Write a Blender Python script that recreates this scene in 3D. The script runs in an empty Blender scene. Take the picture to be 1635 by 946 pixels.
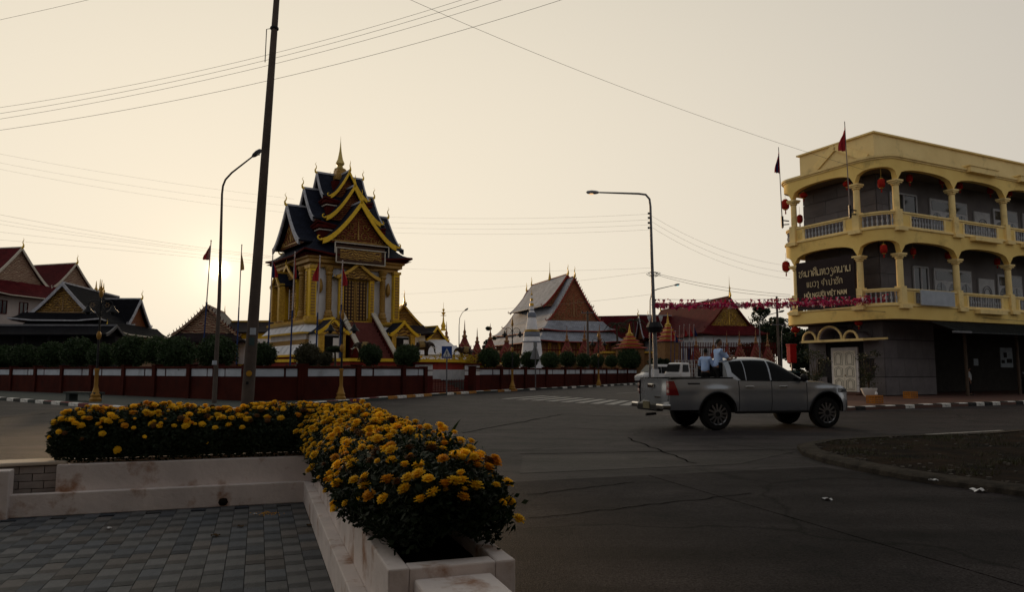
import bpy, bmesh, math, random
from mathutils import Vector, Matrix
R = math.radians
C = bpy.context.scene.collection
random.seed(7)

# ---------------------------------------------------------------- camera
FPX, EYE = 1181.0, 1.5
PIT = math.atan(120 / FPX)
cam = bpy.data.cameras.new("camera"); cam_o = bpy.data.objects.new("camera", cam); C.objects.link(cam_o)
cam.sensor_width = 36; cam.lens = FPX / 1635 * 36; cam.clip_start = 0.05; cam.clip_end = 3000
cam_o.location = (0, 0, EYE); cam_o.rotation_euler = (math.pi / 2 + PIT, 0, 0)
bpy.context.scene.camera = cam_o

def ray(px, py):
    u = (px - 817.5) / FPX; v = (473 - py) / FPX
    return Vector((u, math.cos(PIT) - v * math.sin(PIT), math.sin(PIT) + v * math.cos(PIT)))
def gp(px, py, z=0.0):
    d = ray(px, py); t = (z - EYE) / d.z
    return Vector((d.x * t, d.y * t, z))
def at(px, py, Y):
    d = ray(px, py); t = Y / d.y
    return Vector((d.x * t, Y, EYE + d.z * t))

# ---------------------------------------------------------------- world: low sun in a hazy evening sky
SUN_EL, SUN_AZ = R(7.3), R(21.8)      # azimuth measured from +Y towards -X
SDIR = Vector((-math.sin(SUN_AZ) * math.cos(SUN_EL), math.cos(SUN_AZ) * math.cos(SUN_EL), math.sin(SUN_EL)))
W = bpy.data.worlds.new("World"); bpy.context.scene.world = W; W.use_nodes = True
nt = W.node_tree; nt.nodes.clear()
def N(t, **k):
    n = nt.nodes.new(t)
    for a, b in k.items(): setattr(n, a, b)
    return n
def mth(op, a, b=None, cl=False):
    n = N('ShaderNodeMath', operation=op, use_clamp=cl)
    for i, v in enumerate((a, b)):
        if v is None: continue
        if isinstance(v, (int, float)): n.inputs[i].default_value = v
        else: nt.links.new(v, n.inputs[i])
    return n.outputs[0]
tc = N('ShaderNodeTexCoord')
dot = N('ShaderNodeVectorMath', operation='DOT_PRODUCT'); nt.links.new(tc.outputs['Generated'], dot.inputs[0]); dot.inputs[1].default_value = SDIR
ang = mth('MULTIPLY', mth('ARCCOSINE', mth('MINIMUM', dot.outputs['Value'], 1.0)), 180 / math.pi)
def gauss(w, p=2.0): return mth('EXPONENT', mth('MULTIPLY', mth('POWER', mth('DIVIDE', ang, w), p), -1.0))
wide = gauss(62.0, 2.5)
mixc = N('ShaderNodeMix', data_type='RGBA'); nt.links.new(wide, mixc.inputs['Factor'])
mixc.inputs['A'].default_value = (0.41, 0.40, 0.39, 1); mixc.inputs['B'].default_value = (0.88, 0.78, 0.62, 1)
sep = N('ShaderNodeSeparateXYZ'); nt.links.new(tc.outputs['Generated'], sep.inputs[0])
el = mth('MAXIMUM', sep.outputs['Z'], 0.0)
hz = mth('EXPONENT', mth('MULTIPLY', mth('POWER', mth('DIVIDE', el, 0.85), 3.0), -1.0))       # haze is thick at the horizon, thin overhead
tint = N('ShaderNodeMix', data_type='RGBA'); nt.links.new(hz, tint.inputs['Factor'])
tint.inputs['A'].default_value = (0.30, 0.36, 0.40, 1); tint.inputs['B'].default_value = (1.0, 1.0, 1.0, 1)
mul = N('ShaderNodeMix', data_type='RGBA', blend_type='MULTIPLY'); mul.inputs['Factor'].default_value = 1
nt.links.new(mixc.outputs['Result'], mul.inputs['A']); nt.links.new(tint.outputs['Result'], mul.inputs['B'])
bg1 = N('ShaderNodeBackground'); nt.links.new(mul.outputs['Result'], bg1.inputs['Color']); bg1.inputs['Strength'].default_value = 1.0
glow = mth('ADD', mth('MULTIPLY', gauss(2.0, 1.2), 0.40), mth('MULTIPLY', gauss(9.0, 1.2), 0.02))
disc = mth('MULTIPLY', gauss(0.48, 2.2), 5.0)
bg2 = N('ShaderNodeBackground'); bg2.inputs['Color'].default_value = (1.0, 0.80, 0.5, 1); nt.links.new(mth('ADD', glow, disc), bg2.inputs['Strength'])
sky = N('ShaderNodeTexSky', sky_type='NISHITA'); sky.sun_disc = False
sky.sun_elevation = SUN_EL; sky.sun_rotation = -SUN_AZ; sky.dust_density = 8; sky.air_density = 1.0; sky.altitude = 100
bg3 = N('ShaderNodeBackground'); nt.links.new(sky.outputs[0], bg3.inputs['Color']); bg3.inputs['Strength'].default_value = 0.001
a1 = N('ShaderNodeAddShader'); a2 = N('ShaderNodeAddShader'); wo = N('ShaderNodeOutputWorld')
nt.links.new(bg1.outputs[0], a1.inputs[0]); nt.links.new(bg2.outputs[0], a1.inputs[1])
nt.links.new(a1.outputs[0], a2.inputs[0]); nt.links.new(bg3.outputs[0], a2.inputs[1]); nt.links.new(a2.outputs[0], wo.inputs['Surface'])

sl = bpy.data.lights.new("sun", 'SUN'); sl.energy = 1.5; sl.angle = R(2.5); sl.color = (1.0, 0.66, 0.36)
so = bpy.data.objects.new("sun", sl); C.objects.link(so); so.rotation_euler = SDIR.to_track_quat('Z', 'Y').to_euler()
vs = bpy.context.scene.view_settings
vs.view_transform = 'Standard'; vs.look = 'None'; vs.exposure = 0.06; vs.gamma = 1.0
bpy.context.scene.cycles.max_bounces = 5
bpy.context.scene.cycles.diffuse_bounces = 3

# ---------------------------------------------------------------- materials
MATS = {}
def M(name, c1, c2=None, rough=0.75, scale=3.0, bump=0.15, bscale=30.0, metal=0.0, spec=0.16, rnd=0.0, stain=None, stain_amt=0.5, stain_scale=2.0, coat=0.0, tile=None, spos=0.56):
    if name in MATS: return MATS[name]
    m = bpy.data.materials.new(name); m.use_nodes = True
    t = m.node_tree; n = t.nodes; L = t.links.new; p = n['Principled BSDF']
    p.inputs['Roughness'].default_value = rough; p.inputs['Metallic'].default_value = metal
    p.inputs['Specular IOR Level'].default_value = spec
    if coat: p.inputs['Coat Weight'].default_value = coat; p.inputs['Coat Roughness'].default_value = 0.08
    if c2 is None: c2 = tuple(x * 0.72 for x in c1)
    tcn = n.new('ShaderNodeTexCoord'); no = n.new('ShaderNodeTexNoise')
    no.inputs['Scale'].default_value = scale; no.inputs['Detail'].default_value = 6; no.inputs['Roughness'].default_value = 0.6
    L(tcn.outputs['Object'], no.inputs['Vector'])
    rp = n.new('ShaderNodeValToRGB'); rp.color_ramp.elements[0].position = 0.33; rp.color_ramp.elements[1].position = 0.67
    rp.color_ramp.elements[0].color = (*c1, 1); rp.color_ramp.elements[1].color = (*c2, 1)
    L(no.outputs['Fac'], rp.inputs['Fac']); col = rp.outputs['Color']
    if stain:
        s = n.new('ShaderNodeTexNoise'); s.inputs['Scale'].default_value = stain_scale; s.inputs['Detail'].default_value = 8; s.inputs['Roughness'].default_value = 0.65
        L(tcn.outputs['Object'], s.inputs['Vector'])
        sr = n.new('ShaderNodeValToRGB'); sr.color_ramp.elements[0].position = spos; sr.color_ramp.elements[1].position = spos + 0.14
        sr.color_ramp.elements[1].color = (stain_amt,) * 3 + (1,)
        L(s.outputs['Fac'], sr.inputs['Fac'])
        mx = n.new('ShaderNodeMix'); mx.data_type = 'RGBA'; L(sr.outputs['Color'], mx.inputs['Factor']); L(col, mx.inputs['A']); mx.inputs['B'].default_value = (*stain, 1)
        col = mx.outputs['Result']
    if rnd:
        oi = n.new('ShaderNodeObjectInfo'); mr = n.new('ShaderNodeMapRange'); mr.inputs['To Min'].default_value = 1 - rnd; mr.inputs['To Max'].default_value = 1 + rnd
        L(oi.outputs['Random'], mr.inputs['Value'])
        mx = n.new('ShaderNodeMix'); mx.data_type = 'RGBA'; mx.blend_type = 'MULTIPLY'; mx.inputs['Factor'].default_value = 1
        L(col, mx.inputs['A']); L(mr.outputs['Result'], mx.inputs['B']); col = mx.outputs['Result']
    hsrc = no
    bn = n.new('ShaderNodeTexNoise'); bn.inputs['Scale'].default_value = bscale; bn.inputs['Detail'].default_value = 4
    L(tcn.outputs['Object'], bn.inputs['Vector'])
    h = bn.outputs['Fac']
    if tile:                                    # roof tiles on the UVs (metres): (width, height, joint colour)
        br = n.new('ShaderNodeTexBrick'); L(tcn.outputs['UV'], br.inputs['Vector'])
        br.inputs['Scale'].default_value = 1.0; br.inputs['Brick Width'].default_value = tile[0]; br.inputs['Row Height'].default_value = tile[1]
        br.inputs['Mortar Size'].default_value = tile[1] * 0.10; br.inputs['Mortar Smooth'].default_value = 0.4; br.offset = 0.5
        br.inputs['Color1'].default_value = (1, 1, 1, 1); br.inputs['Color2'].default_value = (tile[3] if len(tile) > 3 else 0.7,) * 3 + (1,); br.inputs['Mortar'].default_value = (tile[2],) * 3 + (1,)
        mx = n.new('ShaderNodeMix'); mx.data_type = 'RGBA'; mx.blend_type = 'MULTIPLY'; mx.inputs['Factor'].default_value = 1
        L(col, mx.inputs['A']); L(br.outputs['Color'], mx.inputs['B']); col = mx.outputs['Result']
    if bump:
        b = n.new('ShaderNodeBump'); b.inputs['Strength'].default_value = bump; b.inputs['Distance'].default_value = 0.02
        L(h, b.inputs['Height']); L(b.outputs['Normal'], p.inputs['Normal'])
    L(col, p.inputs['Base Color'])
    MATS[name] = m
    return m
def leafy(name, c1, c2, trans=0.25, scale=9.0, rnd=0.15):
    m = M(name, c1, c2, rough=0.6, scale=scale, bump=0, rnd=rnd, spec=0.25)
    t = m.node_tree; n = t.nodes; p = n['Principled BSDF']; tr = n.new('ShaderNodeBsdfTranslucent'); mx = n.new('ShaderNodeMixShader')
    src = p.inputs['Base Color'].links[0].from_socket; t.links.new(src, tr.inputs['Color'])
    mx.inputs[0].default_value = trans; out = n['Material Output']
    t.links.new(p.outputs[0], mx.inputs[1]); t.links.new(tr.outputs[0], mx.inputs[2]); t.links.new(mx.outputs[0], out.inputs['Surface'])
    return m
def emis(name, col, st):
    m = bpy.data.materials.new(name); m.use_nodes = True; p = m.node_tree.nodes['Principled BSDF']
    p.inputs['Base Color'].default_value = (*col, 1); p.inputs['Emission Color'].default_value = (*col, 1); p.inputs['Emission Strength'].default_value = st
    return m
GOLD = M('gold_paint', (0.58, 0.36, 0.04), (0.34, 0.19, 0.02), rough=0.42, metal=0.35, scale=6, bump=0.3, bscale=25, spec=0.5)
YEL = M('yellow_gilding', (0.76, 0.49, 0.035), (0.60, 0.37, 0.025), rough=0.4, metal=0.15, scale=4, bump=0.1)
WHITEW = M('white_wall', (0.62, 0.62, 0.63), (0.50, 0.50, 0.52), rough=0.8, scale=1.5, stain=(0.3, 0.27, 0.24), stain_amt=0.35)
DRED = M('dark_red_paint', (0.080, 0.010, 0.008), (0.052, 0.007, 0.006), rough=0.8, spec=0.05, scale=3)
RED = M('red_paint', (0.28, 0.03, 0.02), (0.20, 0.025, 0.018), rough=0.6, scale=3)
BLACK = M('black_metal', (0.015, 0.015, 0.017), rough=0.45, bump=0)
GREYM = M('grey_metal', (0.16, 0.16, 0.17), (0.10, 0.10, 0.11), rough=0.5, metal=0.5, scale=6)
DARK = M('dark_interior', (0.012, 0.011, 0.012), rough=0.9, bump=0)
ROOFB = M('blue_black_roof_tile', (0.020, 0.024, 0.042), (0.013, 0.015, 0.028), rough=0.7, scale=1.5, spec=0.1, tile=(0.22, 0.18, 0.35, 0.6))
ROOFR = M('red_roof_tile', (0.11, 0.013, 0.016), (0.07, 0.009, 0.012), rough=0.7, scale=0.6, spec=0.03, tile=(0.28, 0.24, 0.45, 0.7))
ROOFD = M('dark_brown_roof_tile', (0.035, 0.024, 0.026), (0.024, 0.017, 0.02), rough=0.6, scale=0.8, spec=0.12, tile=(0.28, 0.24, 0.4, 0.6))
ROOFG = M('weathered_grey_roof_tile', (0.36, 0.38, 0.44), (0.22, 0.23, 0.27), rough=0.6, scale=0.5, spec=0.3, tile=(0.35, 0.3, 0.55, 0.7), stain=(0.36, 0.36, 0.38), stain_amt=0.6, stain_scale=0.7)
LEAF = leafy('hedge_leaf', (0.036, 0.062, 0.020), (0.018, 0.036, 0.012))
LEAFB = leafy('brownish_leaf', (0.055, 0.048, 0.022), (0.03, 0.03, 0.014))
TREEL = leafy('tree_leaf', (0.022, 0.036, 0.014), (0.012, 0.022, 0.009), scale=1.5)
BARK = M('bark', (0.07, 0.05, 0.035), rough=0.9)

def relief(name, base, gold, scale=3.0, lo=0.48, hi=0.55):      # carved and gilded gable: gold raised on a painted ground
    m = M(name, base, rough=0.5)
    t = m.node_tree; n = t.nodes; L = t.links.new; p = n['Principled BSDF']
    tcn = n.new('ShaderNodeTexCoord'); w = n.new('ShaderNodeTexWave'); w.wave_type = 'RINGS'; w.inputs['Scale'].default_value = scale
    w.inputs['Distortion'].default_value = 9; w.inputs['Detail'].default_value = 3; w.inputs['Detail Scale'].default_value = 1.2
    L(tcn.outputs['Object'], w.inputs['Vector'])
    rp = n.new('ShaderNodeValToRGB'); rp.color_ramp.elements[0].position = lo; rp.color_ramp.elements[1].position = hi
    rp.color_ramp.elements[0].color = (*base, 1); rp.color_ramp.elements[1].color = (*gold, 1)
    L(w.outputs['Fac'], rp.inputs['Fac']); L(rp.outputs['Color'], p.inputs['Base Color'])
    b = n.new('ShaderNodeBump'); b.inputs['Strength'].default_value = 0.8; b.inputs['Distance'].default_value = 0.06
    L(w.outputs['Fac'], b.inputs['Height']); L(b.outputs['Normal'], p.inputs['Normal'])
    return m
GABR = relief('carved_red_gold_gable', (0.13, 0.015, 0.012), (0.26, 0.13, 0.04), 2.2, 0.60, 0.75)
GABO = relief('carved_orange_gable', (0.20, 0.045, 0.025), (0.33, 0.15, 0.07), 1.6, 0.5, 0.7)
GABG = relief('carved_gold_gable', (0.09, 0.04, 0.02), (0.42, 0.25, 0.06), 2.0, 0.4, 0.6)
GABW = relief('carved_pale_gable', (0.16, 0.06, 0.045), (0.42, 0.32, 0.22), 1.8, 0.45, 0.6)

# ---------------------------------------------------------------- mesh builder
class MB:
    def __init__(s): s.v = []; s.f = []; s.mi = []; s.uv = []; s.hasuv = False
    def add(s, vs, fs, m=0, uvs=None):
        o = len(s.v); s.v += [tuple(v) for v in vs]
        for i, f in enumerate(fs):
            s.f.append([o + k for k in f]); s.mi.append(m)
            if uvs: s.hasuv = True; s.uv.append(uvs[i])
            else: s.uv.append(None)
        return s
    def box(s, c, d, rz=0.0, m=0, rx=0.0, top=1.0):
        x, y, z = d[0] / 2, d[1] / 2, d[2] / 2
        M_ = Matrix.Translation(c) @ Matrix.Rotation(rz, 4, 'Z') @ Matrix.Rotation(rx, 4, 'X')
        vs = [M_ @ Vector((a * x * (top if k > 0 else 1), b * y * (top if k > 0 else 1), k * z)) for k in (-1, 1) for a, b in ((-1, -1), (1, -1), (1, 1), (-1, 1))]
        return s.add(vs, [(0, 3, 2, 1), (4, 5, 6, 7), (0, 1, 5, 4), (1, 2, 6, 5), (2, 3, 7, 6), (3, 0, 4, 7)], m)
    def bar(s, a, b, w, h=None, m=0):           # square bar from a to b
        a = Vector(a); b = Vector(b); h = h or w; d = (b - a).normalized()
        u = d.cross(Vector((0, 0, 1)));  u = u.normalized() if u.length > 1e-4 else Vector((1, 0, 0))
        q = u.cross(d)
        vs = [p + u * (i * w / 2) + q * (j * h / 2) for p in (a, b) for i, j in ((-1, -1), (1, -1), (1, 1), (-1, 1))]
        return s.add(vs, [(0, 3, 2, 1), (4, 5, 6, 7), (0, 1, 5, 4), (1, 2, 6, 5), (2, 3, 7, 6), (3, 0, 4, 7)], m)
    def tube(s, pts, r, n=8, m=0, cap=True):
        pts = [Vector(p) for p in pts]; k = len(pts)
        rs = r if isinstance(r, (list, tuple)) else [r] * k
        vs = []; up = None
        for i, p in enumerate(pts):
            d = (pts[min(i + 1, k - 1)] - pts[max(i - 1, 0)]).normalized()
            if up is None:
                up = Vector((0, 0, 1)) if abs(d.z) < 0.9 else Vector((1, 0, 0))
            u = (up - d * up.dot(d)).normalized(); w = d.cross(u); up = u
            for j in range(n):
                a = 2 * math.pi * j / n; vs.append(p + (u * math.cos(a) + w * math.sin(a)) * rs[i])
        fs = [(i * n + j, i * n + (j + 1) % n, (i + 1) * n + (j + 1) % n, (i + 1) * n + j) for i in range(k - 1) for j in range(n)]
        if cap: fs += [tuple(range(n - 1, -1, -1)), tuple((k - 1) * n + j for j in range(n))]
        return s.add(vs, fs, m)
    def lathe(s, prof, n=12, c=(0, 0, 0), m=0, sx=1.0, sy=1.0, rot=0.0, cap=True):
        vs = [(c[0] + r * sx * math.cos(2 * math.pi * j / n + rot), c[1] + r * sy * math.sin(2 * math.pi * j / n + rot), c[2] + z) for r, z in prof for j in range(n)]
        k = len(prof)
        fs = [(i * n + j, i * n + (j + 1) % n, (i + 1) * n + (j + 1) % n, (i + 1) * n + j) for i in range(k - 1) for j in range(n)]
        if cap: fs += [tuple(range(n - 1, -1, -1)), tuple((k - 1) * n + j for j in range(n))]
        return s.add(vs, fs, m)
    def sq(s, prof, c=(0, 0, 0), m=0, asp=1.0):   # square lathe: prof of (half width, z)
        return s.lathe([(r * math.sqrt(2), z) for r, z in prof], 4, c, m, rot=math.pi / 4, sy=asp)
    def poly(s, pts, vec, m=0):                 # planar polygon pushed along vec
        pts = [Vector(p) for p in pts]; v = Vector(vec); n = len(pts)
        return s.add(pts + [p + v for p in pts], [tuple(range(n)), tuple(range(2 * n - 1, n - 1, -1))] + [(i, n + i, n + (i + 1) % n, (i + 1) % n) for i in range(n)], m)
    def grid(s, rows, m=0, uv=None, flip=False):
        a, b = len(rows), len(rows[0]); vs = [p for r in rows for p in r]
        fs = []; us = []
        for i in range(a - 1):
            for j in range(b - 1):
                f = (i * b + j, i * b + j + 1, (i + 1) * b + j + 1, (i + 1) * b + j)
                fs.append(f[::-1] if flip else f)
                if uv:
                    q = (uv[i][j], uv[i][j + 1], uv[i + 1][j + 1], uv[i + 1][j]); us.append(q[::-1] if flip else q)
        return s.add(vs, fs, m, us if uv else None)
    def build(s, name, mat, parent=None, smooth=None, recalc=True, bevel=0, loc=None):
        me = bpy.data.meshes.new(name); me.from_pydata(s.v, [], s.f)
        mats = mat if isinstance(mat, (list, tuple)) else [mat]
        for mm in mats: me.materials.append(mm)
        if len(mats) > 1: me.polygons.foreach_set('material_index', s.mi)
        if s.hasuv:
            ul = me.uv_layers.new(name='UVMap'); k = 0
            for f, u in zip(s.f, s.uv):
                for q in range(len(f)):
                    ul.data[k].uv = u[q] if u else (0, 0); k += 1
        if recalc and not s.hasuv:
            bm = bmesh.new(); bm.from_mesh(me); bmesh.ops.recalc_face_normals(bm, faces=bm.faces); bm.to_mesh(me); bm.free()
        if smooth is not None:
            me.polygons.foreach_set('use_smooth', [True] * len(me.polygons)); me.set_sharp_from_angle(angle=R(smooth))
        me.update()
        o = bpy.data.objects.new(name, me); C.objects.link(o)
        if parent: o.parent = parent
        if loc is not None: o.location = loc
        if bevel:
            b = o.modifiers.new('bevel', 'BEVEL'); b.width = bevel; b.segments = 2; b.limit_method = 'ANGLE'
        return o
def thing(name, label, cat, loc=(0, 0, 0), rz=0.0, group=None):
    o = bpy.data.objects.new(name, None); C.objects.link(o); o.location = loc; o.rotation_euler = (0, 0, rz); o.empty_display_size = 0.2
    o['label'] = label; o['category'] = cat
    if group: o['group'] = group
    return o
def tag(o, label, cat, group=None, kind=None):
    o['label'] = label; o['category'] = cat
    if group: o['group'] = group
    if kind: o['kind'] = kind
    return o
def struct(name, mb, mat, parent=None, **k):
    o = mb.build(name, mat, parent, **k); o['kind'] = 'structure'; return o
def inst(o, parent=None, loc=(0, 0, 0), rot=(0, 0, 0), sc=None):
    c = o.copy(); C.objects.link(c); c.parent = parent; c.location = loc; c.rotation_euler = rot
    if sc is not None: c.scale = (sc,) * 3 if isinstance(sc, (int, float)) else sc
    return c
def copy_tree(root, loc, rz=0.0, sc=None, label=None):
    r = root.copy(); C.objects.link(r); r.location = loc; r.rotation_euler = (0, 0, rz)
    if sc is not None: r.scale = (sc,) * 3 if isinstance(sc, (int, float)) else sc
    if label: r['label'] = label
    for ch in [o for o in KIDS.get(root.name, list(root.children))]:
        c = ch.copy(); C.objects.link(c); c.parent = r
        for g in list(ch.children):
            d = g.copy(); C.objects.link(d); d.parent = c
    return r
KIDS = {}
def interp(tab, x):
    if x <= tab[0][0]: return tab[0][1]
    for (a, b), (c, d) in zip(tab, tab[1:]):
        if x <= c: return b + (d - b) * (x - a) / (c - a)
    return tab[-1][1]
# ================================================================ SETTING: ground, roads, pavements
def asphalt_mat(name, c1, c2, rough, crack=True, patch=0.5, spec=0.08):
    m = M(name, c1, c2, rough=rough, scale=patch, bump=0.9, bscale=90, spec=spec, stain=(0.006, 0.006, 0.007), stain_amt=0.85, stain_scale=1.1, spos=0.53)
    t = m.node_tree; n = t.nodes; L = t.links.new; p = n['Principled BSDF']
    tcn = n.new('ShaderNodeTexCoord'); g = n.new('ShaderNodeTexNoise'); g.inputs['Scale'].default_value = 60; g.inputs['Detail'].default_value = 2
    L(tcn.outputs['Object'], g.inputs['Vector'])
    old = p.inputs['Base Color'].links[0].from_socket
    mr = n.new('ShaderNodeMapRange'); mr.inputs['From Min'].default_value = 0.35; mr.inputs['From Max'].default_value = 0.7; mr.inputs['To Min'].default_value = 0.40; mr.inputs['To Max'].default_value = 1.75
    L(g.outputs['Fac'], mr.inputs['Value'])
    mx = n.new('ShaderNodeMix'); mx.data_type = 'RGBA'; mx.blend_type = 'MULTIPLY'; mx.inputs['Factor'].default_value = 1
    L(old, mx.inputs['A']); L(mr.outputs['Result'], mx.inputs['B']); col = mx.outputs['Result']
    w = n.new('ShaderNodeTexNoise'); w.inputs['Scale'].default_value = 0.8; w.inputs['Detail'].default_value = 5; L(tcn.outputs['Object'], w.inputs['Vector'])
    ad = n.new('ShaderNodeVectorMath'); ad.operation = 'MULTIPLY_ADD'; L(w.outputs['Color'], ad.inputs[0]); ad.inputs[1].default_value = (1.3, 1.3, 0); L(tcn.outputs['Object'], ad.inputs[2])
    v = n.new('ShaderNodeTexVoronoi'); v.feature = 'DISTANCE_TO_EDGE'; v.inputs['Scale'].default_value = 0.22; L(ad.outputs[0], v.inputs['Vector'])
    vr = n.new('ShaderNodeMapRange'); vr.inputs['From Min'].default_value = 0.001; vr.inputs['From Max'].default_value = 0.012; vr.inputs['To Min'].default_value = 0.30 if crack else 0.8
    L(v.outputs['Distance'], vr.inputs['Value'])
    mp = n.new('ShaderNodeMapping'); mp.inputs['Rotation'].default_value = (0, 0, -0.45); mp.inputs['Scale'].default_value = (0.10, 1.5, 1.0); L(tcn.outputs['Object'], mp.inputs['Vector'])
    tn = n.new('ShaderNodeTexNoise'); tn.inputs['Scale'].default_value = 1.0; tn.inputs['Detail'].default_value = 5; L(mp.outputs[0], tn.inputs['Vector'])
    tr_ = n.new('ShaderNodeMapRange'); tr_.inputs['From Min'].default_value = 0.35; tr_.inputs['From Max'].default_value = 0.65; tr_.inputs['To Min'].default_value = 0.62; tr_.inputs['To Max'].default_value = 1.35; L(tn.outputs['Fac'], tr_.inputs['Value'])
    mt = n.new('ShaderNodeMix'); mt.data_type = 'RGBA'; mt.blend_type = 'MULTIPLY'; mt.inputs['Factor'].default_value = 1
    L(col, mt.inputs['A']); L(tr_.outputs['Result'], mt.inputs['B']); col = mt.outputs['Result']
    mx = n.new('ShaderNodeMix'); mx.data_type = 'RGBA'; mx.blend_type = 'MULTIPLY'; mx.inputs['Factor'].default_value = 1
    L(col, mx.inputs['A']); L(vr.outputs['Result'], mx.inputs['B']); L(mx.outputs['Result'], p.inputs['Base Color'])
    return m
ASPH = asphalt_mat('asphalt', (0.043, 0.0355, 0.0375), (0.021, 0.0185, 0.0205), 0.62)
CONC = asphalt_mat('worn_concrete', (0.030, 0.0252, 0.0265), (0.0105, 0.0092, 0.0104), 0.70, patch=0.7, spec=0.05)
EARTH = M('bare_earth', (0.05, 0.035, 0.024), (0.03, 0.024, 0.017), rough=0.95, scale=0.8, bump=0.6, bscale=12)
PAVT = M('green_grey_pavement', (0.045, 0.055, 0.052), (0.032, 0.040, 0.038), rough=0.8, scale=1.0)
PAVR = M('red_brown_paving', (0.13, 0.065, 0.05), (0.09, 0.05, 0.04), rough=0.7, scale=1.2, tile=None)
gm = MB(); S_ = 1500
gm.add([(-S_, -30, 0), (S_, -30, 0), (S_, S_, 0), (-S_, S_, 0)], [(0, 1, 2, 3)])
g = struct('ground', gm, EARTH, loc=(0, 0, -0.012))
rm = MB()
gx = [-70 + 5 * i for i in range(29)]; gy = [-20 + 5 * i for i in range(31)]
rm.grid([[(x, y, 0) for x in gx] for y in gy])
struct('road', rm, ASPH, recalc=True)
# concrete apron in the foreground, two slabs with an open joint
JA, JB = (1.95, 10.86), (5.3, -0.6)
sl1 = MB(); sl1.poly([(-3.0, 9.22, -0.1), (JA[0] - .012, JA[1], -0.1), (JB[0] - .012, JB[1], -0.1), (JB[0] + .6, -6, -0.1), (-3, -6, -0.1)], (0, 0, 0.106))
sl2 = MB(); sl2.poly([(JA[0] + .012, JA[1], -0.1), (4.85, 11.8, -0.1), (5.5, 10.4, -0.1), (6.1, 9.0, -0.1), (10.5, 2, -0.1), (12, -6, -0.1), (JB[0] + .64, -6, -0.1), (JB[0] + .012, JB[1], -0.1)], (0, 0, 0.106))
ap = bpy.data.objects.new('concrete_apron', None); C.objects.link(ap); ap['kind'] = 'structure'
sl1.build('concrete_slab', CONC, ap); sl2.build('concrete_slab', CONC, ap)
# tar seams and patched strips in the asphalt
def strip(mb, pts, w, z):
    pts = [Vector((p[0], p[1], z)) for p in pts]
    L_, R_ = [], []
    for i, p in enumerate(pts):
        d = (pts[min(i + 1, len(pts) - 1)] - pts[max(i - 1, 0)]).normalized(); q = Vector((-d.y, d.x, 0)) * w / 2
        L_.append(p + q); R_.append(p - q)
    mb.grid([R_, L_])
TAR = M('tar_seam', (0.004, 0.004, 0.004), rough=0.9, bump=0, spec=0.0)
sm = MB()
def wob(a, b, n=14, k=0.12):
    a = Vector(a); b = Vector(b); return [a.lerp(b, i / n) + Vector((random.uniform(-k, k), random.uniform(-k, k))) for i in range(n + 1)]
strip(sm, wob(gp(740, 692)[:2], gp(900, 662)[:2], 20, .05), 0.05, 0.004)
strip(sm, wob(gp(900, 662)[:2], gp(1020, 668)[:2], 12, .05), 0.04, 0.004)
strip(sm, wob(gp(830, 726)[:2], gp(1270, 718)[:2], 30, .03), 0.035, 0.004)
strip(sm, wob(gp(0, 668)[:2], gp(90, 660)[:2], 10, .05), 0.06, 0.004)
strip(sm, wob(gp(845, 792)[:2], gp(1010, 772)[:2], 16, .03), 0.02, 0.011)
strip(sm, wob(gp(1000, 700)[:2], gp(1110, 742)[:2], 16, .05), 0.03, 0.0085)
strip(sm, wob(gp(850, 830)[:2], gp(1200, 790)[:2], 22, .04), 0.018, 0.011)
strip(sm, wob(gp(850, 680)[:2], gp(1010, 690)[:2], 10, .04), 0.03, 0.004)
struct('asphalt_seam', sm, TAR)
# rectangular repair patch, darker
pm = MB(); pm.poly([(*gp(830, 757)[:2], 0), (*gp(1180, 742)[:2], 0), (*gp(1270, 722)[:2], 0), (*gp(835, 729)[:2], 0)], (0, 0, 0.004))
struct('asphalt_patch', pm, asphalt_mat('asphalt_patch', (0.037, 0.031, 0.032), (0.021, 0.0185, 0.0195), 0.56, crack=False))
# painted markings
PAINT = M('worn_road_paint', (0.42, 0.40, 0.37), (0.16, 0.15, 0.145), rough=0.7, scale=7, bump=0.1)
cw = bpy.data.objects.new('zebra_crossing', None); C.objects.link(cw); cw['kind'] = 'structure'
for i in range(9):
    f = i / 8
    a = gp(806 + 190 * f, 637.5 + 10.5 * f); b = gp(872 + 145 * f, 632.5 + 9 * f)
    d = (b - a).normalized(); q = Vector((-d.y, d.x, 0)) * 0.22
    mb = MB(); mb.poly([a - q, b - q, b + q, a + q], (0, 0, 0.004)); mb.build('painted_bar', PAINT, cw)
mb = MB(); a = gp(1480, 694.5); b = gp(1600, 688); q = Vector((-.2, .55, 0)).normalized() * 0.07
mb.poly([a - q, b - q, b + q, a + q], (0, 0, 0.004)); struct('lane_line', mb, PAINT)
mb = MB(); a = gp(985, 629); b = gp(1090, 622); q = Vector((0, .08, 0)); mb.poly([a - q, b - q, b + q, a + q], (0, 0, 0.004)); struct('stop_line', mb, PAINT)

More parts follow.
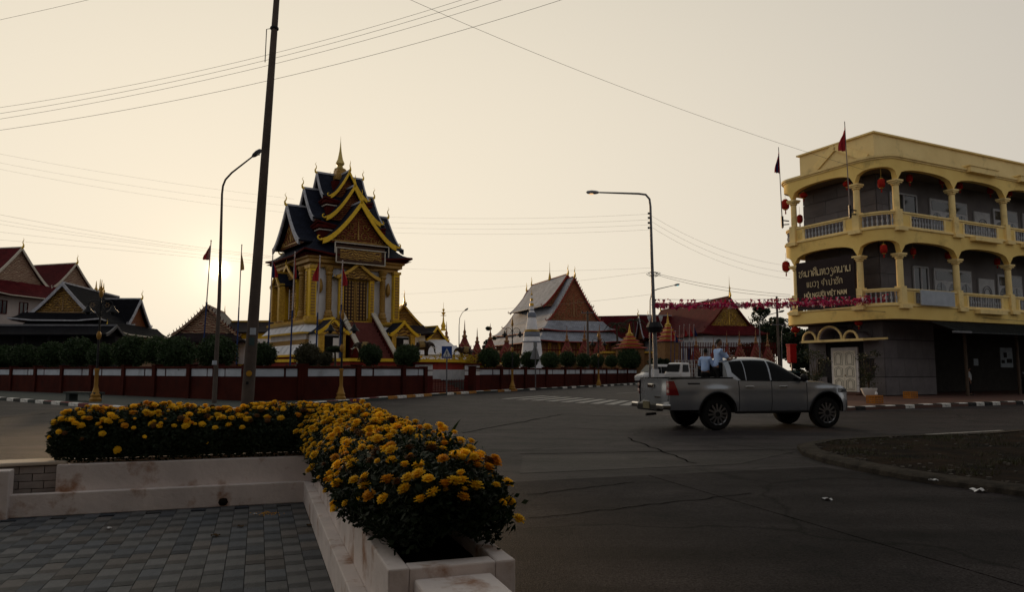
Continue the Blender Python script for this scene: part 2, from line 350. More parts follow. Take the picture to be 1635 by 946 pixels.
# ---- temple pavement with painted kerb stones
KP = [(-60, 67), (-40, 50), (-26.2, 38.3), (-19.7, 32.75), (-14.8, 28.6), (-12.6, 27.1), (-11.3, 26.6), (-10.5, 27.0), (-10.15, 28.1), (-8.7, 32.69), (-6.62, 39.9), (-3.4, 48.6), (-0.1, 55.3), (4.29, 63.6), (13.19, 81.5), (21, 97)]
WP = [(-60, 70.5), (-34.57, 51.6), (-21.96, 42.36), (-16.31, 37.9), (-12.3, 34.6), (-10.0, 35.4), (-6.31, 42.36), (-2.49, 51.6), (4.58, 66.0), (13.32, 86.8), (19.5, 101)]
mb = MB(); mb.poly([(x, y, -0.05) for x, y in KP] + [(x, y, -0.05) for x, y in reversed(WP)], (0, 0, 0.17))
pav = struct('temple_pavement', mb, PAVT)
def kerb_mat(n, c): return M(n, c, tuple(x * 0.55 for x in c), rough=0.75, scale=9, bump=0.3, stain=(0.06, 0.055, 0.05), stain_amt=0.7, stain_scale=5)
KM = {'white': kerb_mat('kerb_white', (0.78, 0.76, 0.72)), 'red': kerb_mat('kerb_red', (0.17, 0.03, 0.035)), 'orange': kerb_mat('kerb_orange', (0.45, 0.20, 0.04)), 'black': kerb_mat('kerb_black', (0.022, 0.022, 0.022))}
def stone_mesh(col, L_):
    mb = MB(); w = 0.26; h = 0.15
    prof = [(0, -0.03), (0, h - 0.03), (0.03, h), (w, h), (w, -0.03)]
    vs = [(x, -y, z) for x in (0, L_ - 0.02) for y, z in prof]
    mb.add(vs, [(4, 3, 2, 1, 0), (5, 6, 7, 8, 9)] + [(i, i + 1, i + 6, i + 5) for i in range(4)])
    o = mb.build('kerb_stone', KM[col]); me = o.data; bpy.data.objects.remove(o); return me
def kerb_line(pts, step, cols, parent, side=1):
    """walk a polyline; stones lie with their road face on the line and their body to its left (side=1) or right"""
    meshes = {c: stone_mesh(c, step) for c in set(sum([list(x) for x in cols.values()], []))}
    i = 0; k = 0; p = Vector((*pts[0], 0)); n = 0
    segs = [(Vector((*a, 0)), Vector((*b, 0))) for a, b in zip(pts, pts[1:])]
    tot = sum((b - a).length for a, b in segs); s = 0.0
    def pos(s):
        for a, b in segs:
            l = (b - a).length
            if s <= l: return a.lerp(b, s / l)
            s -= l
        return segs[-1][1]
    while s + step < tot:
        a = pos(s); b = pos(s + step); d = (b - a)
        key = max(kk for kk in cols if kk <= s); pair = cols[key]
        o = bpy.data.objects.new('kerb_stone', meshes[pair[k % 2]]); C.objects.link(o); o.parent = parent
        if side > 0: o.location = b; o.rotation_euler = (0, 0, math.atan2(-d.y, -d.x))
        else: o.location = a; o.rotation_euler = (0, 0, math.atan2(d.y, d.x))
        o.location.z += random.uniform(-.006, .006); o.rotation_euler.z += random.uniform(-.012, .012)
        s += step; k += 1
def plen(pts): return sum((Vector(b) - Vector(a)).length for a, b in zip(pts, pts[1:]))
K2 = KP[1:]
s1 = plen(K2[:2]); sA = plen(KP[1:8]); sB = plen(KP[1:11]) - 1.0; sC = plen(KP[1:13]) + 0.6
kerb_line(K2, 1.05, {0: ('white', 'black'), 24.0: ('white', 'red'), sB: ('white', 'orange'), sC: ('white', 'black')}, pav, side=1)

# ---- pavement in front of the yellow building
RA = R(27.8); rr = Vector((math.cos(RA), math.sin(RA), 0)); ll = Vector((-rr.y, rr.x, 0))
K0 = Vector((12.6, 28.3, 0))
kr = [Vector((44, 100, 0)), Vector((17, 54, 0)), Vector((8.2, 39.5, 0)), Vector((6.7, 37.6, 0)), Vector((6.5, 36.4, 0)), K0 + ll * 1.8 - rr * 1.6, K0 + ll * 0.8 - rr * 1.35, K0 + ll * 0.2 - rr * 0.8, K0, K0 + rr * 30]
mb = MB(); mb.poly([(p.x, p.y, -0.05) for p in kr] + [(70, 70, -0.05)], (0, 0, 0.17))
pvr = struct('shop_pavement', mb, PAVR)
kerb_line([p[:2] for p in reversed(kr)], 0.6, {0: ('black', 'white')}, pvr, side=-1)

# ---- worn verge with a rounded kerb nose on the right
VN = [(6.6, 8.0), (6.05, 9.1), (5.45, 10.3), (5.2, 11.4), (5.12, 12.4), (5.18, 13.4), (5.5, 14.5), (6.4, 15.5), (8.1, 16.35), (10.5, 17.0), (12.7, 18.4), (18, 21.5), (30, 27)]
DIRT = M('dry_verge_soil', (0.032, 0.021, 0.014), (0.010, 0.010, 0.0095), rough=0.95, spec=0.02, scale=1.6, bump=1.0, bscale=14)
vk = MB(); inner = []
for i, p in enumerate(VN):
    a = Vector((*VN[max(i - 1, 0)], 0)); b = Vector((*VN[min(i + 1, len(VN) - 1)], 0)); d = (b - a).normalized()
    inner.append(Vector((*p, 0)) + Vector((d.y, -d.x, 0)) * 0.32)
rows = [[Vector((*p, -0.03)) for p in VN], [Vector((*p, 0.07)) for p in VN], [Vector((*p, 0)) .lerp(q, .12) + Vector((0, 0, .10)) for p, q in zip(VN, inner)], [q + Vector((0, 0, .11)) for q in inner]]
vk.grid(rows)
vg = MB(); vr = []
for t in range(15):
    row = []
    for q in inner:
        far = Vector((22, 9, 0)); p = q.lerp(far, (t / 14) ** 1.4 * 1.0)
        row.append((p.x, p.y, 0.095 + (0 if t == 0 else random.uniform(-.03, .05))))
    vr.append(row)
vg.grid(vr)
vo = struct('verge', vg, DIRT, smooth=180)
vko = vk.build('kerb_edge', M('old_concrete_kerb', (0.070, 0.060, 0.050), (0.030, 0.027, 0.024), rough=0.9, spec=0.02, scale=5, bump=0.6), vo, smooth=40)
gb = MB()
for c in range(90):
    t = random.random(); i = random.randrange(len(inner) - 3); q = inner[i].lerp(inner[i + 1], random.random())
    base = q.lerp(Vector((22, 9, 0)), 0.02 + 0.45 * t * t)
    for k in range(55):
        p = base + Vector((random.gauss(0, .16), random.gauss(0, .10), 0.09)); a = random.uniform(0, 6.28); h = random.uniform(.03, .10); w = .006
        e = p + Vector((math.cos(a) * h * .6, math.sin(a) * h * .6, h)); s_ = Vector((-math.sin(a) * w, math.cos(a) * w, 0))
        gb.add([p - s_, p + s_, e], [(0, 1, 2)])
o = gb.build('grass', leafy('dry_grass', (0.05, 0.048, 0.02), (0.03, 0.032, 0.014)), recalc=False); tag(o, 'short dry grass tufts scattered over the worn dirt verge at right', 'grass', kind='stuff')
gb = MB()
for c in range(260):
    i = random.randrange(1, len(inner) - 3); q = inner[i].lerp(inner[i + 1], random.random()); p = q.lerp(Vector((22, 9, 0)), random.random() ** 2 * .5) + Vector((0, 0, .11))
    r_ = random.uniform(.01, .035); gb.box(p, (r_ * 2, r_ * 1.5, r_), rz=random.random() * 3)
tag(gb.build('gravel', M('pebbles', (0.10, 0.09, 0.08), rough=.9)), 'loose stones lying on the worn dirt verge', 'gravel', kind='stuff')
PAPER = M('white_litter', (0.75, 0.75, 0.76), (0.6, 0.6, 0.62), rough=.8, bump=0)
def scrap(p, s, label, name='paper_scrap', cat='litter', mat=PAPER, seed=1):
    rnd = random.Random(seed); rows = []
    for i in range(5):
        rows.append([(s * (i - 2) / 2 * rnd.uniform(.7, 1.1), s * (j - 2) / 2.6 * rnd.uniform(.7, 1.1), s * rnd.uniform(.0, .55)) for j in range(5)])
    mb = MB(); mb.grid(rows); o = mb.build(name, mat, recalc=False, loc=p); tag(o, label, cat)
scrap(gp(1563, 786, .01), .085, 'crumpled white plastic bag lying at the foot of the dirt verge', 'plastic_bag', 'litter', seed=3)
scrap(gp(1321, 799, .006), .06, 'small flat white scrap on the dark concrete apron', seed=4)
scrap(gp(1490, 768, .12), .05, 'tiny pale scrap on the edge of the dirt verge', seed=5)

# ================================================================ FOREGROUND: plaza, planter, marigolds
PO = Vector((-2.2, 7.98, 0)); PRZ = math.atan2(.323, .946)
PM = Matrix.Translation(PO) @ Matrix.Rotation(PRZ, 4, 'Z')
def pl(x, y, z=0): return PM @ Vector((x, y, z))
mb = MB(); mb.poly([pl(-6, .1, -.05), pl(.09, .1, -.05), pl(.09, -9, -.05), pl(-6, -9, -.05)], (0, 0, .150))
plz = struct('plaza', mb, M('paver_joint_sand', (0.02, 0.019, 0.018), rough=.95))
PLAST = M('weathered_white_plaster', (0.80, 0.72, 0.70), (0.62, 0.56, 0.55), rough=0.85, scale=2.2, bump=0.35, bscale=18, stain=(0.30, 0.13, 0.05), stain_amt=0.85, stain_scale=3.4, spos=0.545)
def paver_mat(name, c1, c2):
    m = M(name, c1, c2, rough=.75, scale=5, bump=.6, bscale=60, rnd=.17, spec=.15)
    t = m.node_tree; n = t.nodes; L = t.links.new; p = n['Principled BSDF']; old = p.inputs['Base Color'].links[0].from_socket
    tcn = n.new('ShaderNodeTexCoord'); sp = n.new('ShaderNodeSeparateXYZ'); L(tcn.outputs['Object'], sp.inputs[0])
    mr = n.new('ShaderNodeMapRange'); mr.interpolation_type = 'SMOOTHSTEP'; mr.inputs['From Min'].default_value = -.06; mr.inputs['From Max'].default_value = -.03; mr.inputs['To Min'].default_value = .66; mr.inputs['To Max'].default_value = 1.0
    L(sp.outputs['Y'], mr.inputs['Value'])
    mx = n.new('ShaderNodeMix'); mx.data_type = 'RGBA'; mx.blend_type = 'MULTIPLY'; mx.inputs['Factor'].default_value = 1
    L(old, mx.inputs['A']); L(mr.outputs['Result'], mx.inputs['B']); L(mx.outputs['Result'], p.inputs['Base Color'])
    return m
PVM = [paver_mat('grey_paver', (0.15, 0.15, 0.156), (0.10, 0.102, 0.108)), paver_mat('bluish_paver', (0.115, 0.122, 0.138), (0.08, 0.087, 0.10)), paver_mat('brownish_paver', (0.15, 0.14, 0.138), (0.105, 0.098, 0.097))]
TW, TL = .135, .30; pmesh = []
for m in PVM:
    mb = MB(); mb.box((0, 0, 0), (TW - .0045, TL - .0045, .05)); o = mb.build('paver', m); pmesh.append(o.data); bpy.data.objects.remove(o)
cands = []
for i in range(-44, 0):
    for j in range(-30, 0):
        x = i * TW + TW / 2; y = j * TL + TL / 2 + (TL / 3 * (i % 3))
        if y > -.13: continue
        q = pl(x, y, .12)
        if q.y < 4.5 or q.x / q.y < -.72: continue
        cands.append((q.y, x, y))
cands.sort()
rest = MB()
for k, (q, x, y) in enumerate(cands):
    if k < 298:
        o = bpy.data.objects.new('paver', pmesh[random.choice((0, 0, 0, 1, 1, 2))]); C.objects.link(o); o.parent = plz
        o.location = pl(x, y, .098 + random.uniform(-.0015, .002)); o.rotation_euler = (random.uniform(-.003, .003), random.uniform(-.003, .003), PRZ)
    else:
        c = pl(x, y, .097 + random.uniform(-.0015, .002)); rest.box(c, (TW - .0045, TL - .0045, .05), rz=PRZ, m=random.choice((0, 1, 1, 2)))
for i in range(-44, 0):                       # cut row along the back ledge
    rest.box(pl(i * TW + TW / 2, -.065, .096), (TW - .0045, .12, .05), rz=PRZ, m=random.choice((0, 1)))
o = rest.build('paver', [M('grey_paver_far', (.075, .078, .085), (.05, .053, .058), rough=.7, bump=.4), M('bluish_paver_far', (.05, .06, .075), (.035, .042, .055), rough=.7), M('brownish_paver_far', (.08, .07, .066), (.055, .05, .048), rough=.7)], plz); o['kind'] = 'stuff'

root = thing('planter', 'white plastered L-shaped planter with low bench ledge and rust stains', 'planter', PO, PRZ)
b = MB(); b.box((-1.31, .046, .2275), (2.80, .092, .215)); b.build('back_ledge', PLAST, root, bevel=.008)
b = MB(); b.box((.046, -2.5, .2275), (.092, 5.09, .215)); b.build('side_ledge', PLAST, root, bevel=.008)
b = MB(); b.box((-1.115, .14, .30), (2.41, .098, .58)); b.build('back_wall', PLAST, root, bevel=.008)
b = MB(); b.box((.140, -2.355, .30), (.098, 4.89, .602)); b.build('side_wall', PLAST, root, bevel=.008)
b = MB(); b.box((.655, -2.035, .30), (.10, 5.53, .60)); b.build('road_side_wall', PLAST, root, bevel=.01)
b = MB(); b.box((-.86, .72, .29), (2.93, .10, .58)); b.build('street_wall', PLAST, root, bevel=.01)
b = MB(); b.box((.397, -4.745, .30), (.414, .11, .596)); b.build('end_wall', PLAST, root, bevel=.008)
b = MB(); b.box((.395, -4.98, .272), (.37, .36, .555)); b.build('end_block', PLAST, root, bevel=.012)
SOIL = M('dark_soil', (0.018, 0.013, 0.010), (0.010, 0.008, 0.006), rough=1, bump=.8)
b = MB(); b.box((-.95, .44, .27), (2.72, .46, .52)); b.box((.4, -2.2, .271), (.41, 4.95, .52)); b.build('soil', SOIL, root)
# brick-built return at the left end
b = MB(); b.box((-2.62, .33, .29), (.62, .25, .56)); bk = b.build('brick_return', M('mortar', (0.16, 0.145, 0.135), rough=.9), root)
bw = M('painted_brick', (0.42, 0.36, 0.34), (0.3, 0.27, 0.26), rough=.85, scale=8, rnd=.15)
b = MB(); b.box((0, 0, 0), (.205, .03, .065)); bo = b.build('brick', bw); bme = bo.data; bpy.data.objects.remove(bo)
for r in range(4):
    for k in range(3):
        o = bpy.data.objects.new('brick', bme); C.objects.link(o); o.parent = bk; o.location = (-2.84 + k * .213 + (.1 if r % 2 else 0) - .02, .197 + random.uniform(-.003, .003), .345 + r * .072 - .02)
b = MB(); b.box((-2.62, .32, .60), (.72, .34, .035), rz=.06); b.build('coping', M('pale_coping', (.62, .54, .45), (.5, .43, .36), rough=.8), root, bevel=.01)
b = MB(); b.box((-2.98, .02, .335), (.62, .16, .47)); b.build('end_pier', PLAST, root, bevel=.012)
b = MB(); b.box((-3.3, .26, .30), (1.2, .10, .60)); b.build('far_wall', PLAST, root, bevel=.012)

MLEAF = leafy('marigold_leaf', (0.020, 0.036, 0.014), (0.010, 0.020, 0.008), trans=.2, scale=25)
FLM = [leafy('marigold_petal', (0.95, 0.66, 0.03), (0.92, 0.54, 0.02), trans=.35, scale=40, rnd=.15), leafy('marigold_petal_orange', (0.85, 0.42, 0.015), (0.62, 0.27, 0.01), trans=.35, scale=40), leafy('marigold_petal_faded', (0.20, 0.085, 0.02), (0.10, 0.05, 0.015), trans=.2, scale=40)]
def flower(mat, seed):
    rnd = random.Random(seed); mb = MB()
    mb.lathe([(.012, -.022), (.020, -.012), (.024, .0), (.016, .012), (.004, .018)], 8)
    for ring, (rad, tilt, n, z) in enumerate([(.036, .0, 11, -.004), (.034, .45, 10, .004), (.026, .85, 9, .010), (.016, 1.2, 6, .014)]):
        for k in range(n):
            a = 2 * math.pi * (k + ring * .4) / n + rnd.uniform(-.1, .1); r0 = rad * .35; r1 = rad * rnd.uniform(.9, 1.1)
            w = rad * .34; c, s = math.cos(a), math.sin(a)
            zz = z + r1 * math.sin(tilt) * .55; rc = r1 * math.cos(tilt * .6)
            p0 = (c * r0 + s * w * .5, s * r0 - c * w * .5, z); p1 = (c * r0 - s * w * .5, s * r0 + c * w * .5, z)
            p2 = (c * rc - s * w, s * rc + c * w, zz); p3 = (c * rc + s * w, s * rc - c * w, zz)
            t = (c * rc * 1.08, s * rc * 1.08, zz - .006)
            mb.add([p0, p1, p2, t, p3], [(0, 1, 2, 3, 4)])
    o = mb.build('flower', mat, recalc=False); me = o.data; bpy.data.objects.remove(o); return me
FLW = [flower(FLM[0], 1), flower(FLM[0], 2), flower(FLM[0], 5), flower(FLM[1], 3), flower(FLM[2], 4)]
def bed(name, label, section, n_leaf, n_flow, n_obj, seed, size=1.0, core=()):
    """section(rnd, kind) -> (point, outward normal) in planter coordinates"""
    rnd = random.Random(seed); root = thing(name, label, 'flower bed', PO, PRZ, 'marigold beds in the white planter')
    mb = MB()
    for k in range(n_leaf):
        p, nn = section(rnd, 'leaf')
        a = Vector((rnd.gauss(0, 1), rnd.gauss(0, 1), rnd.gauss(0, .6) + .3)).normalized(); l = rnd.uniform(.026, .058); w = rnd.uniform(.008, .015)
        q = a.cross(nn + Vector((.01, .02, .03))).normalized()
        mb.add([p, p + a * l * .5 + q * w, p + a * l, p + a * l * .5 - q * w], [(0, 1, 2, 3)])
    for k in range(n_flow * 2):
        p, nn = section(rnd, 'flower'); e = p - nn * .09 + Vector((rnd.gauss(0, .015), rnd.gauss(0, .015), -.03))
        mb.tube([e, p - nn * .012], .0025, 3, cap=False)
    if core: mb.grid(core)
    f = mb.build('foliage', MLEAF, root, recalc=False); f['kind'] = 'stuff'
    fl = []
    for k in range(n_flow):
        p, nn = section(rnd, 'flower'); fl.append((p, nn))
    cp = PM.inverted() @ Vector((0, 0, 1.5)); fl.sort(key=lambda t: (t[0] - cp).length)
    rest = MB()
    for k, (p, nn) in enumerate(fl):
        me = FLW[rnd.choice((0, 0, 1, 1, 2, 2, 2, 3, 3, 4))]; s = size * rnd.choice((rnd.uniform(.35, .7), rnd.uniform(.6, .95), rnd.uniform(.8, 1.15))); up = (nn + Vector((rnd.gauss(0, .3), rnd.gauss(0, .3), 1.1))).normalized()
        rot = up.to_track_quat('Z', 'Y').to_euler()
        if k < n_obj:
            o = bpy.data.objects.new('flower', me); C.objects.link(o); o.parent = root; o.location = p; o.rotation_euler = rot; o.scale = (s, s, s)
        else:
            T = Matrix.LocRotScale(p, rot, Vector((s, s, s)))
            rest.add([T @ v.co for v in me.vertices], [list(q.vertices) for q in me.polygons])
    if rest.v: o = rest.build('flower', FLM[0], root, recalc=False); o['kind'] = 'stuff'
    return root
def lump(u, v): return .03 * math.sin(u * 23 + v * 7) + .07 * math.sin(u * 5.1 + 1.3) + .035 * math.sin(u * 11.7 + v * 3) + .03 * math.sin(v * 2 + u * 2.3)
def sec_side(rnd, kind):
    while True:
        y = rnd.uniform(-4.74, .72); k = 1.0
        if y < -4.1: k = max(0, 1 - ((-4.1 - y) / .64) ** 2) ** .5
        if kind == 'leaf': ph = R(rnd.uniform(-38, 218)); rr_ = rnd.uniform(.55 if y > -4.3 else .0, 1.03) ** .5 * (1 if rnd.random() < .93 else rnd.uniform(1, 1.16))
        else: ph = R(rnd.gauss(97, 47)); rr_ = rnd.uniform(.98, 1.10) if rnd.random() < .9 else rnd.uniform(1.1, 1.22)
        if kind == 'flower' and y < -3.4 and rnd.random() < .25: continue
        if kind == 'flower' and not (-15 < math.degrees(ph) < 198): continue
        r_ = (1 + lump(y, ph)) * rr_
        x = .43 + .455 * math.cos(ph) * k * r_; z = .76 + .33 * math.sin(ph) * (k ** .6) * r_ * (1 if math.sin(ph) > 0 else .9)
        if z < .58: z = .58 + rnd.random() * .03
        if z < .66 and (x < .15 or x > .68): continue
        return Vector((x, y, z)), Vector((math.cos(ph), 0, math.sin(ph)))
def sec_back(rnd, kind):
    while True:
        x = rnd.uniform(-2.45, .35); k = 1.0
        if x < -2.15: k = math.sqrt(max(0, 1 - ((-2.15 - x) / .32) ** 2))
        if kind == 'leaf': ph = R(rnd.uniform(-38, 218)); rr_ = rnd.uniform(.55, 1.03) ** .5
        else:
            ph = R(rnd.gauss(97, 36)); rr_ = rnd.uniform(.98, 1.10)
            if not (-15 < math.degrees(ph) < 198): continue
        r_ = (1 + lump(x + 4, ph)) * rr_
        y = .45 - .36 * math.cos(math.pi - ph) * -1 * k * r_; z = .78 + .33 * math.sin(ph) * (k ** .6) * r_
        y = .45 + .34 * math.cos(ph) * k * r_
        if z < .60: z = .60 + rnd.random() * .03
        if z < .64 and (y < .18 or y > .7): continue
        return Vector((x, y, z)), Vector((0, math.cos(ph), math.sin(ph)))
bed('marigold_bed', 'marigolds crowding the side arm of the white planter, densest with yellow blooms', sec_side, 42000, 760, 299, 11, 1.0,
    core=[[(.43 + (.36 * math.cos(R(a))) * k, y, .74 + .27 * math.sin(R(a)) * k ** .6 * (1 + .1 * math.sin(y * 5))) for a in range(-30, 211, 20)] for y, k in [(-4.6, .03), (-4.56, .35), (-4.45, .6), (-4.3, .8), (-4.15, .92)] + [(-4 + .3 * i, 1.0) for i in range(16)]])
bed('marigold_bed', 'marigolds along the back arm of the white planter, mostly dark foliage in front', sec_back, 24000, 430, 299, 12, 1.0,
    core=[[(x, .45 + (.27 * math.cos(R(a))) * k, .76 + .26 * math.sin(R(a)) * k ** .6) for a in range(-30, 211, 20)] for x, k in [(-2.42, .3), (-2.3, .8)] + [(-2.15 + .3 * i, 1.0) for i in range(9)]])
def sec_far(rnd, kind):
    ph = rnd.uniform(0, 6.28); e = rnd.uniform(-.3, 1.4); r_ = rnd.uniform(.5, 1) ** .5 if kind == 'leaf' else 1.05
    v = Vector((math.cos(ph) * math.cos(e), math.sin(ph) * math.cos(e), math.sin(e)))
    return Vector((-3.42, .62, .78)) + Vector((v.x * .36, v.y * .3, v.z * .32)) * r_, v
bed('marigold_bed', 'small marigold clump cut off by the left edge beyond the planter end', sec_far, 5000, 30, 30, 13, 1.0)
bl = thing('strap_leaf_plant', 'green strap leaves standing up out of the marigolds', 'plant', pl(.5, -2.2, .6))
for (px0, py0, px1, py1, Y, wd) in ((660, 705, 639, 664, 6.1, .035), (674, 705, 667, 676, 6.1, .022), (716, 704, 736, 670, 5.8, .026), (757, 712, 769, 708, 5.2, .014)):
    a = at(px0, py0, Y); b_ = at(px1, py1, Y); rows = []
    for i in range(7):
        t = i / 6; p = a.lerp(b_, t) + Vector((0, 0, .02 * math.sin(t * 3.1))); w = wd * math.sin(math.pi * min(1, .25 + t * .75)) * .5
        rows.append([p + Vector((-w, 0, 0)), p + Vector((0, .01, 0)), p + Vector((w, 0, 0))])
    mb = MB(); mb.grid([[q - bl.location for q in r] for r in rows]); mb.build('leaf', leafy('strap_leaf', (.03, .06, .02), (.02, .04, .015)), bl, recalc=False)
for px_, py_, s, lab, cl, sd in ((174, 845, .03, 'white paper scrap lying on the grey pavers', None, 11), (407, 822, .022, 'little white scrap beside the fallen petals', None, 12)):
    scrap(gp(px_, py_, .128), s, lab, seed=sd)
BRN = M('dry_leaf', (.10, .06, .03), rough=.9, bump=0)
for px_, py_, s, lab, sd in ((384, 842, .03, 'curled dry leaf on the pavers below the back ledge', 14), (344, 857, .035, 'dark dry leaf on the pavers nearest the camera', 15), (494, 840, .03, 'dry leaf lying against the side ledge', 16)):
    scrap(gp(px_, py_, .128), s, lab, 'dry_leaf', 'leaf', BRN, seed=sd)
mb = MB()
for k in range(70):
    p = gp(425 + random.gauss(0, 10), 821 + random.gauss(0, 1.6), .127); a = random.random() * 6; s = .008
    mb.add([p, p + Vector((math.cos(a) * s * 2, math.sin(a) * s, .004)), p + Vector((math.sin(a) * s, s, .006))], [(0, 1, 2)])
tag(mb.build('fallen_petals', FLM[1], recalc=False), 'scatter of fallen orange petals on the pavers by the planter corner', 'petals', kind='stuff')
mb = MB(); mb.lathe([(.01, 0), (.04, .01), (.055, .04), (.045, .075), (.012, .09)], 10, sx=1.1)
tag(mb.build('brown_clod', SOIL, loc=gp(357, 808, .125) + Vector((0, -.02, 0)), smooth=60), 'round dark clod lying against the back ledge', 'clod')
# ================================================================ COMPOUND WALL
PANW = M('wall_panel_white', (0.46, 0.50, 0.56), (0.34, 0.37, 0.42), rough=.8, scale=1.2, stain=(.2, .19, .18), stain_amt=.5, stain_scale=1.3)
def wall_run(root, A, B, bays, flip=False, h=1.5):
    A = Vector((*A, 0)) - Vector(root.location[:]); B = Vector((*B, 0)) - Vector(root.location[:]); A.z = B.z = 0
    L_ = (B - A).length; d = (B - A) / L_; a = math.atan2(d.y, d.x); s = -1 if not flip else 1
    nn = Vector((d.y, -d.x, 0))                       # towards the street
    def P(t, off, z): return A + d * t + nn * off + Vector((0, 0, z))
    bl_ = L_ / bays
    for i in range(bays):
        t0 = i * bl_
        mb = MB(); mb.box(P(t0 + bl_ / 2, 0, h / 2), (bl_ - .02, .22, h), rz=a); mb.box(P(t0 + bl_ / 2, .115, .10), (bl_ - .4, .04, .2), rz=a); mb.build('wall_panel', WRED, root)
        for (u0, u1) in ((.22, bl_ * .66), (bl_ * .70, bl_ - .22)) if i % 2 == 0 else ((.22, bl_ * .30), (bl_ * .34, bl_ - .22)):
            mb = MB(); mb.box(P(t0 + (u0 + u1) / 2, .118, h - .19), (u1 - u0, .035, .37), rz=a); mb.build('white_panel', PANW, root)
        mb = MB(); mb.box(P(t0 + bl_ / 2, .02, h + .06), (bl_ - .02, .34, .12), rz=a); mb.build('coping', WRED, root, bevel=.015)
        mb = MB(); mb.box(P(t0, .02, (h + .16) / 2), (.34, .42, h + .16), rz=a); mb.box(P(t0, .02, h + .19), (.40, .48, .06), rz=a); mb.build('post', WRED, root)
    mb = MB(); mb.box(P(L_, .02, (h + .16) / 2), (.34, .42, h + .16), rz=a); mb.build('post', WRED, root)
WRED = M('compound_wall_red', (0.060, 0.013, 0.009), (0.038, 0.009, 0.007), rough=0.85, spec=0.03, scale=1.2, stain=(.02, .012, .01), stain_amt=.5, stain_scale=1.0)
w1 = thing('compound_wall', 'long dark red and white wall curving along the left street below the hedge', 'wall', (-21.96, 42.36, .12))
wall_run(w1, WP[0], WP[1], 6); wall_run(w1, WP[1], WP[2], 4); wall_run(w1, WP[2], WP[3], 2); wall_run(w1, WP[3], WP[4], 2)
w2 = thing('compound_wall', 'dark red wall with white band at the street corner, left of the gate', 'wall', (-10, 35.4, .12))
wall_run(w2, WP[4], WP[5], 1); wall_run(w2, WP[5], WP[6], 2)
G0 = Vector((-5.35, 44.75, 0)); G1 = Vector((-2.75, 51.0, 0)); wall_run(w2, WP[6], G0[:2], 1)
w3 = thing('compound_wall', 'dark red and white wall running right from the gate to the parked cars', 'wall', (4.58, 66, .12))
wall_run(w3, G1[:2], WP[8], 4); wall_run(w3, WP[8], WP[9], 5); wall_run(w3, WP[9], WP[10], 3)
CY = M('courtyard_paving', (0.10, 0.085, 0.075), (0.07, 0.06, 0.055), rough=.9)
mb = MB(); pts = [(x, y) for x, y in WP[:7]] + [G0[:2], (-7.6, 50.0), (-6.2, 53.6), G1[:2]] + list(WP[8:]) + [(60, 160), (-120, 160), (-120, 110)]
mb.poly([(x - (0 if i > 12 else .1), y + .15, -.05) for i, (x, y) in enumerate(pts)], (0, 0, .92)); struct('courtyard', mb, CY)
# gate: two pillars, stair, open red leaves
gt = thing('gateway', 'small street gate with red steps between two white pillars, yellow shrub behind', 'gate', (-4.0, 48, .12))
def rel(p, o): return Vector(p) - Vector(o.location[:])
for g_ in (G0, G1):
    mb = MB(); p = rel(g_, gt); p.z = 0; mb.box(p + Vector((0, .4, .9)), (.9, .7, 1.8), rz=1.17); q = mb.build('pillar', WHITEW, gt)
    mb = MB(); mb.box(p + Vector((0, .4, 1.84)), (1.1, .9, .1), rz=1.17); mb.box(p + Vector((0, .4, 1.42)), (.94, .74, .05), rz=1.17); mb.box(p + Vector((0, .4, .55)), (.93, .73, 1.1), rz=1.17); mb.build('trim', DRED, q)
gd = (G1 - G0).normalized(); gn = Vector((-gd.y, gd.x, 0)); mid = (G0 + G1) / 2
for k in range(6):
    mb = MB(); c = rel(mid + gn * (.3 + .34 * k), gt); c.z = .07 + .14 * k; mb.box(c, (4.6, .34, .14), rz=math.atan2(gd.y, gd.x)); mb.build('step', M('red_step', (.14, .04, .03), rough=.8), gt)
for k in range(15):
    mb = MB(); c = rel(G0.lerp(G1, .12 + .76 * k / 14), gt); c.z = 0; mb.box(c + Vector((0, 0, .45)), (.03, .03, .8)); mb.build('picket', DRED, gt)
for z in (.2, .82):
    mb = MB(); mb.bar(rel(G0.lerp(G1, .1), gt) + Vector((0, 0, z)), rel(G0.lerp(G1, .9), gt) + Vector((0, 0, z)), .05); mb.build('rail', DRED, gt)

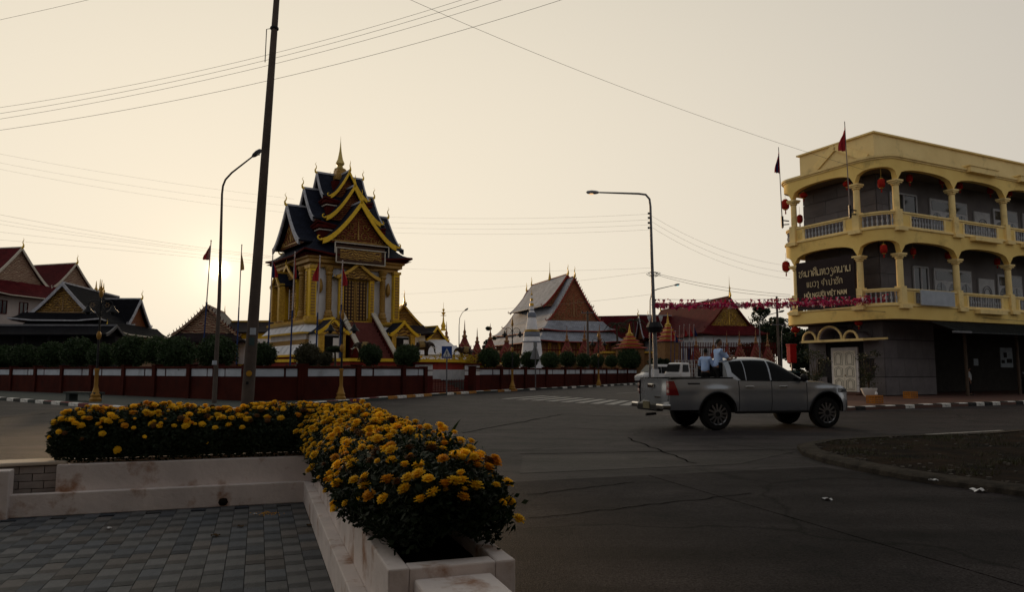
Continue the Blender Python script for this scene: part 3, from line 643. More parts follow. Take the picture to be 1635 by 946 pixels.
# ================================================================ FOLIAGE
def leaf_cloud(mb, n, fn, size, rnd, flat=1.0):
    for k in range(n):
        p, o = fn(rnd); a = Vector((rnd.gauss(0, 1), rnd.gauss(0, 1), rnd.gauss(0, 1) * flat)).normalized(); b = a.cross(Vector((rnd.gauss(0, 1), rnd.gauss(0, 1), rnd.gauss(0, 1)))).normalized()
        l = size * rnd.uniform(.6, 1.3); w = l * .42
        mb.add([p - a * l * .5, p + b * w, p + a * l * .5, p - b * w], [(0, 1, 2, 3)])
def bush_mesh(seed, n=3400, mat=None, rough=.08):
    rnd = random.Random(seed); mb = MB(); ph = [rnd.uniform(0, 6) for _ in range(6)]
    def rad(t, p): return 1 + rough * math.sin(3 * t + ph[0]) * math.cos(2 * p + ph[1]) + rough * math.sin(5 * t + ph[2] + 3 * p) + rough * .7 * math.sin(9 * t + 7 * p + ph[3])
    core = [[None] * 17 for _ in range(9)]
    for i in range(9):
        p = -1.4 + i * 2.95 / 8
        for j in range(17):
            t = 2 * math.pi * j / 16; r = .88 * rad(t, p); core[i][j] = (math.cos(t) * math.cos(p) * r, math.sin(t) * math.cos(p) * r, math.sin(p) * r * .95)
    mb.grid(core)
    def f(rn):
        t = rn.uniform(0, 6.2832); s = rn.uniform(-.97, 1); p = math.asin(s); r = rad(t, p) * (rn.uniform(.86, 1.05) if rn.random() < .9 else rn.uniform(1, 1.14))
        return Vector((math.cos(t) * math.cos(p) * r, math.sin(t) * math.cos(p) * r, s * r * .95)), None
    leaf_cloud(mb, n, f, .13, rnd)
    o = mb.build('crown', mat or LEAF, recalc=False); me = o.data; bpy.data.objects.remove(o); return me
BM = [bush_mesh(s) for s in (1, 2, 3)]; BMB = bush_mesh(9, 2200, LEAFB, .09)
mb = MB(); mb.tube([(0, 0, -1.6), (.03, 0, -.6), (0, .02, -.1)], [.09, .07, .05], 6); o = mb.build('stem', BARK); STEM = o.data; bpy.data.objects.remove(o)
def bush(px, py, wpx, off, label, brown=False, hz=1.0, base=.87):
    """round clipped bush seen at (px,py), wpx wide, planted `off` metres behind the wall line"""
    best = None
    for (a, b) in zip(WP, WP[1:]):
        a = Vector((*a, 0)); b = Vector((*b, 0))
        for k in range(61):
            q = a.lerp(b, k / 60); d_ = abs((q.x / q.y) * FPX + 817.5 - px)
            if best is None or d_ < best[0]: best = (d_, q.y)
    Y = best[1] + off; c = at(px, py, Y); r = wpx / 2 / FPX * Y * .93
    root = thing('round_bush', label, 'bush', (c.x, c.y, base), random.uniform(0, 6), 'clipped round bushes behind the compound wall')
    o = bpy.data.objects.new('crown', BMB if brown else random.choice(BM)); C.objects.link(o); o.parent = root; o.location = (0, 0, c.z - base); o.scale = (r, r, r * hz)
    o = bpy.data.objects.new('stem', STEM); C.objects.link(o); o.parent = root; o.location = (0, 0, c.z - base); o.scale = (1, 1, max(.3, (c.z - base) / 1.6))
BL = [(6, 570, 40, 'dark round bush cut off by the left edge of the photo'), (38, 570, 44, 'round bush second from the left edge behind the wall'),
 (83, 566, 44, 'round bush below the carved gable of the dark hall'), (125, 563, 52, 'large round bush just left of the leftmost gold lamp post'),
 (163, 568, 42, 'small round bush directly behind the leftmost gold lamp post'), (209, 563, 58, 'large round bush below the right end of the dark hall'),
 (250, 560, 44, 'tall dark bush half hidden, between two big ones left of the street lamp'), (281, 566, 62, 'broad round bush left of the slim street lamp'),
 (346, 564, 62, 'broad round bush right behind the slim street lamp, under the sun'), (419, 567, 44, 'round bush peeping out right of the leaning concrete pole'),
 (592, 567, 38, 'neat green round bush in front of the shrine stairs'), (650, 569, 42, 'neat green round bush just left of the elephant statue'),
 (781, 572, 36, 'wide green bush right of the gate shrub'), (816, 576, 32, 'dark round bush behind the lamp post by the white stupa'),
 (845, 575, 30, 'round bush in front of the white stupa base'), (878, 576, 30, 'round bush just right of the white stupa'),
 (906, 574, 28, 'round bush below the left corner of the grey roofed hall'), (931, 576, 25, 'small round bush behind the grey utility pole'),
 (953, 576, 24, 'small round bush behind the fourth lamp post'), (976, 577, 22, 'smallest round bush, left of the wide one by the cars'),
 (1004, 574, 38, 'wide shaggy bush left of the parked white van'), (1028, 574, 20, 'bush partly hidden by the right street lamp pole')]
for px, py, w, lab in BL: bush(px, py, w, 1.7 + (px % 3) * .3, lab, hz=1.08 if px in (250,) else .95)
bush(492, 569, 44, 1.8, 'brownish thin round bush left of the shrine doorway', brown=True)
bush(519, 574, 26, 3.0, 'small reddish shrub beside the brownish bush', brown=True)
bush(535, 558, 26, 5.5, 'small flat-topped bonsai tree in front of the left portal', hz=.45)
# low ground cover on top of the wall
mb = MB(); rnd = random.Random(5)
def gc(rn):
    t = rn.random(); a = Vector((-10.0, 35.4, 0)).lerp(Vector((-5.6, 44.3, 0)), t); return a + Vector((-.5 + rn.gauss(-.2, .25), .5 + rn.gauss(0, .3), 1.45 + rn.random() * .32)), None
leaf_cloud(mb, 5000, gc, .09, rnd)
def gc2(rn):
    t = rn.random(); a = Vector((-34, 51.2, 0)).lerp(Vector((-12.4, 34.9, 0)), t); return a + Vector((.2 + rn.gauss(.2, .3), .8 + rn.gauss(0, .3), 1.36 + rn.random() * .2)), None
leaf_cloud(mb, 4000, gc2, .10, rnd)
tag(mb.build('ground_cover', LEAF, recalc=False), 'low green ground cover growing along the top of the compound wall', 'ground cover', kind='stuff')
mb = MB(); rnd = random.Random(6); cc = at(735, 584, 56)
leaf_cloud(mb, 2600, lambda rn: (Vector((rn.gauss(0, .95), rn.gauss(0, .45), abs(rn.gauss(0, .42)) - .25)), None), .17, rnd)
ys = thing('yellow_shrub', 'bright yellow leafed shrub behind the gate steps', 'shrub', cc)
mb.build('foliage', leafy('yellow_leaf', (.50, .34, .02), (.36, .26, .03), trans=.35), ys, recalc=False)
mb = MB()
for k in range(9): mb.tube([(k * .2 - .8, 0, -1.2), (k * .23 - .92, 0, .1)], .015, 4)
mb.build('stem', BARK, ys)

def tree(px, ytop, Y, wm, hm, label, seed, leaves=5000, mat=TREEL, base=0.0, name='broadleaf_tree', group=None, lsize=.34):
    rnd = random.Random(seed); c = at(px, ytop, Y); top = c.z; root = thing(name, label, 'tree', (c.x, Y, base), 0, group)
    H_ = top - base; mb = MB(); tips = []
    mb.tube([(0, 0, 0), (.1, .05, H_ * .25), (rnd.uniform(-.3, .3), 0, H_ * .55)], [H_ * .035, H_ * .026, H_ * .015], 8)
    for k in range(9):
        a = k * 2.4; e = rnd.uniform(.3, 1.1); l = wm * .42 * rnd.uniform(.7, 1.1); z0 = H_ * rnd.uniform(.25, .5)
        tip = Vector((math.cos(a) * l * math.cos(e), math.sin(a) * l * math.cos(e), min(z0 + l * math.sin(e) + H_ * .18, H_ * .88)))
        mb.tube([(0.05, 0, z0), Vector((0, 0, z0)).lerp(tip, .5) + Vector((0, 0, .2)), tip], [H_ * .013, H_ * .008, .03], 5); tips.append(tip)
    mb.build('trunk', BARK, root)
    cl = []
    for k in range(26):
        t = rnd.choice(tips); cl.append((t * rnd.uniform(.6, 1.05) + Vector((rnd.gauss(0, wm * .10), rnd.gauss(0, wm * .10), rnd.gauss(0, hm * .12))), wm * rnd.uniform(.08, .17)))
    cl.append((Vector((0, 0, H_ - wm * .12)), wm * .13)); cl.append((Vector((0, 0, H_ * .7)), wm * .22))
    def f(rn):
        c_, r_ = rn.choice(cl); v = Vector((rn.gauss(0, 1), rn.gauss(0, 1), rn.gauss(0, 1))).normalized() * r_ * rn.uniform(.5, 1.05) ** .5; v.z *= .75
        p = c_ + v; p.z = min(p.z, H_ - rn.random() * .3); return p, None
    mb = MB(); leaf_cloud(mb, leaves, f, lsize, rnd)
    mb.build('crown', mat, root, recalc=False); return root
TG = 'trees in the far background'
tree(780, 521, 104, 2.9, 5, 'dark narrow tree rising behind the red fence pinnacles left of the stupa', 21, 5200, group=TG, lsize=.26)
tree(1212, 492, 118, 9.5, 9, 'dark tree behind the right end of the red roofed hall', 22, 8000, group=TG)
tree(1243, 508, 112, 8.5, 8, 'dark tree behind the far utility pole near the yellow building', 23, 8000, group=TG)
tree(1272, 522, 100, 6.5, 7, 'dark tree touching the left side of the yellow building', 24, 7000, group=TG)
tree(1290, 560, 80, 5, 4, 'low dark tree beside the red box', 25, 4500, group=TG)
tree(994, 522, 112, 4.2, 5, 'yellowish green tree between the two palms', 26, 3600, mat=leafy('olive_leaf', (.09, .075, .02), (.05, .045, .015)), group=TG, lsize=.3)
tree(1190, 548, 96, 5, 4, 'low dark tree behind the children on the pickup', 27, 4500, group=TG)
tree(1060, 574, 84, 4.6, 3, 'low green bush tree behind the white van', 28, 4200, group=TG)
tree(240, 548, 85, 3.5, 4, 'dark tree tucked behind the round bushes left of the small brown hall', 29, 3000, group=TG)
def palm(px, py, Y, label, seed):
    rnd = random.Random(seed); c = at(px, py, Y); root = thing('palm_tree', label, 'palm', (c.x, Y, 0), 0, 'palms beside the grey roofed hall')
    mb = MB(); mb.tube([(0, 0, 0), (.2, 0, c.z * .5), (0, 0, c.z - .4)], [.22, .16, .12], 8); mb.build('trunk', BARK, root)
    for k in range(13):
        a = k * 2 * math.pi / 13 + rnd.uniform(-.2, .2); l = rnd.uniform(1.5, 2.1); e = rnd.uniform(.1, .9); pts = []
        for i in range(7):
            t = i / 6; pts.append(Vector((math.cos(a) * l * t, math.sin(a) * l * t, c.z - .4 + l * (math.sin(e) * t - 1.0 * t * t))))
        mb = MB(); d = Vector((math.cos(a), math.sin(a), 0)); s = Vector((-d.y, d.x, 0)); mb.tube(pts, .02, 3)
        for i in range(12):
            t = .1 + i / 13; p = pts[0].lerp(pts[-1], t); j = min(5, int(t * 6)); p = pts[j].lerp(pts[j + 1], t * 6 - j)
            for q in (-1, 1):
                e_ = p + s * q * .38 * (1 - t * .5) + d * .12 + Vector((0, 0, -.22)); mb.add([p, p + d * .09, e_], [(0, 1, 2)])
        mb.build('frond', TREEL, root, recalc=False)
palm(984, 513, 108, 'left palm tree with drooping fronds by the grey roofed hall', 1)
palm(1011, 507, 110, 'right and taller palm tree near the far street lamp', 2)

# ================================================================ TEMPLE ARCHITECTURE HELPERS
def curl(mb, p, d, s, m=0):                     # upturned end of a bargeboard
    p = Vector(p); d = Vector(d).normalized(); up = Vector((0, 0, 1)); pts = []
    for i in range(9):
        t = i / 8; a = -1.0 + t * 4.4; r = s * (1 - t * .62); pts.append(p + d * (s * 1.0 + math.sin(a) * r * .9) + up * (s * .9 - math.cos(a) * r * .9))
    mb.tube(pts, [s * .34 * (1 - .75 * i / 8) for i in range(9)], 6, m)
def chofa(mb, p, d, s, m=0):                    # slender horn rising from the gable peak, leaning outward
    p = Vector(p); d = Vector(d).normalized(); pts = []
    for t, x, z in ((0, 0, -.15), (.1, .22, .10), (.25, .30, .38), (.45, .12, .68), (.6, .10, .95), (.8, .30, 1.25), (1, .12, 1.55)): pts.append(p + d * (x * s) + Vector((0, 0, z * s)))
    mb.tube(pts, [.16 * s, .17 * s, .10 * s, .075 * s, .055 * s, .035 * s, .008 * s], 6, m)
def prof(zr, hw, ze, n=9, c=1.35):
    return [(hw * i / n, zr - (zr - ze) * (1 - (1 - i / n) ** c)) for i in range(n + 1)]
def gable(parent, T, zr, hw, ze, y0, y1, roof, barge, tymp, bw=.28, ends=(True, False), names=('roof', 'bargeboard', 'gable_panel'), c=1.35, curls=True, horn=1.0, ridge=None, inset=.35, orn=None):
    """gable roof whose ridge runs along local Y from y0 (front) to y1; T places it"""
    pr = prof(zr, hw, ze, c=c); mb = MB()
    for s in (-1, 1):
        sl = [0.0]
        for a, b in zip(pr, pr[1:]): sl.append(sl[-1] + math.hypot(a[0] - b[0], a[1] - b[1]))
        for (dz, fl) in ((0, s > 0), (-.12, s < 0)):
            rows = []; uv = []
            for y in (y0, y1):
                rows.append([T @ Vector((s * x, y, z + dz)) for x, z in pr]); uv.append([(y, v) for v in sl])
            mb.grid(rows, uv=uv, flip=fl)
        ex, ez = pr[-1]; q = [T @ Vector((s * ex, y, ez + dz)) for y, dz in ((y0, 0), (y1, 0), (y1, -.12), (y0, -.12))]; mb.add(q, [(0, 1, 2, 3)], 0, [((0, 0),) * 4])
    r = mb.build(names[0], roof, parent)
    mb = MB(); mb.bar(T @ Vector((0, y0, zr + .03)), T @ Vector((0, y1, zr + .03)), .16, .14); mb.build('ridge', ridge or barge, r)
    for k, (y, on) in enumerate(((y0, ends[0]), (y1, ends[1]))):
        if not on: continue
        sg = -1 if k == 0 else 1; mb = MB(); D_ = (T.to_3x3() @ Vector((0, sg, 0)))
        for s in (-1, 1):
            a = []; b = []
            for x, z in pr: a.append((s * x, z + .06)); b.append((s * x, z - bw))
            rows = [[T @ Vector((x, y + sg * o, z)) for x, z in line] for line, o in ((a, .08), (b, .08), (b, -.04), (a, -.04), (a, .08))]
            mb.grid(rows)
            if curls: curl(mb, T @ Vector((s * (hw - .05), y + sg * .02, ze - .12)), T.to_3x3() @ Vector((s, 0, 0)), bw * .75)
        bo_ = mb.build(names[1], barge, parent, smooth=40)
        if horn:
            mb = MB(); chofa(mb, T @ Vector((0, y, zr)), D_, horn); mb.build('finial', YEL if barge is not GREYM else GREYM, bo_, smooth=60)
        iy = y - sg * inset; mb = MB(); tp = [(x * .94, z - .10) for x, z in pr]; pts = [T @ Vector((x, iy, z)) for x, z in tp] + [T @ Vector((-x, iy, z)) for x, z in reversed(tp[1:])]
        mb.poly(pts, (T.to_3x3() @ Vector((0, -sg * .15, 0)))); to = mb.build(names[2], tymp, parent)
        if orn:
            mb = MB(); hgt = zr - ze; yo = iy + sg * .03
            def V(x, z): return T @ Vector((x, yo, ze + z))
            for s in (-1, 1):
                for (cx, cz, r0, tw) in ((.17, .16, .13, 1), (.42, .10, .10, -1), (.20, .42, .10, -1), (.62, .07, .07, 1)):
                    pts = [V(s * hw * (cx + r0 * (1 - t / 14) * math.cos(tw * t * .6)), hgt * (cz + r0 * 1.2 * (1 - t / 14) * math.sin(tw * t * .6))) for t in range(13)]
                    mb.tube(pts, hgt * .012, 4)
            mb.tube([V(0, hgt * .08), V(0, hgt * .62)], [hgt * .03, hgt * .006], 6)
            mb.bar(V(-hw * .8, .08), V(hw * .8, .08), .1, .1)
            mb.build('gilded_scroll', orn, to)
    return r
def skirt(parent, T, hx0, hy0, z0, hx1, hy1, z1, roof, name='skirt_roof', trim=None, c=.12):
    """hipped skirt roof from the inner top rectangle down to the outer eaves"""
    mb = MB(); n = 5
    def ring(t):
        z = z0 + (z1 - z0) * t - c * math.sin(math.pi * t) * abs(z1 - z0) ; return hx0 + (hx1 - hx0) * t, hy0 + (hy1 - hy0) * t, z
    for side in range(4):
        rows = []; uv = []
        for i in range(n + 1):
            hx, hy, z = ring(i / n); cs = [(-hx, -hy), (hx, -hy), (hx, hy), (-hx, hy)]; a = cs[side]; b = cs[(side + 1) % 4]
            lift = .0 + .22 * (i / n) ** 3 * (abs(z1 - z0) ** .5)
            rows.append([T @ Vector((a[0], a[1], z + lift)), T @ Vector(((a[0] * 3 + b[0]) / 4, (a[1] * 3 + b[1]) / 4, z)), T @ Vector(((a[0] + b[0]) / 2, (a[1] + b[1]) / 2, z)), T @ Vector(((a[0] + b[0] * 3) / 4, (a[1] + b[1] * 3) / 4, z)), T @ Vector((b[0], b[1], z + lift))])
            L_ = math.hypot(a[0] - b[0], a[1] - b[1]); uv.append([(-L_ / 2, i * .5), (-L_ / 4, i * .5), (0, i * .5), (L_ / 4, i * .5), (L_ / 2, i * .5)])
        mb.grid(rows, uv=uv)
        lo = [p - Vector((0, 0, .14)) for p in rows[-1]]; mb.grid([rows[-1], lo], uv=[[(0, 0)] * 5] * 2)
    r = mb.build(name, roof, parent)
    mb = MB(); mb.add([T @ Vector(p) for p in ((-hx1, -hy1, z1 - .10), (hx1, -hy1, z1 - .10), (hx1, hy1, z1 - .10), (-hx1, hy1, z1 - .10))], [(0, 1, 2, 3)]); mb.build('soffit', DRED, r)
    if trim:
        mb = MB(); cs = [(-hx1, -hy1), (hx1, -hy1), (hx1, hy1), (-hx1, hy1)]; lift = .22 * (abs(z1 - z0) ** .5)
        for i in range(4):
            a, b = cs[i], cs[(i + 1) % 4]; m_ = ((a[0] + b[0]) / 2, (a[1] + b[1]) / 2)
            q = [T @ Vector((a[0], a[1], z1 + lift - .08)), T @ Vector(((a[0] * 3 + b[0]) / 4, (a[1] * 3 + b[1]) / 4, z1 - .08)), T @ Vector(((a[0] + b[0] * 3) / 4, (a[1] + b[1] * 3) / 4, z1 - .08)), T @ Vector((b[0], b[1], z1 + lift - .08))]
            for u, v in zip(q, q[1:]): mb.bar(u, v, .12, .12)
        mb.build('eaves_trim', trim, r)
    return r
def window(parent, T, x, z, w, h, y, mat_f, sg=-1, side=False):
    def P(a, b, c_): return T @ (Vector((c_, a, b)) if side else Vector((a, c_, b)))
    mb = MB(); d = .06
    for (a0, b0, a1, b1) in ((x - w / 2, z, x + w / 2, z), (x - w / 2, z + h, x + w / 2, z + h), (x - w / 2, z, x - w / 2, z + h), (x + w / 2, z, x + w / 2, z + h), (x, z, x, z + h)):
        mb.bar(P(a0, b0, y + sg * .03), P(a1, b1, y + sg * .03), .09)
    f = mb.build('window', mat_f, parent); mb = MB()
    q = [P(x - w / 2, z, y + sg * .015), P(x + w / 2, z, y + sg * .015), P(x + w / 2, z + h, y + sg * .015), P(x - w / 2, z + h, y + sg * .015)]
    mb.add(q, [(0, 1, 2, 3)]); mb.build('pane', GLASSD, f)
GLASSD = M('dark_glass', (0.015, 0.018, 0.022), rough=.12, bump=0, spec=.6)
def hallbox(parent, T, hx, hy, z0, z1, mat, name='wall'):
    mb = MB(); mb.poly([T @ Vector(p) for p in ((-hx, -hy, z0), (hx, -hy, z0), (hx, hy, z0), (-hx, hy, z0))], (0, 0, z1 - z0)); return mb.build(name, mat, parent)
def pillars(parent, T, pts, z0, z1, r, mat, cap=GOLD):
    for x, y in pts:
        mb = MB(); p = T @ Vector((x, y, z0)); mb.lathe([(r * 1.5, 0), (r * 1.5, .25), (r, .35), (r * .92, z1 - z0 - .4), (r * 1.3, z1 - z0 - .2), (r * 1.5, z1 - z0)], 10, p); mb.build('column', mat, parent, smooth=40)
I4 = Matrix.Identity(4)
def TR(x=0, y=0, rz=0, z=0): return Matrix.Translation((x, y, z)) @ Matrix.Rotation(R(rz), 4, 'Z')
# ================================================================ MAIN SHRINE
sc0 = at(541.5, 330, 58.0)
SH = thing('temple_shrine', 'tall tiered shrine with blue-black roofs, yellow bargeboards, gilded columns and golden spire', 'shrine', (sc0.x, 58.0, 0), R(36))
SW = M('shrine_white', (0.76, 0.76, 0.80), (0.62, 0.62, 0.66), rough=.75, scale=1.5)
GOLDC = M('carved_gilt', (0.40, 0.23, 0.045), (0.20, 0.105, 0.02), rough=.42, metal=.3, scale=14, bump=1.0, bscale=16, spec=.5)
CREAM = M('cream_trim', (0.55, 0.50, 0.42), (0.42, 0.38, 0.32), rough=.6)
GREYB = M('pale_grey_barge', (0.46, 0.46, 0.50), (0.27, 0.27, 0.30), rough=.6)
mb = MB(); mb.sq([(4.9, .9), (4.9, 1.9), (4.75, 1.95), (4.75, 2.25)]); mb.build('plinth', SW, SH)
mb = MB(); mb.sq([(4.85, 2.25), (4.85, 2.5), (4.78, 2.5)]); mb.build('plinth_band', DRED, SH)
mb = MB(); mb.sq([(4.95, 2.5), (4.95, 2.64), (4.7, 2.66)]); mb.build('plinth_cornice', YEL, SH)
mb = MB(); mb.sq([(4.75, 2.66), (4.2, 3.35), (4.1, 3.4)]); mb.build('lower_petal_tier', SW, SH)
mb = MB(); mb.sq([(4.0, 3.38), (4.0, 3.75), (3.9, 3.76)]); mb.build('gilt_frieze', GOLDC, SH)
mb = MB(); mb.sq([(3.85, 3.7), (3.85, 4.18)]); mb.build('recess', SW, SH)
mb = MB(); mb.sq([(4.45, 4.16), (4.45, 4.24), (4.3, 4.26)]); mb.build('tier_cornice', YEL, SH)
mb = MB(); mb.sq([(4.4, 4.26), (3.9, 4.85)]); mb.build('upper_petal_tier', SW, SH)
for side in range(4):                                           # ribs that divide the petal tiers into lotus petals
    T = TR(0, 0, side * 90)
    for tt, (h0, z0, h1, z1, nn) in enumerate(((4.75, 2.66, 4.2, 3.35, 7), (4.4, 4.26, 3.9, 4.85, 7))):
        mb = MB()
        for k in range(nn):
            x = (k - (nn - 1) / 2) / (nn / 2) * h1; w = h1 / nn * .92
            mb.add([T @ Vector(p) for p in ((x - w, -h0 - .05, z0), (x + w, -h0 - .05, z0), (x + w * .75, -h1 - .12, z1 - .1), (x, -h1 - .02, z1), (x - w * .75, -h1 - .12, z1 - .1), (x, -(h0 + h1) / 2 - .2, (z0 + z1) / 2))],
                   [(0, 1, 5), (1, 2, 5), (2, 3, 5), (3, 4, 5), (4, 0, 5)])
        mb.build('lotus_petals', SW, SH, recalc=False)
mb = MB(); mb.sq([(4.0, 4.84), (4.15, 4.95), (4.15, 5.08), (3.95, 5.10), (3.95, 5.2)]); mb.build('podium_cornice', GOLD, SH)
mb = MB(); mb.sq([(3.25, 5.15), (3.25, 9.5)]); mb.build('cella_wall', SW, SH)
mb = MB(); mb.sq([(3.5, 9.1), (3.5, 9.3), (3.75, 9.4), (3.75, 9.62), (3.9, 9.7), (3.9, 9.85)]); mb.build('entablature', GOLDC, SH)
mb = MB(); mb.sq([(4.05, 9.85), (4.05, 10.0)]); mb.build('eaves_beam', DRED, SH)
def gilt_column(parent, p, z0, z1, r):
    mb = MB(); H_ = z1 - z0; pr = [(r * 1.9, 0), (r * 1.9, .10), (r * 1.5, .16), (r * 1.65, .30), (r * 1.25, .42), (r * 1.35, .55), (r * 1.0, .72)]
    n = 15
    for i in range(n): z = .75 + (H_ - 1.5) * i / n; pr += [(r * .92, z), (r * 1.06, z + (H_ - 1.5) / n * .6)]
    pr += [(r * .9, H_ - .72), (r * 1.3, H_ - .55), (r * 1.1, H_ - .42), (r * 1.5, H_ - .2), (r * 1.6, H_)]
    mb.lathe(pr, 12, (p[0], p[1], z0)); return mb.build('column', GOLDC, parent, smooth=35)
def gilt_pilaster(parent, T, x, z0, z1, w, y=-3.45):
    mb = MB(); mb.box(T @ Vector((x, y, (z0 + z1) / 2)), (w, w * .8, z1 - z0), rz=T.to_euler().z); c = mb.build('pilaster', YEL, parent)
    mb = MB(); n = int((z1 - z0 - .6) / .22)
    for k in range(n): mb.box(T @ Vector((x, y - w * .4 - .02, z0 + .4 + k * .22)), (w * .62, .05, .15), rz=T.to_euler().z)
    mb.build('carved_panel', GOLDC, c)
    mb = MB(); mb.box(T @ Vector((x, y, z0 + .12)), (w * 1.35, w * 1.2, .24), rz=T.to_euler().z); mb.box(T @ Vector((x, y, z1 - .1)), (w * 1.3, w * 1.15, .2), rz=T.to_euler().z); mb.build('base_and_cap', GOLD, c)
for side in range(4):
    T = TR(0, 0, side * 90)
    for s in (-1, 1):
        if side % 2 == 0: gilt_pilaster(SH, T, s * 3.35, 5.2, 9.15, .5)
        else: gilt_pilaster(SH, T, s * 2.95, 5.2, 9.15, .42)
        gilt_column(SH, T @ Vector((s * 2.15, -3.62, 0)), 5.2, 9.15, .22)
        gilt_pilaster(SH, T, s * 1.22, 5.2, 8.5, .36, y=-3.62)
    mb = MB(); mb.box(T @ Vector((0, -3.30, 6.75)), (1.96, .14, 3.2), rz=R(side * 90)); dr = mb.build('door_frame', YEL, SH)
    for s in (-1, 1):
        mb = MB(); mb.box(T @ Vector((s * .47, -3.42, 6.72)), (.86, .08, 3.05), rz=R(side * 90)); lf = mb.build('door_leaf', M('dark_lacquer', (.03, .012, .01), rough=.4), dr)
        mb = MB()
        for a in range(3):
            for b_ in range(12):
                mb.box(T @ Vector((s * .47 + (a - 1) * .26, -3.475, 5.4 + b_ * .25)), (.13, .03, .16), rz=R(side * 90 + 0))
        mb.bar(T @ Vector((s * .06, -3.48, 5.25)), T @ Vector((s * .06, -3.48, 8.2)), .07); mb.build('gilt_lattice', GOLDC, dr)
    gable(SH, T, 9.55, 1.75, 8.45, -4.05, -3.2, ROOFD, GOLD, GABG, bw=.2, horn=.35, inset=.12, names=('door_pediment_roof', 'pediment_bargeboard', 'pediment_panel'))
    for s in (-1, 1):
        mb = MB(); mb.lathe([(.05, 0), (.16, .2), (.2, .5), (.12, .9), (.03, 1.05)], 8, T @ Vector((s * 2.72, -3.42, 7.2)), sy=1); mb.build('wall_plaque', GOLDC, SH, smooth=50)
# name board under the front gable
mb = MB(); mb.box((0, -4.28, 10.08), (3.9, .12, 1.30)); nb = mb.build('name_board', M('board_dark', (.07, .035, .02), rough=.6), SH)
mb = MB(); mb.box((0, -4.35, 10.05), (3.3, .05, .72)); mb.build('board_relief', GABG, nb)
mb = MB()
for a, b_ in (((-2.05, 10.5), (2.05, 10.5)), ((-1.95, 9.42), (1.95, 9.42)), ((-2.05, 10.9), (2.25, 10.9)), ((-2.05, 10.1), (-2.05, 10.9)), ((2.25, 10.1), (2.25, 10.9)), ((-1.95, 9.42), (-1.95, 10.5)), ((1.95, 9.42), (1.95, 10.5))):
    mb.bar((a[0], -4.37, a[1]), (b_[0], -4.37, b_[1]), .07)
mb.build('board_frame', CREAM, nb)
skirt(SH, I4, 3.0, 3.0, 11.25, 4.3, 4.3, 10.05, ROOFB, trim=DRED)
mb = MB(); mb.sq([(2.5, 11.0), (2.5, 12.05), (2.75, 12.2), (2.75, 12.45), (2.55, 12.5)]); mb.build('core_tier', DRED, SH)
mb = MB(); mb.sq([(2.62, 12.02), (2.62, 12.1)]); mb.build('core_cornice', CREAM, SH)
skirt(SH, I4, 1.9, 1.9, 13.3, 2.75, 2.75, 12.5, ROOFB, trim=DRED)
mb = MB(); mb.sq([(1.7, 13.2), (1.7, 14.2), (1.95, 14.35), (1.95, 14.55)]); mb.build('core_tier', DRED, SH)
mb = MB(); mb.sq([(1.82, 14.14), (1.82, 14.22)]); mb.build('core_cornice', CREAM, SH)
skirt(SH, I4, 1.1, 1.1, 15.4, 1.95, 1.95, 14.6, ROOFB, trim=DRED)
mb = MB(); mb.sq([(.9, 15.2), (.9, 16.4)]); mb.build('core_tier', DRED, SH)
for k, (L_, zr, hw, ze, bw) in enumerate(((4.2, 14.15, 2.95, 11.05, .36), (2.9, 15.65, 2.2, 13.0, .30), (1.9, 17.05, 1.5, 14.95, .26))):
    for side in range(4):
        gable(SH, TR(0, 0, side * 90), zr, hw, ze, -L_, 0, ROOFB, YEL if side in (0, 2) else GREYB, GABR, bw=bw, horn=.62 - .04 * k, inset=.45, orn=GOLDC if (k == 0 and side in (0, 3)) else None, ridge=GREYB, c=1.45, curls=side in (0, 2))
mb = MB(); mb.sq([(.62, 16.6), (.62, 16.9), (.5, 17.0), (.5, 17.25), (.38, 17.35), (.38, 17.55)]); mb.build('spire_base', GOLDC, SH)
mb = MB(); mb.lathe([(.42, 17.5), (.46, 17.62), (.26, 17.72), (.2, 17.9), (.32, 18.0), (.35, 18.12), (.22, 18.4), (.15, 18.75), (.09, 19.1), (.05, 19.5), (.02, 19.9), (.005, 20.35)], 14)
mb.build('spire', M('pale_gilt', (.55, .42, .16), (.4, .3, .1), rough=.3, metal=.4), SH, smooth=60)
# stairs, balustrades, portals
mb_red = M('red_stair', (.16, .05, .045), (.12, .035, .03), rough=.8)
for k in range(16):
    mb = MB(); z = 5.08 - k * .26; mb.box((0, -4.15 - .30 * k - .15, z / 2 + .4), (2.2, .31, z - .8)); mb.build('stair_step', mb_red, SH)
for s in (-1, 1):
    mb = MB(); mb.poly([(s * 1.28 - .12, -4.0, .9), (s * 1.28 - .12, -4.0, 5.75), (s * 1.28 - .12, -8.9, 1.6), (s * 1.28 - .12, -8.9, .9)], (.24, 0, 0)); mb.build('balustrade', DRED, SH)
    mb = MB(); mb.bar((s * 1.28, -3.95, 5.8), (s * 1.28, -9.0, 1.62), .34, .12); mb.build('balustrade_cap', CREAM, SH)
    T = TR(s * 2.75, -4.9)
    hallbox(SH, T, .95, .9, 1.0, 4.1, SW, 'portal_wall')
    mb = MB(); mb.box(T @ Vector((0, -.95, 3.0)), (1.0, .12, 1.9)); mb.build('portal_opening', DARK, SH)
    mb = MB(); mb.box(T @ Vector((.28, -1.0, 2.95)), (.42, .06, 1.7)); mb.build('portal_door', SW, SH)
    for q in (-1, 1): mb = MB(); mb.box(T @ Vector((q * .78, -1.0, 2.5)), (.36, .3, 3.1)); mb.box(T @ Vector((q * .78, -1.0, 4.1)), (.5, .42, .16)); mb.build('portal_pilaster', GOLD, SH)
    gable(SH, T, 5.15, 1.15, 4.2, -1.25, .6, ROOFB, YEL, GABG, bw=.2, horn=0, inset=.12, names=('portal_roof', 'portal_bargeboard', 'portal_panel'))
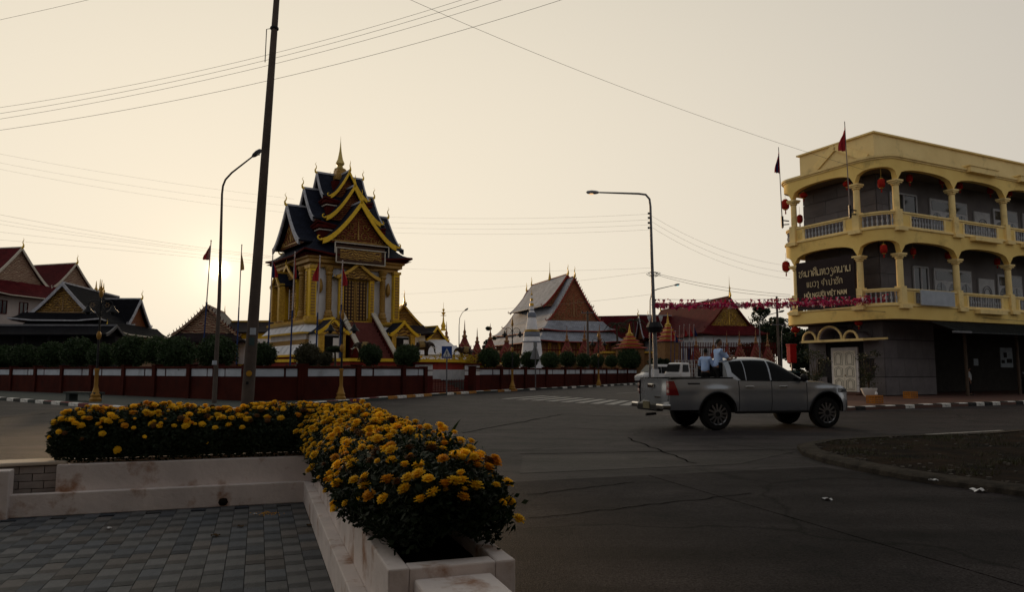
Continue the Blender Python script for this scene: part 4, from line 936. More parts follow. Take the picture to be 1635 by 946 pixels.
T = TR(-4.1, .3, 270)
gable(SH, T, 8.9, 1.0, 7.9, -.7, .8, ROOFB, GOLD, GABG, bw=.2, horn=.3, inset=.12, names=('side_porch_roof', 'side_porch_bargeboard', 'side_porch_panel'))
for s in (-1, 1): mb = MB(); mb.box(T @ Vector((s * .8, -.5, 6.6)), (.4, .4, 2.8)); mb.build('side_porch_column', GOLD, SH)

TM = M('terrace_white', (0.50, 0.50, 0.52), (0.40, 0.40, 0.42), rough=.8)
TE = thing('stone_terrace', 'red and white terrace with yellow coping around the shrine', 'terrace', (-10.4, 47.8, 0))
tp = [(-18, 54), (-10.4, 47.8), (-5.2, 52.2), (-2.9, 56.5), (-3.5, 78), (-26, 78)]
def tpoly(z0, z1, grow, mat, name):
    cx = sum(p[0] for p in tp) / 6; cy = sum(p[1] for p in tp) / 6; mb = MB()
    mb.poly([(cx + (x - cx) * (1 + grow) + 10.4, cy + (y - cy) * (1 + grow) - 47.8, z0) for x, y in tp], (0, 0, z1 - z0)); return mb.build(name, mat, TE)
tpoly(.86, 1.6, .02, TM, 'base'); tpoly(1.6, 2.12, .0, RED, 'red_band'); tpoly(2.12, 2.32, .02, YEL, 'coping')

# ---------------------------------------------------------------- skinned figures
def skin_obj(name, V_, E_, mat, parent=None, sub=2, root=0):
    me = bpy.data.meshes.new(name); me.from_pydata([v[:3] for v in V_], E_, []); o = bpy.data.objects.new(name, me); C.objects.link(o)
    sk = o.modifiers.new('s', 'SKIN'); sb = o.modifiers.new('u', 'SUBSURF'); sb.levels = sub; sb.render_levels = sub
    for i, v in enumerate(V_):
        r = v[3] if not isinstance(v[3], tuple) else v[3]; me.skin_vertices[0].data[i].radius = r if isinstance(r, tuple) else (r, r)
        me.skin_vertices[0].data[i].use_root = (i == root)
    dg = bpy.context.evaluated_depsgraph_get(); dg.update(); nm = bpy.data.meshes.new_from_object(o.evaluated_get(dg)); bpy.data.objects.remove(o); nm.name = name
    nm.materials.clear(); nm.materials.append(mat); nm.polygons.foreach_set('use_smooth', [True] * len(nm.polygons))
    o = bpy.data.objects.new(name, nm); C.objects.link(o); o.parent = parent; return o
BRONZE = M('dark_bronze', (.035, .022, .018), (.02, .014, .012), rough=.4, metal=.4)
def elephant(loc, rz, s, label, cloth=True):
    root = thing('elephant_statue', label, 'statue', loc, rz, 'elephant statues on the shrine terrace'); root.scale = (s, s, s)
    V_ = [(0, 0, .95, .36), (.45, 0, .98, .36), (-.4, 0, .95, .33), (.85, 0, 1.15, .24), (1.1, 0, 1.05, .15), (1.22, 0, .75, .09), (1.25, 0, .4, .06), (1.38, 0, .25, .04), (-.72, 0, .9, .05), (-.8, 0, .5, .025)]
    E_ = [(0, 1), (0, 2), (1, 3), (3, 4), (4, 5), (5, 6), (6, 7), (2, 8), (8, 9)]
    for x, y in ((.45, .2), (.5, -.2), (-.42, .2), (-.36, -.2)):
        i = len(V_); V_ += [(x, y, .65, .15), (x, y, .35, .11), (x, y, .06, .12)]; E_ += [(1 if x > 0 else 2, i), (i, i + 1), (i + 1, i + 2)]
    skin_obj('body', V_, E_, BRONZE, root)
    for q in (-1, 1):
        mb = MB(); mb.add([(.8, q * .18, 1.35), (.55, q * .42, 1.3), (.5, q * .45, .95), (.72, q * .3, .8), (.85, q * .2, 1.0)], [(0, 1, 2, 3, 4)]); mb.build('ear', BRONZE, root, recalc=False)
        mb = MB(); mb.tube([(1.02, q * .1, .9), (1.25, q * .13, .72), (1.42, q * .13, .78)], [.04, .03, .01], 6); mb.build('tusk', WHITEW, root)
    if cloth: mb = MB(); mb.lathe([(.40, -.2), (.41, 0), (.40, .3)], 14, (0, 0, 0)); o = mb.build('saddle_cloth', M('saddle_cloth', (.25, .17, .07), rough=.8), root); o.rotation_euler = (0, math.pi / 2, 0); o.location = (0, 0, .98)
elephant(at(672, 570, 53.4) + Vector((0, 0, 0)), R(20), .82, 'dark elephant statue right of the shrine stairs, facing right')
elephant(at(584, 571, 49.6), R(170), .75, 'dark elephant statue half hidden behind the neat bush in front of the stairs')
e3 = at(745, 570, 57.0); elephant((e3.x, 57.0, 2.3), R(185), .78, 'elephant statue with pale saddle cloth above the gate shrub')
pd = thing('pedestal', 'small block carrying the elephant statue above the gate shrub', 'pedestal', (e3.x, 57.0, 0)); mb = MB(); mb.sq([(1.0, .9), (1.0, 2.1), (1.1, 2.15), (1.1, 2.3)]); mb.build('block', RED, pd)

# ================================================================ OTHER TEMPLE HALLS
def hall(name, label, loc, rz, L, tiers, skirts, wall, roof, barge, tymp, windows=(), orn=None, cols=None, horn=.8, bw=.35, group=None, walln='wall', trim=None, curls=True):
    root = thing(name, label, 'temple hall', loc, R(rz), group)
    for (y0, y1, zr, hw, ze, en) in tiers: gable(root, I4, zr, hw, ze, y0, y1, roof, barge, tymp, bw=bw, ends=en, horn=horn, orn=orn, curls=curls, c=1.2)
    for (hx0, hy0, z0, hx1, hy1, z1) in skirts:
        skirt(root, TR(0, L), hx0, hy0, z0, hx1, hy1, z1, roof, trim=trim)
    hx, hy, z1, wm = wall; hallbox(root, TR(0, L), hx, hy, 0, z1, wm, walln)
    for w in windows: window(root, TR(0, L), *w)
    return root
# grey roofed ordination hall
p = at(917, 443, 110); OCH = M('ochre_wall', (.22, .12, .05), (.16, .08, .035), rough=.8)
gh = hall('temple_hall', 'large hall with weathered grey tiled roof and carved orange gable', (p.x, 110, 0), 18.6, 10.5,
     [(0, 21, 15.6, 4.3, 9.0, (True, True)), (2.6, 18.4, 16.3, 4.0, 11.4, (True, True))],
     [(4.4, 11.0, 8.9, 5.9, 12.3, 7.4), (5.6, 12.0, 7.2, 7.2, 13.6, 5.75)], (5.3, 11.8, 6.2, OCH), ROOFG, RED, GABO, orn=M('dull_gilt', (.28, .15, .07), rough=.6), horn=1.0, trim=RED)
for k in range(7): pillars(gh, I4, [(-4.6 + k * 1.53, -1.35)], 0, 5.6, .22, GOLD)
for side in (-1, 1):                                            # flame-shaped crockets along the bargeboards
    for k in range(18):
        pr = prof(15.6, 4.3, 9.0, n=18, c=1.2); x, z = pr[k]; mb = MB(); mb.add([(side * x - .08, -.1, z + .05), (side * x + .12, -.1, z - .02), (side * (x + .12), -.1, z + .42), (side * x, .0, z + .1)], [(0, 1, 2), (1, 3, 2), (3, 0, 2)]); mb.build('crocket', M('dull_gilt2', (.30, .22, .14), rough=.6), gh)
mb = MB(); chofa(mb, (0, 10, 16.3), (0, 1, 0), .6); mb.lathe([(.3, 16.2), (.2, 16.8), (.05, 17.6), (.02, 19.2)], 8, (0, 10, 0)); mb.build('ridge_spire', GOLD, gh)
# red roofed hall on the right, white walls
p = at(1165, 475, 100); WW2 = M('hall_white', (.58, .60, .64), (.48, .50, .54), rough=.8, scale=.8)
rh = hall('temple_hall', 'long red roofed hall with gilded gable and white walls behind the garland', (p.x, 100, 0), 11, 12,
     [(0, 24, 11.6, 3.5, 7.4, (True, True))],
     [(3.4, 12.1, 7.6, 5.0, 13.2, 6.35)], (4.2, 12.4, 6.7, WW2), ROOFR, DRED, GABG, orn=GOLD, horn=.9, bw=.3, trim=DRED,
     windows=[(-2.2, 2.2, 1.0, 2.4, -12.4, DRED), (2.2, 2.2, 1.0, 2.4, -12.4, DRED)] + [(-8 + 4 * k, 2.2, 1.0, 2.4, -4.2, DRED, -1, True) for k in range(5)])
mb = MB(); mb.lathe([(.15, 11.5), (.1, 12.2), (.03, 13.4), (.01, 14.4)], 6, (0, 0, 0)); mb.build('ridge_spire', GOLD, rh)
gable(rh, TR(-4.2, 17, -90), 10.2, 1.9, 6.6, -2.4, 3, ROOFR, GREYB, GABR, bw=.25, horn=.7)
gable(rh, TR(0, 24.5, 180), 9.8, 2.4, 6.4, -3.5, 0, ROOFR, GREYB, GABR, bw=.25, horn=.7)
# far red roofed wing further left
p = at(1035, 593, 122); hall('temple_hall', 'distant dark red roof between the palms and the right street lamp', (p.x, 122, 0), 75, 6, [(0, 12, 10.6, 2.6, 7.9, (True, True))], [(2.6, 6, 8.0, 3.6, 7, 6.9)], (3.0, 5.6, 7.0, OCH), ROOFR, DRED, GABR, horn=.6)
# gilt hall behind the shrine on the right
p = at(645, 487, 73); sh2 = hall('temple_hall', 'small dark hall with gilt gable just right of the shrine', (p.x, 73, 0), 20, 4.5, [(0, 9, 8.1, 2.1, 5.9, (True, False)), (-1, -.2, 8.1, .1, 8.0, (False, False))], [(2.0, 4.6, 6.0, 2.9, 5.4, 5.1)], (2.2, 4.4, 5.3, SW), ROOFD, GOLD, GABG, horn=.9, bw=.2)
T = TR(3.2, 1.8, 20); gable(sh2, T, 6.0, 1.3, 4.7, -1.2, 3.5, ROOFB, YEL, GABG, bw=.2, horn=0); hallbox(sh2, T @ TR(0, 1.2), 1.1, 2.1, 0, 4.8, GOLD, 'gilt_porch')
mb = MB(); mb.sq([(4.4, .9), (4.4, 1.9), (4.2, 2.4), (3.6, 3.1)], (2.2, 2.5, 0)); mb.build('white_podium', SW, sh2)
for k in range(5): mb = MB(); mb.sq([(3.3 - k * .45, 3.1 + k * .3), (3.0 - k * .45, 3.45 + k * .3)], (3.2, 1.8, 0)); mb.build('podium_tier', SW, sh2)
mb = MB(); mb.lathe([(.32, 5.6), (.2, 5.9), (.26, 6.1), (.1, 6.5), (.05, 7.1), (.34, 7.15), (.05, 7.2), (.24, 7.45), (.04, 7.5), (.14, 7.8), (.02, 7.85), (.01, 8.5)], 8, (4.3, 1.0, 0)); mb.build('tiered_finial', YEL, sh2)
# small brown hall under the sun
p = at(330, 487, 63); bh = hall('temple_hall', 'small brown gabled hall below the setting sun', (p.x, 63, 0), 12, 4.5, [(0, 9, 7.1, 2.7, 4.6, (True, True))], [(2.5, 4.4, 4.7, 3.2, 5.0, 4.0)], (2.5, 4.3, 4.2, M('brown_wall', (.12, .06, .045), rough=.8)), ROOFD, GABW, GABW, horn=.5, bw=.2)
for side in (-1, 1):
    for k in range(12):
        pr = prof(7.1, 2.7, 4.6, n=12, c=1.2); x, z = pr[k]; mb = MB(); mb.add([(side * x - .06, -.1, z + .05), (side * x + .08, -.1, z - .02), (side * (x + .1), -.1, z + .3), (side * x, .0, z + .1)], [(0, 1, 2), (1, 3, 2), (3, 0, 2)]); mb.build('crocket', DRED, bh)
# left complex: two red roofed buildings, a dark hall with carved gable
WW3 = M('monastery_white', (.42, .36, .34), (.33, .29, .28), rough=.85, scale=.6)
p = at(35.5, 391, 92); A_ = thing('temple_hall', 'tall red roofed building with white walls and windows at the left edge', 'temple hall', (p.x, 92, 0), R(78))
gable(A_, I4, 17.0, 4.6, 12.4, 0, 26, ROOFR, CREAM, GABW, bw=.35, horn=.8, c=1.2, ends=(True, False)); skirt(A_, TR(0, 13), 4.5, 13, 12.6, 6.6, 15.2, 10.7, ROOFR, trim=CREAM)
hallbox(A_, TR(0, 13), 5.2, 13.8, 0, 11.2, WW3)
for fl in (5.4, 8.4):
    for k in range(7): window(A_, I4, .6 + 2.6 * k, fl, 1.3, 1.6, -5.2, DRED, -1, True)
    for k in range(3): window(A_, I4, -3 + 3 * k, fl, 1.2, 1.6, -.8, DRED, -1, False)
for k in range(8): mb = MB(); mb.box((-5.3, -.8 + 2.6 * k + .6 - 0, 5.6), (.3, .35, 11.1)); mb.build('pilaster', WW3, A_)
p = at(122, 424, 103); B_ = thing('temple_hall', 'second red roofed building behind the left one', 'temple hall', (p.x, 103, 0), R(72))
gable(B_, I4, 16.6, 3.4, 12.9, 0, 24, ROOFR, CREAM, GABW, bw=.3, horn=.8, c=1.2, ends=(True, False)); skirt(B_, TR(0, 12), 3.4, 12, 13, 4.6, 13, 11.8, ROOFR); hallbox(B_, TR(0, 12), 3.8, 12, 0, 12.2, WW3)
p = at(100, 452, 65); Ch = thing('temple_hall', 'low dark hall with carved front gable and grey bargeboards on the left', 'temple hall', (p.x, 65, 0), R(8))
ROOFK = M('charcoal_roof_tile', (.012, .012, .016), (.008, .008, .011), rough=.8, scale=1.0, spec=.03, tile=(.26, .22, .5, .7))
gable(Ch, I4, 9.3, 2.55, 6.6, 0, 13, ROOFK, GREYB, GABG, bw=.3, horn=0, orn=M('dull_gilt3', (.30, .19, .09), rough=.6), c=1.15)
skirt(Ch, TR(0, 3), 3.0, 3.3, 6.6, 3.7, 4.2, 5.95, ROOFK, trim=GREYB); skirt(Ch, TR(.9, 6), 3.2, 6.6, 5.9, 4.2, 7.9, 4.9, ROOFK, trim=CREAM)
hallbox(Ch, TR(.9, 6), 3.3, 6.4, 0, 5.2, M('brownish_wall', (.22, .13, .08), (.16, .10, .06), rough=.85))
gable(Ch, TR(3.5, 7.5, 82), 8.6, 2.2, 6.0, -.6, 3.5, ROOFK, GREYB, GABR, bw=.28, horn=.6, ends=(True, False), c=1.15)
mb = MB()
for k in (-1, 0, 1): mb.lathe([(.14, 0), (.17, .2), (.08, .35), (.06, .6), (.02, 1.0 + (.3 if k == 0 else 0))], 8, (0, 8.0 + k * .9, 9.3))
mb.build('ridge_spires', GOLD, Ch)
window(Ch, TR(.9, 6), 2.4, 2.9, .8, 1.0, -6.4, DRED)
for k in range(3): window(Ch, TR(.9, 6), -4 + 4 * k, 2.9, .8, 1.2, 3.3, DRED, 1, True)
p = at(72, 593, 57); Lp = thing('low_pavilion', 'low dark roofed shed behind the hedge below the carved gable', 'pavilion', (p.x, 57, 0), R(2))
gable(Lp, TR(0, 0, 90), 5.0, 1.6, 4.25, -5.2, 5.2, ROOFK, GREYM, DARK, bw=.15, horn=0, curls=False)
for k in range(6): mb = MB(); mb.box((-4.8 + k * 1.9, -1.3, 2.4), (.16, .16, 3.6)); mb.build('post', DARK, Lp)
mb = MB(); mb.box((2.7, -.8, 3.4), (1.1, .06, 1.0)); mb.build('blue_tarpaulin', M('blue_tarp', (.03, .14, .20), rough=.6), Lp)
hallbox(Lp, TR(0, .8), 5, .5, 0, 4.2, M('shed_wall', (.03, .028, .03), rough=.9))
p = at(172, 593, 60); kk = thing('wayside_shrine', 'small white niche with pointed gable left of the big round bush', 'shrine', (p.x, 60, .9)); gable(kk, I4, 4.3, .95, 3.4, -.4, .6, ROOFK, DARK, WHITEW, bw=.12, horn=.3, inset=.1); hallbox(kk, I4, .75, .4, 0, 3.5, WHITEW); mb = MB(); mb.box((0, -.45, 1.9), (.5, .12, 1.1)); mb.build('niche', DARK, kk)
# golden low wall and roof seen between the concrete pole and the shrine
p = at(415, 593, 66); gw = thing('gatehouse', 'low yellow wall with brown roof left of the shrine', 'gatehouse', (p.x, 66, 0), R(-5)); gable(gw, TR(0, 0, 90), 5.9, 1.6, 4.9, -2.6, 2.8, ROOFD, GOLD, GABG, bw=.15, horn=0, curls=False); hallbox(gw, I4, 2.4, 1.2, 0, 5.0, YEL)
mb = MB(); mb.box((.3, -1.25, 3.2), (3.6, .1, 2.2)); mb.build('white_wall', SW, gw)

# white stupa
p = at(849, 500, 78); su = thing('white_stupa', 'slender white stupa with grey-blue bands in front of the grey roofed hall', 'stupa', (p.x, 78, 0))
mb = MB(); mb.lathe([(1.75, .9), (1.7, 1.3), (1.35, 1.5), (1.3, 3.0), (1.12, 3.1), (.95, 4.6), (.85, 5.05), (.80, 5.1), (.76, 5.7), (.66, 5.8), (.44, 7.1), (.40, 7.2), (.33, 7.65), (.26, 7.8), (.20, 8.3), (.06, 9.7)], 16); mb.build('body', SW, su, smooth=35)
BB = M('blue_grey_band', (.20, .23, .30), rough=.6)
for z, r, h in ((4.5, 1.02, .12), (5.1, .86, .5), (7.15, .47, .5), (7.9, .28, .1)): mb = MB(); mb.lathe([(r, z), (r * 1.02, z + h * .5), (r * .93, z + h)], 16); mb.build('band', BB, su, smooth=35)
for z, r, h in ((5.62, .84, .13), (5.78, .75, .07), (8.35, .22, .3), (8.9, .16, .25)): mb = MB(); mb.lathe([(r, z), (r * 1.02, z + h * .5), (r * .9, z + h)], 16); mb.build('gilt_ring', GOLD, su, smooth=35)
mb = MB(); mb.lathe([(.10, 9.5), (.12, 9.6), (.03, 9.75), (.01, 10.3)], 8); mb.build('finial', GOLD, su)

# red pinnacles of the temple fence
def pinnacle(loc, H_, w, label, k):
    root = thing('fence_pinnacle', label, 'pinnacle', loc, .2, 'red and gold pinnacles of the inner temple fence'); s = w / 1.2; f = (H_ - .3) / 6.2
    mb = MB(); mb.sq([(.42 * s, 0), (.42 * s, 2.0 * f), (.55 * s, 2.1 * f), (.5 * s, 2.3 * f)]); mb.build('pillar', M('pinnacle_brown', (.13, .05, .035), (.08, .03, .025), rough=.7), root)
    mb = MB(); mb.lathe([(.35 * s, 2.3 * f), (.62 * s, 2.7 * f), (.66 * s, 3.1 * f), (.5 * s, 3.7 * f), (.28 * s, 4.3 * f), (.13 * s, 4.8 * f)], 8, sy=.5); mb.build('leaf_panel', M('pinnacle_red', (.20, .035, .03), (.12, .025, .02), rough=.6), root)
    for q in range(4):
        mb = MB(); z = (2.6 + q * .42) * f; r = (.56 - q * .11) * s
        mb.tube([(-r, -.34 * s, z + .35), (0, -.38 * s, z - .15), (r, -.34 * s, z + .35)], .035 * s, 4); mb.build('gilt_chevron', M('pinnacle_gilt', (.28, .16, .06), rough=.5), root)
    mb = MB(); mb.lathe([(.2 * s, 4.7 * f), (.22 * s, 4.85 * f), (.1 * s, 5.0 * f), (.12 * s, 5.3 * f), (.05 * s, 5.5 * f), (.035 * s, 6.0 * f), (.01 * s, 6.5 * f)], 8); mb.build('spire', M('pinnacle_spire', (.26, .12, .05), rough=.5), root)
PN = [(713, 514, 88, 1.7, 'left-most red fence pinnacle, right of the gilt hall'), (742, 512, 90, 1.8, 'fence pinnacle just right of the small curved street light'), (762, 524, 92, 1.6, 'low fence pinnacle between the small street light and the dark tree'),
      (783, 517, 94, 1.8, 'fence pinnacle standing in front of the dark narrow tree'), (809, 523, 96, 1.9, 'red fence pinnacle behind the third lamp post'), (905, 521, 96, 1.7, 'fence pinnacle below the left end of the orange gable'),
      (933, 520, 97, 1.8, 'fence pinnacle beside the grey utility pole'), (957, 519, 98, 1.8, 'fence pinnacle behind the fourth lamp post'), (1111, 531, 84, 1.4, 'fence pinnacle in front of the white hall wall, left one'), (1139, 538, 84, 1.3, 'fence pinnacle right behind the two children'),
      (1180, 528, 82, 1.4, 'dark red pinnacle over the rear of the pickup roof'), (1206, 524, 80, 1.4, 'gilded pinnacle over the middle of the pickup roof'), (1225, 530, 80, 1.3, 'pinnacle right above the pickup windscreen'), (1160, 528, 86, .8, 'thin pale pinnacle with silver tip beside the older child')]
for k, (px, py, Y, w, lab) in enumerate(PN): q = at(px, py, Y); pinnacle((q.x, Y, 0), q.z, w, lab, k)
for nm, ax, ay, Y, lab, w in (('fence', 700, 975, 98, 'brown and yellow inner temple fence between the pinnacles', .4), ('fence', 1085, 1240, 88, 'dark inner temple fence behind the pickup roof', .4)):
    a = at(ax, 593, Y); b = at(ay, 593, Y + 1); f_ = thing('temple_fence', lab, 'fence', (a.x, Y, 0)); n_ = 24
    mb = MB(); mb.bar((0, 0, 1.2), (b.x - a.x, 1, 1.2), .4, 2.4); mb.build('base_wall', OCH, f_)
    mb = MB(); mb.bar((0, 0, 4.3), (b.x - a.x, 1, 4.3), .15, .15); mb.bar((0, 0, 2.7), (b.x - a.x, 1, 2.7), .15, .15); mb.build('rail', DRED, f_)
    for k in range(60): x = (b.x - a.x) * k / 59; mb = MB(); mb.bar((x, k / 59, 2.4), (x, k / 59, 4.9), .09); mb.build('bar', DRED, f_)
# tiered red pavilions
def tower(px, ptop, Y, wpx, pbase, label):
    q = at(px, ptop, Y); H_ = q.z; r = wpx / 2 / FPX * Y; root = thing('tiered_pavilion', label, 'pavilion', (q.x, Y, 0), .3, 'small tiered red pavilions'); z0 = at(px, pbase, Y).z
    mb = MB(); mb.sq([(r * .8, 0), (r * .8, z0 - .1)]); mb.build('body', OCH, root); z = z0; n = 4; st = (H_ - z0) * .62 / n
    for k in range(n):
        a = r * (1 - .22 * k); mb = MB(); mb.sq([(a, z), (a * .98, z + .08), (a * .72, z + st * .42), (a * .62, z + st * .6)]); mb.build('roof_tier', RED, root)
        mb = MB(); mb.sq([(a * .6, z + st * .55), (a * .6, z + st * .85), (a * .68, z + st * .9), (a * .68, z + st)]); mb.build('gilt_band', GOLD, root); z += st
    mb = MB(); mb.lathe([(r * .28, z), (r * .3, z + st * .2), (r * .14, z + st * .5), (r * .10, z + st * 1.1), (.02, H_ + .3)], 8); mb.build('spire', GOLD, root)
tower(1005, 521, 92, 42, 557, 'red tiered pavilion left of the right street lamp')
tower(1066, 504, 84, 34, 546, 'orange-red tiered pavilion with tall spire right of the street lamp')
a = at(975, 558, 93); lw = thing('yellow_wall', 'low yellow ochre building below the red tiered pavilion', 'building', (a.x, 95, 0)); hallbox(lw, TR(3.5, 0), 4.2, 1.5, 0, 3.7, OCH); mb = MB(); mb.box((3.5, -.1, 3.85), (8.9, 3.4, .25)); mb.build('cornice', GOLD, lw)
# ================================================================ YELLOW CORNER BUILDING
BA = R(26.8); BO = gp(1415, 633, .12); BR = Vector((math.cos(BA), math.sin(BA), 0)); BLv = Vector((-BR.y, BR.x, 0))
YB = thing('corner_building', 'three storey yellow corner building with arcaded balconies and a shop below', 'building', (BO.x, BO.y, 0), BA)
BM4 = Matrix.Translation((BO.x, BO.y, 0)) @ Matrix.Rotation(BA, 4, 'Z'); BI = BM4.inverted()
def onp(px, py, axis, val):        # pixel -> building-local point on the plane local[axis]=val
    o = BI @ Vector((0, 0, EYE)); d = BI.to_3x3() @ ray(px, py); t = (val - o[axis]) / d[axis]; return o + d * t
def W_(p): return BM4 @ Vector(p)
YW = M('yellow_render', (0.92, 0.67, 0.23), (0.82, 0.57, 0.18), rough=.8, scale=.7, bump=.15, stain=(.22, .16, .07), stain_amt=.45, stain_scale=.9)
YT = M('yellow_trim', (0.94, 0.72, 0.32), (0.84, 0.62, 0.27), rough=.7, scale=2, stain=(.22, .17, .08), stain_amt=.4, stain_scale=1.5)
YP = M('pale_parapet', (0.90, 0.70, 0.34), (0.78, 0.59, 0.27), rough=.8, scale=.5, stain=(.2, .17, .1), stain_amt=.4, stain_scale=.8)
CLAD = M('grey_stone_cladding', (0.165, 0.148, 0.153), (0.11, 0.10, 0.104), rough=.6, scale=1.2, rnd=.12, bump=.2)
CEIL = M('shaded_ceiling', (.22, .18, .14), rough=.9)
GREYBAL = M('grey_baluster', (.40, .41, .44), (.28, .29, .32), rough=.7, scale=6)
WHF = M('white_frame', (.45, .45, .46), (.36, .36, .38), rough=.6)
# plan of the arcade line, local coordinates; keys mark columns
path = []; keys = []
def seg(a, b, n):
    for i in range(n): path.append(Vector((*a, 0)).lerp(Vector((*b, 0)), i / n))
def arc(cx, cy, rx, ry, a0, a1, n):
    for i in range(n): a = R(a0 + (a1 - a0) * i / n); path.append(Vector((cx + rx * math.cos(a), cy + ry * math.sin(a), 0)))
keys.append(0); seg((3.0, 5.9), (.4, 5.9), 10); arc(.0, 4.5, 1.8, 1.4, 90, 180, 12); keys.append(len(path) - 5); keys[-1] = len(path)
seg((-1.8, 4.45), (-1.8, 0), 16); keys.append(len(path)); arc(-.6, 0, 1.2, 1.8, 180, 270, 14); keys.append(len(path))
for x0, x1 in ((-.6, 4.3), (4.3, 9.3), (9.3, 14.3), (14.3, 19.3), (19.3, 24)): seg((x0, -1.8), (x1, -1.8), 14); keys.append(len(path))
path.append(Vector((24, -1.8, 0)))
def nrm(i):
    d = (path[min(i + 1, len(path) - 1)] - path[max(i - 1, 0)]).normalized(); return Vector((d.y, -d.x, 0)) * -1   # inward... fixed below
def outw(i):
    d = (path[min(i + 1, len(path) - 1)] - path[max(i - 1, 0)]).normalized(); n_ = Vector((d.y, -d.x, 0))
    c_ = Vector((8, 3, 0)); return n_ if n_.dot(path[i] - c_) > 0 else -n_
def arcade(name, spring, crown, top, th=.32, p=2.6):
    rows = [[], [], [], [], []]
    for a, b in zip(keys, keys[1:]):
        for i in range(a, b):
            t = (i - a) / (b - a); z = spring + (crown - spring) * (max(0, 1 - abs(2 * t - 1) ** p)) ** (1 / p)
            o = outw(i); P0 = path[i]; P1 = P0 - o * th
            for r_, (q, zz) in zip(rows, ((P0, z), (P0, top), (P1, top), (P1, z), (P0, z))): r_.append(Vector((q.x, q.y, zz)))
    mb = MB(); mb.grid(rows); return mb.build(name, YW, YB, smooth=35)
def band(name, z0, z1, out, mat, th=.3, s=0, e=None):
    rows = [[], [], [], [], []]
    for i in range(s, e or len(path)):
        o = outw(i); P0 = path[i] + o * out; P1 = path[i] - o * th
        for r_, (q, zz) in zip(rows, ((P0, z0), (P0, z1), (P1, z1), (P1, z0), (P0, z0))): r_.append(Vector((q.x, q.y, zz)))
    mb = MB(); mb.grid(rows); return mb.build(name, mat, YB, smooth=35)
FL = [(5.0, 7.85, 8.55, 9.22), (9.22, 11.9, 12.62, 13.05)]
band('first_floor_band', 4.28, 4.98, .02, YW); band('string_course', 4.98, 5.06, .08, YT)
arcade('arcade', 7.85, 8.55, 9.20); band('string_course', 9.20, 9.29, .08, YT)
arcade('arcade', 11.9, 12.6, 13.05); band('cornice', 13.05, 13.14, .06, YT); band('cornice', 13.14, 13.26, .14, YT)
for z0, z1 in ((4.30, 4.42), (4.86, 4.97), (8.9, 9.19), (12.75, 13.04)):
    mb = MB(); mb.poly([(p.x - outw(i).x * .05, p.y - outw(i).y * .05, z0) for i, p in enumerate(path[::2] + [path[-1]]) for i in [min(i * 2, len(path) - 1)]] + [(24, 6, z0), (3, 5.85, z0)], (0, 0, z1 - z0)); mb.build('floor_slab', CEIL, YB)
# inner block
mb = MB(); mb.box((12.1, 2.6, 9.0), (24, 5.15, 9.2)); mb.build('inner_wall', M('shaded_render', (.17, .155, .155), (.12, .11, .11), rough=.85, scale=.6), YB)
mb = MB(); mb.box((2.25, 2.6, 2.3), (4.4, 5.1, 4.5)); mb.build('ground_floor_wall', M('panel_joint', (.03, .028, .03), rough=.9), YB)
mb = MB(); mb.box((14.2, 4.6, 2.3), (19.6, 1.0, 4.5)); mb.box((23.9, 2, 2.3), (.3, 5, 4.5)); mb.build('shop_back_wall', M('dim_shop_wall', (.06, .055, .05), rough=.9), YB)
mb = MB(); mb.box((12.1, 2.6, 14.1), (24.3, 5.3, 2.0)); mb.build('roof_parapet', YP, YB)
mb = MB(); mb.box((12.1, 2.6, 14.86 + .27), (24.6, 5.6, .09)); mb.build('parapet_cap', YT, YB)
q1 = onp(1302, 270, 0, -.09); q2 = onp(1333, 234, 0, -.09); q3 = onp(1392, 250, 0, -.09)
mb = MB(); mb.bar((-.12, q1.y, q1.z), (-.12, q2.y, q2.z), .1, .42); mb.bar((-.12, q2.y, q2.z), (-.12, q3.y + .3, q3.z), .1, .42); mb.build('gable_moulding', YT, YB)
# stone cladding panels
mb = MB(); mb.box((0, 0, 0), (1, .03, 1)); o = mb.build('stone_panel', CLAD); SPM = o.data; bpy.data.objects.remove(o)
def panels(face, a0, a1, z0, z1, w, h, skip=None):
    n = max(1, round((a1 - a0) / w)); w = (a1 - a0) / n; m = max(1, round((z1 - z0) / h)); h = (z1 - z0) / m
    for j in range(m):
        for i in range(n + (j % 2)):
            u0 = a0 + (i - .5 * (j % 2)) * w; u1 = u0 + w; u0 = max(u0, a0); u1 = min(u1, a1)
            if u1 - u0 < .1: continue
            uc = (u0 + u1) / 2; zc = z0 + (j + .5) * h
            if skip and skip(uc, zc, u0, u1): continue
            o = bpy.data.objects.new('stone_panel', SPM); C.objects.link(o); o.parent = YB
            o.scale = (u1 - u0 - .02, 1, h - .02 if j % 3 else h - .05)
            if face == 'L': o.location = (-.02, uc, zc); o.rotation_euler = (0, 0, math.pi / 2)
            else: o.location = (uc, -.02, zc)
dy0 = onp(1372, 600, 0, 0).y; dy1 = onp(1330, 600, 0, 0).y
panels('L', -.02, 5.15, .14, 4.28, 1.25, 1.03, skip=lambda u, z, a, b: b > dy0 + .05 and a < dy1 - .05 and z < 2.9)
for (a_, b_) in ((.0, 0),): pass
panels('R', .0, 4.4, .14, 4.28, 1.15, 1.03)
panels('L', .0, 5.15, 5.1, 8.9, 1.5, 1.0); panels('L', .0, 5.15, 9.3, 12.7, 1.5, .85); panels('R', 0.0, 1.0, 9.3, 12.7, 1.0, .85); panels('R', 0.0, 2.6, 5.1, 8.9, 1.3, .95)
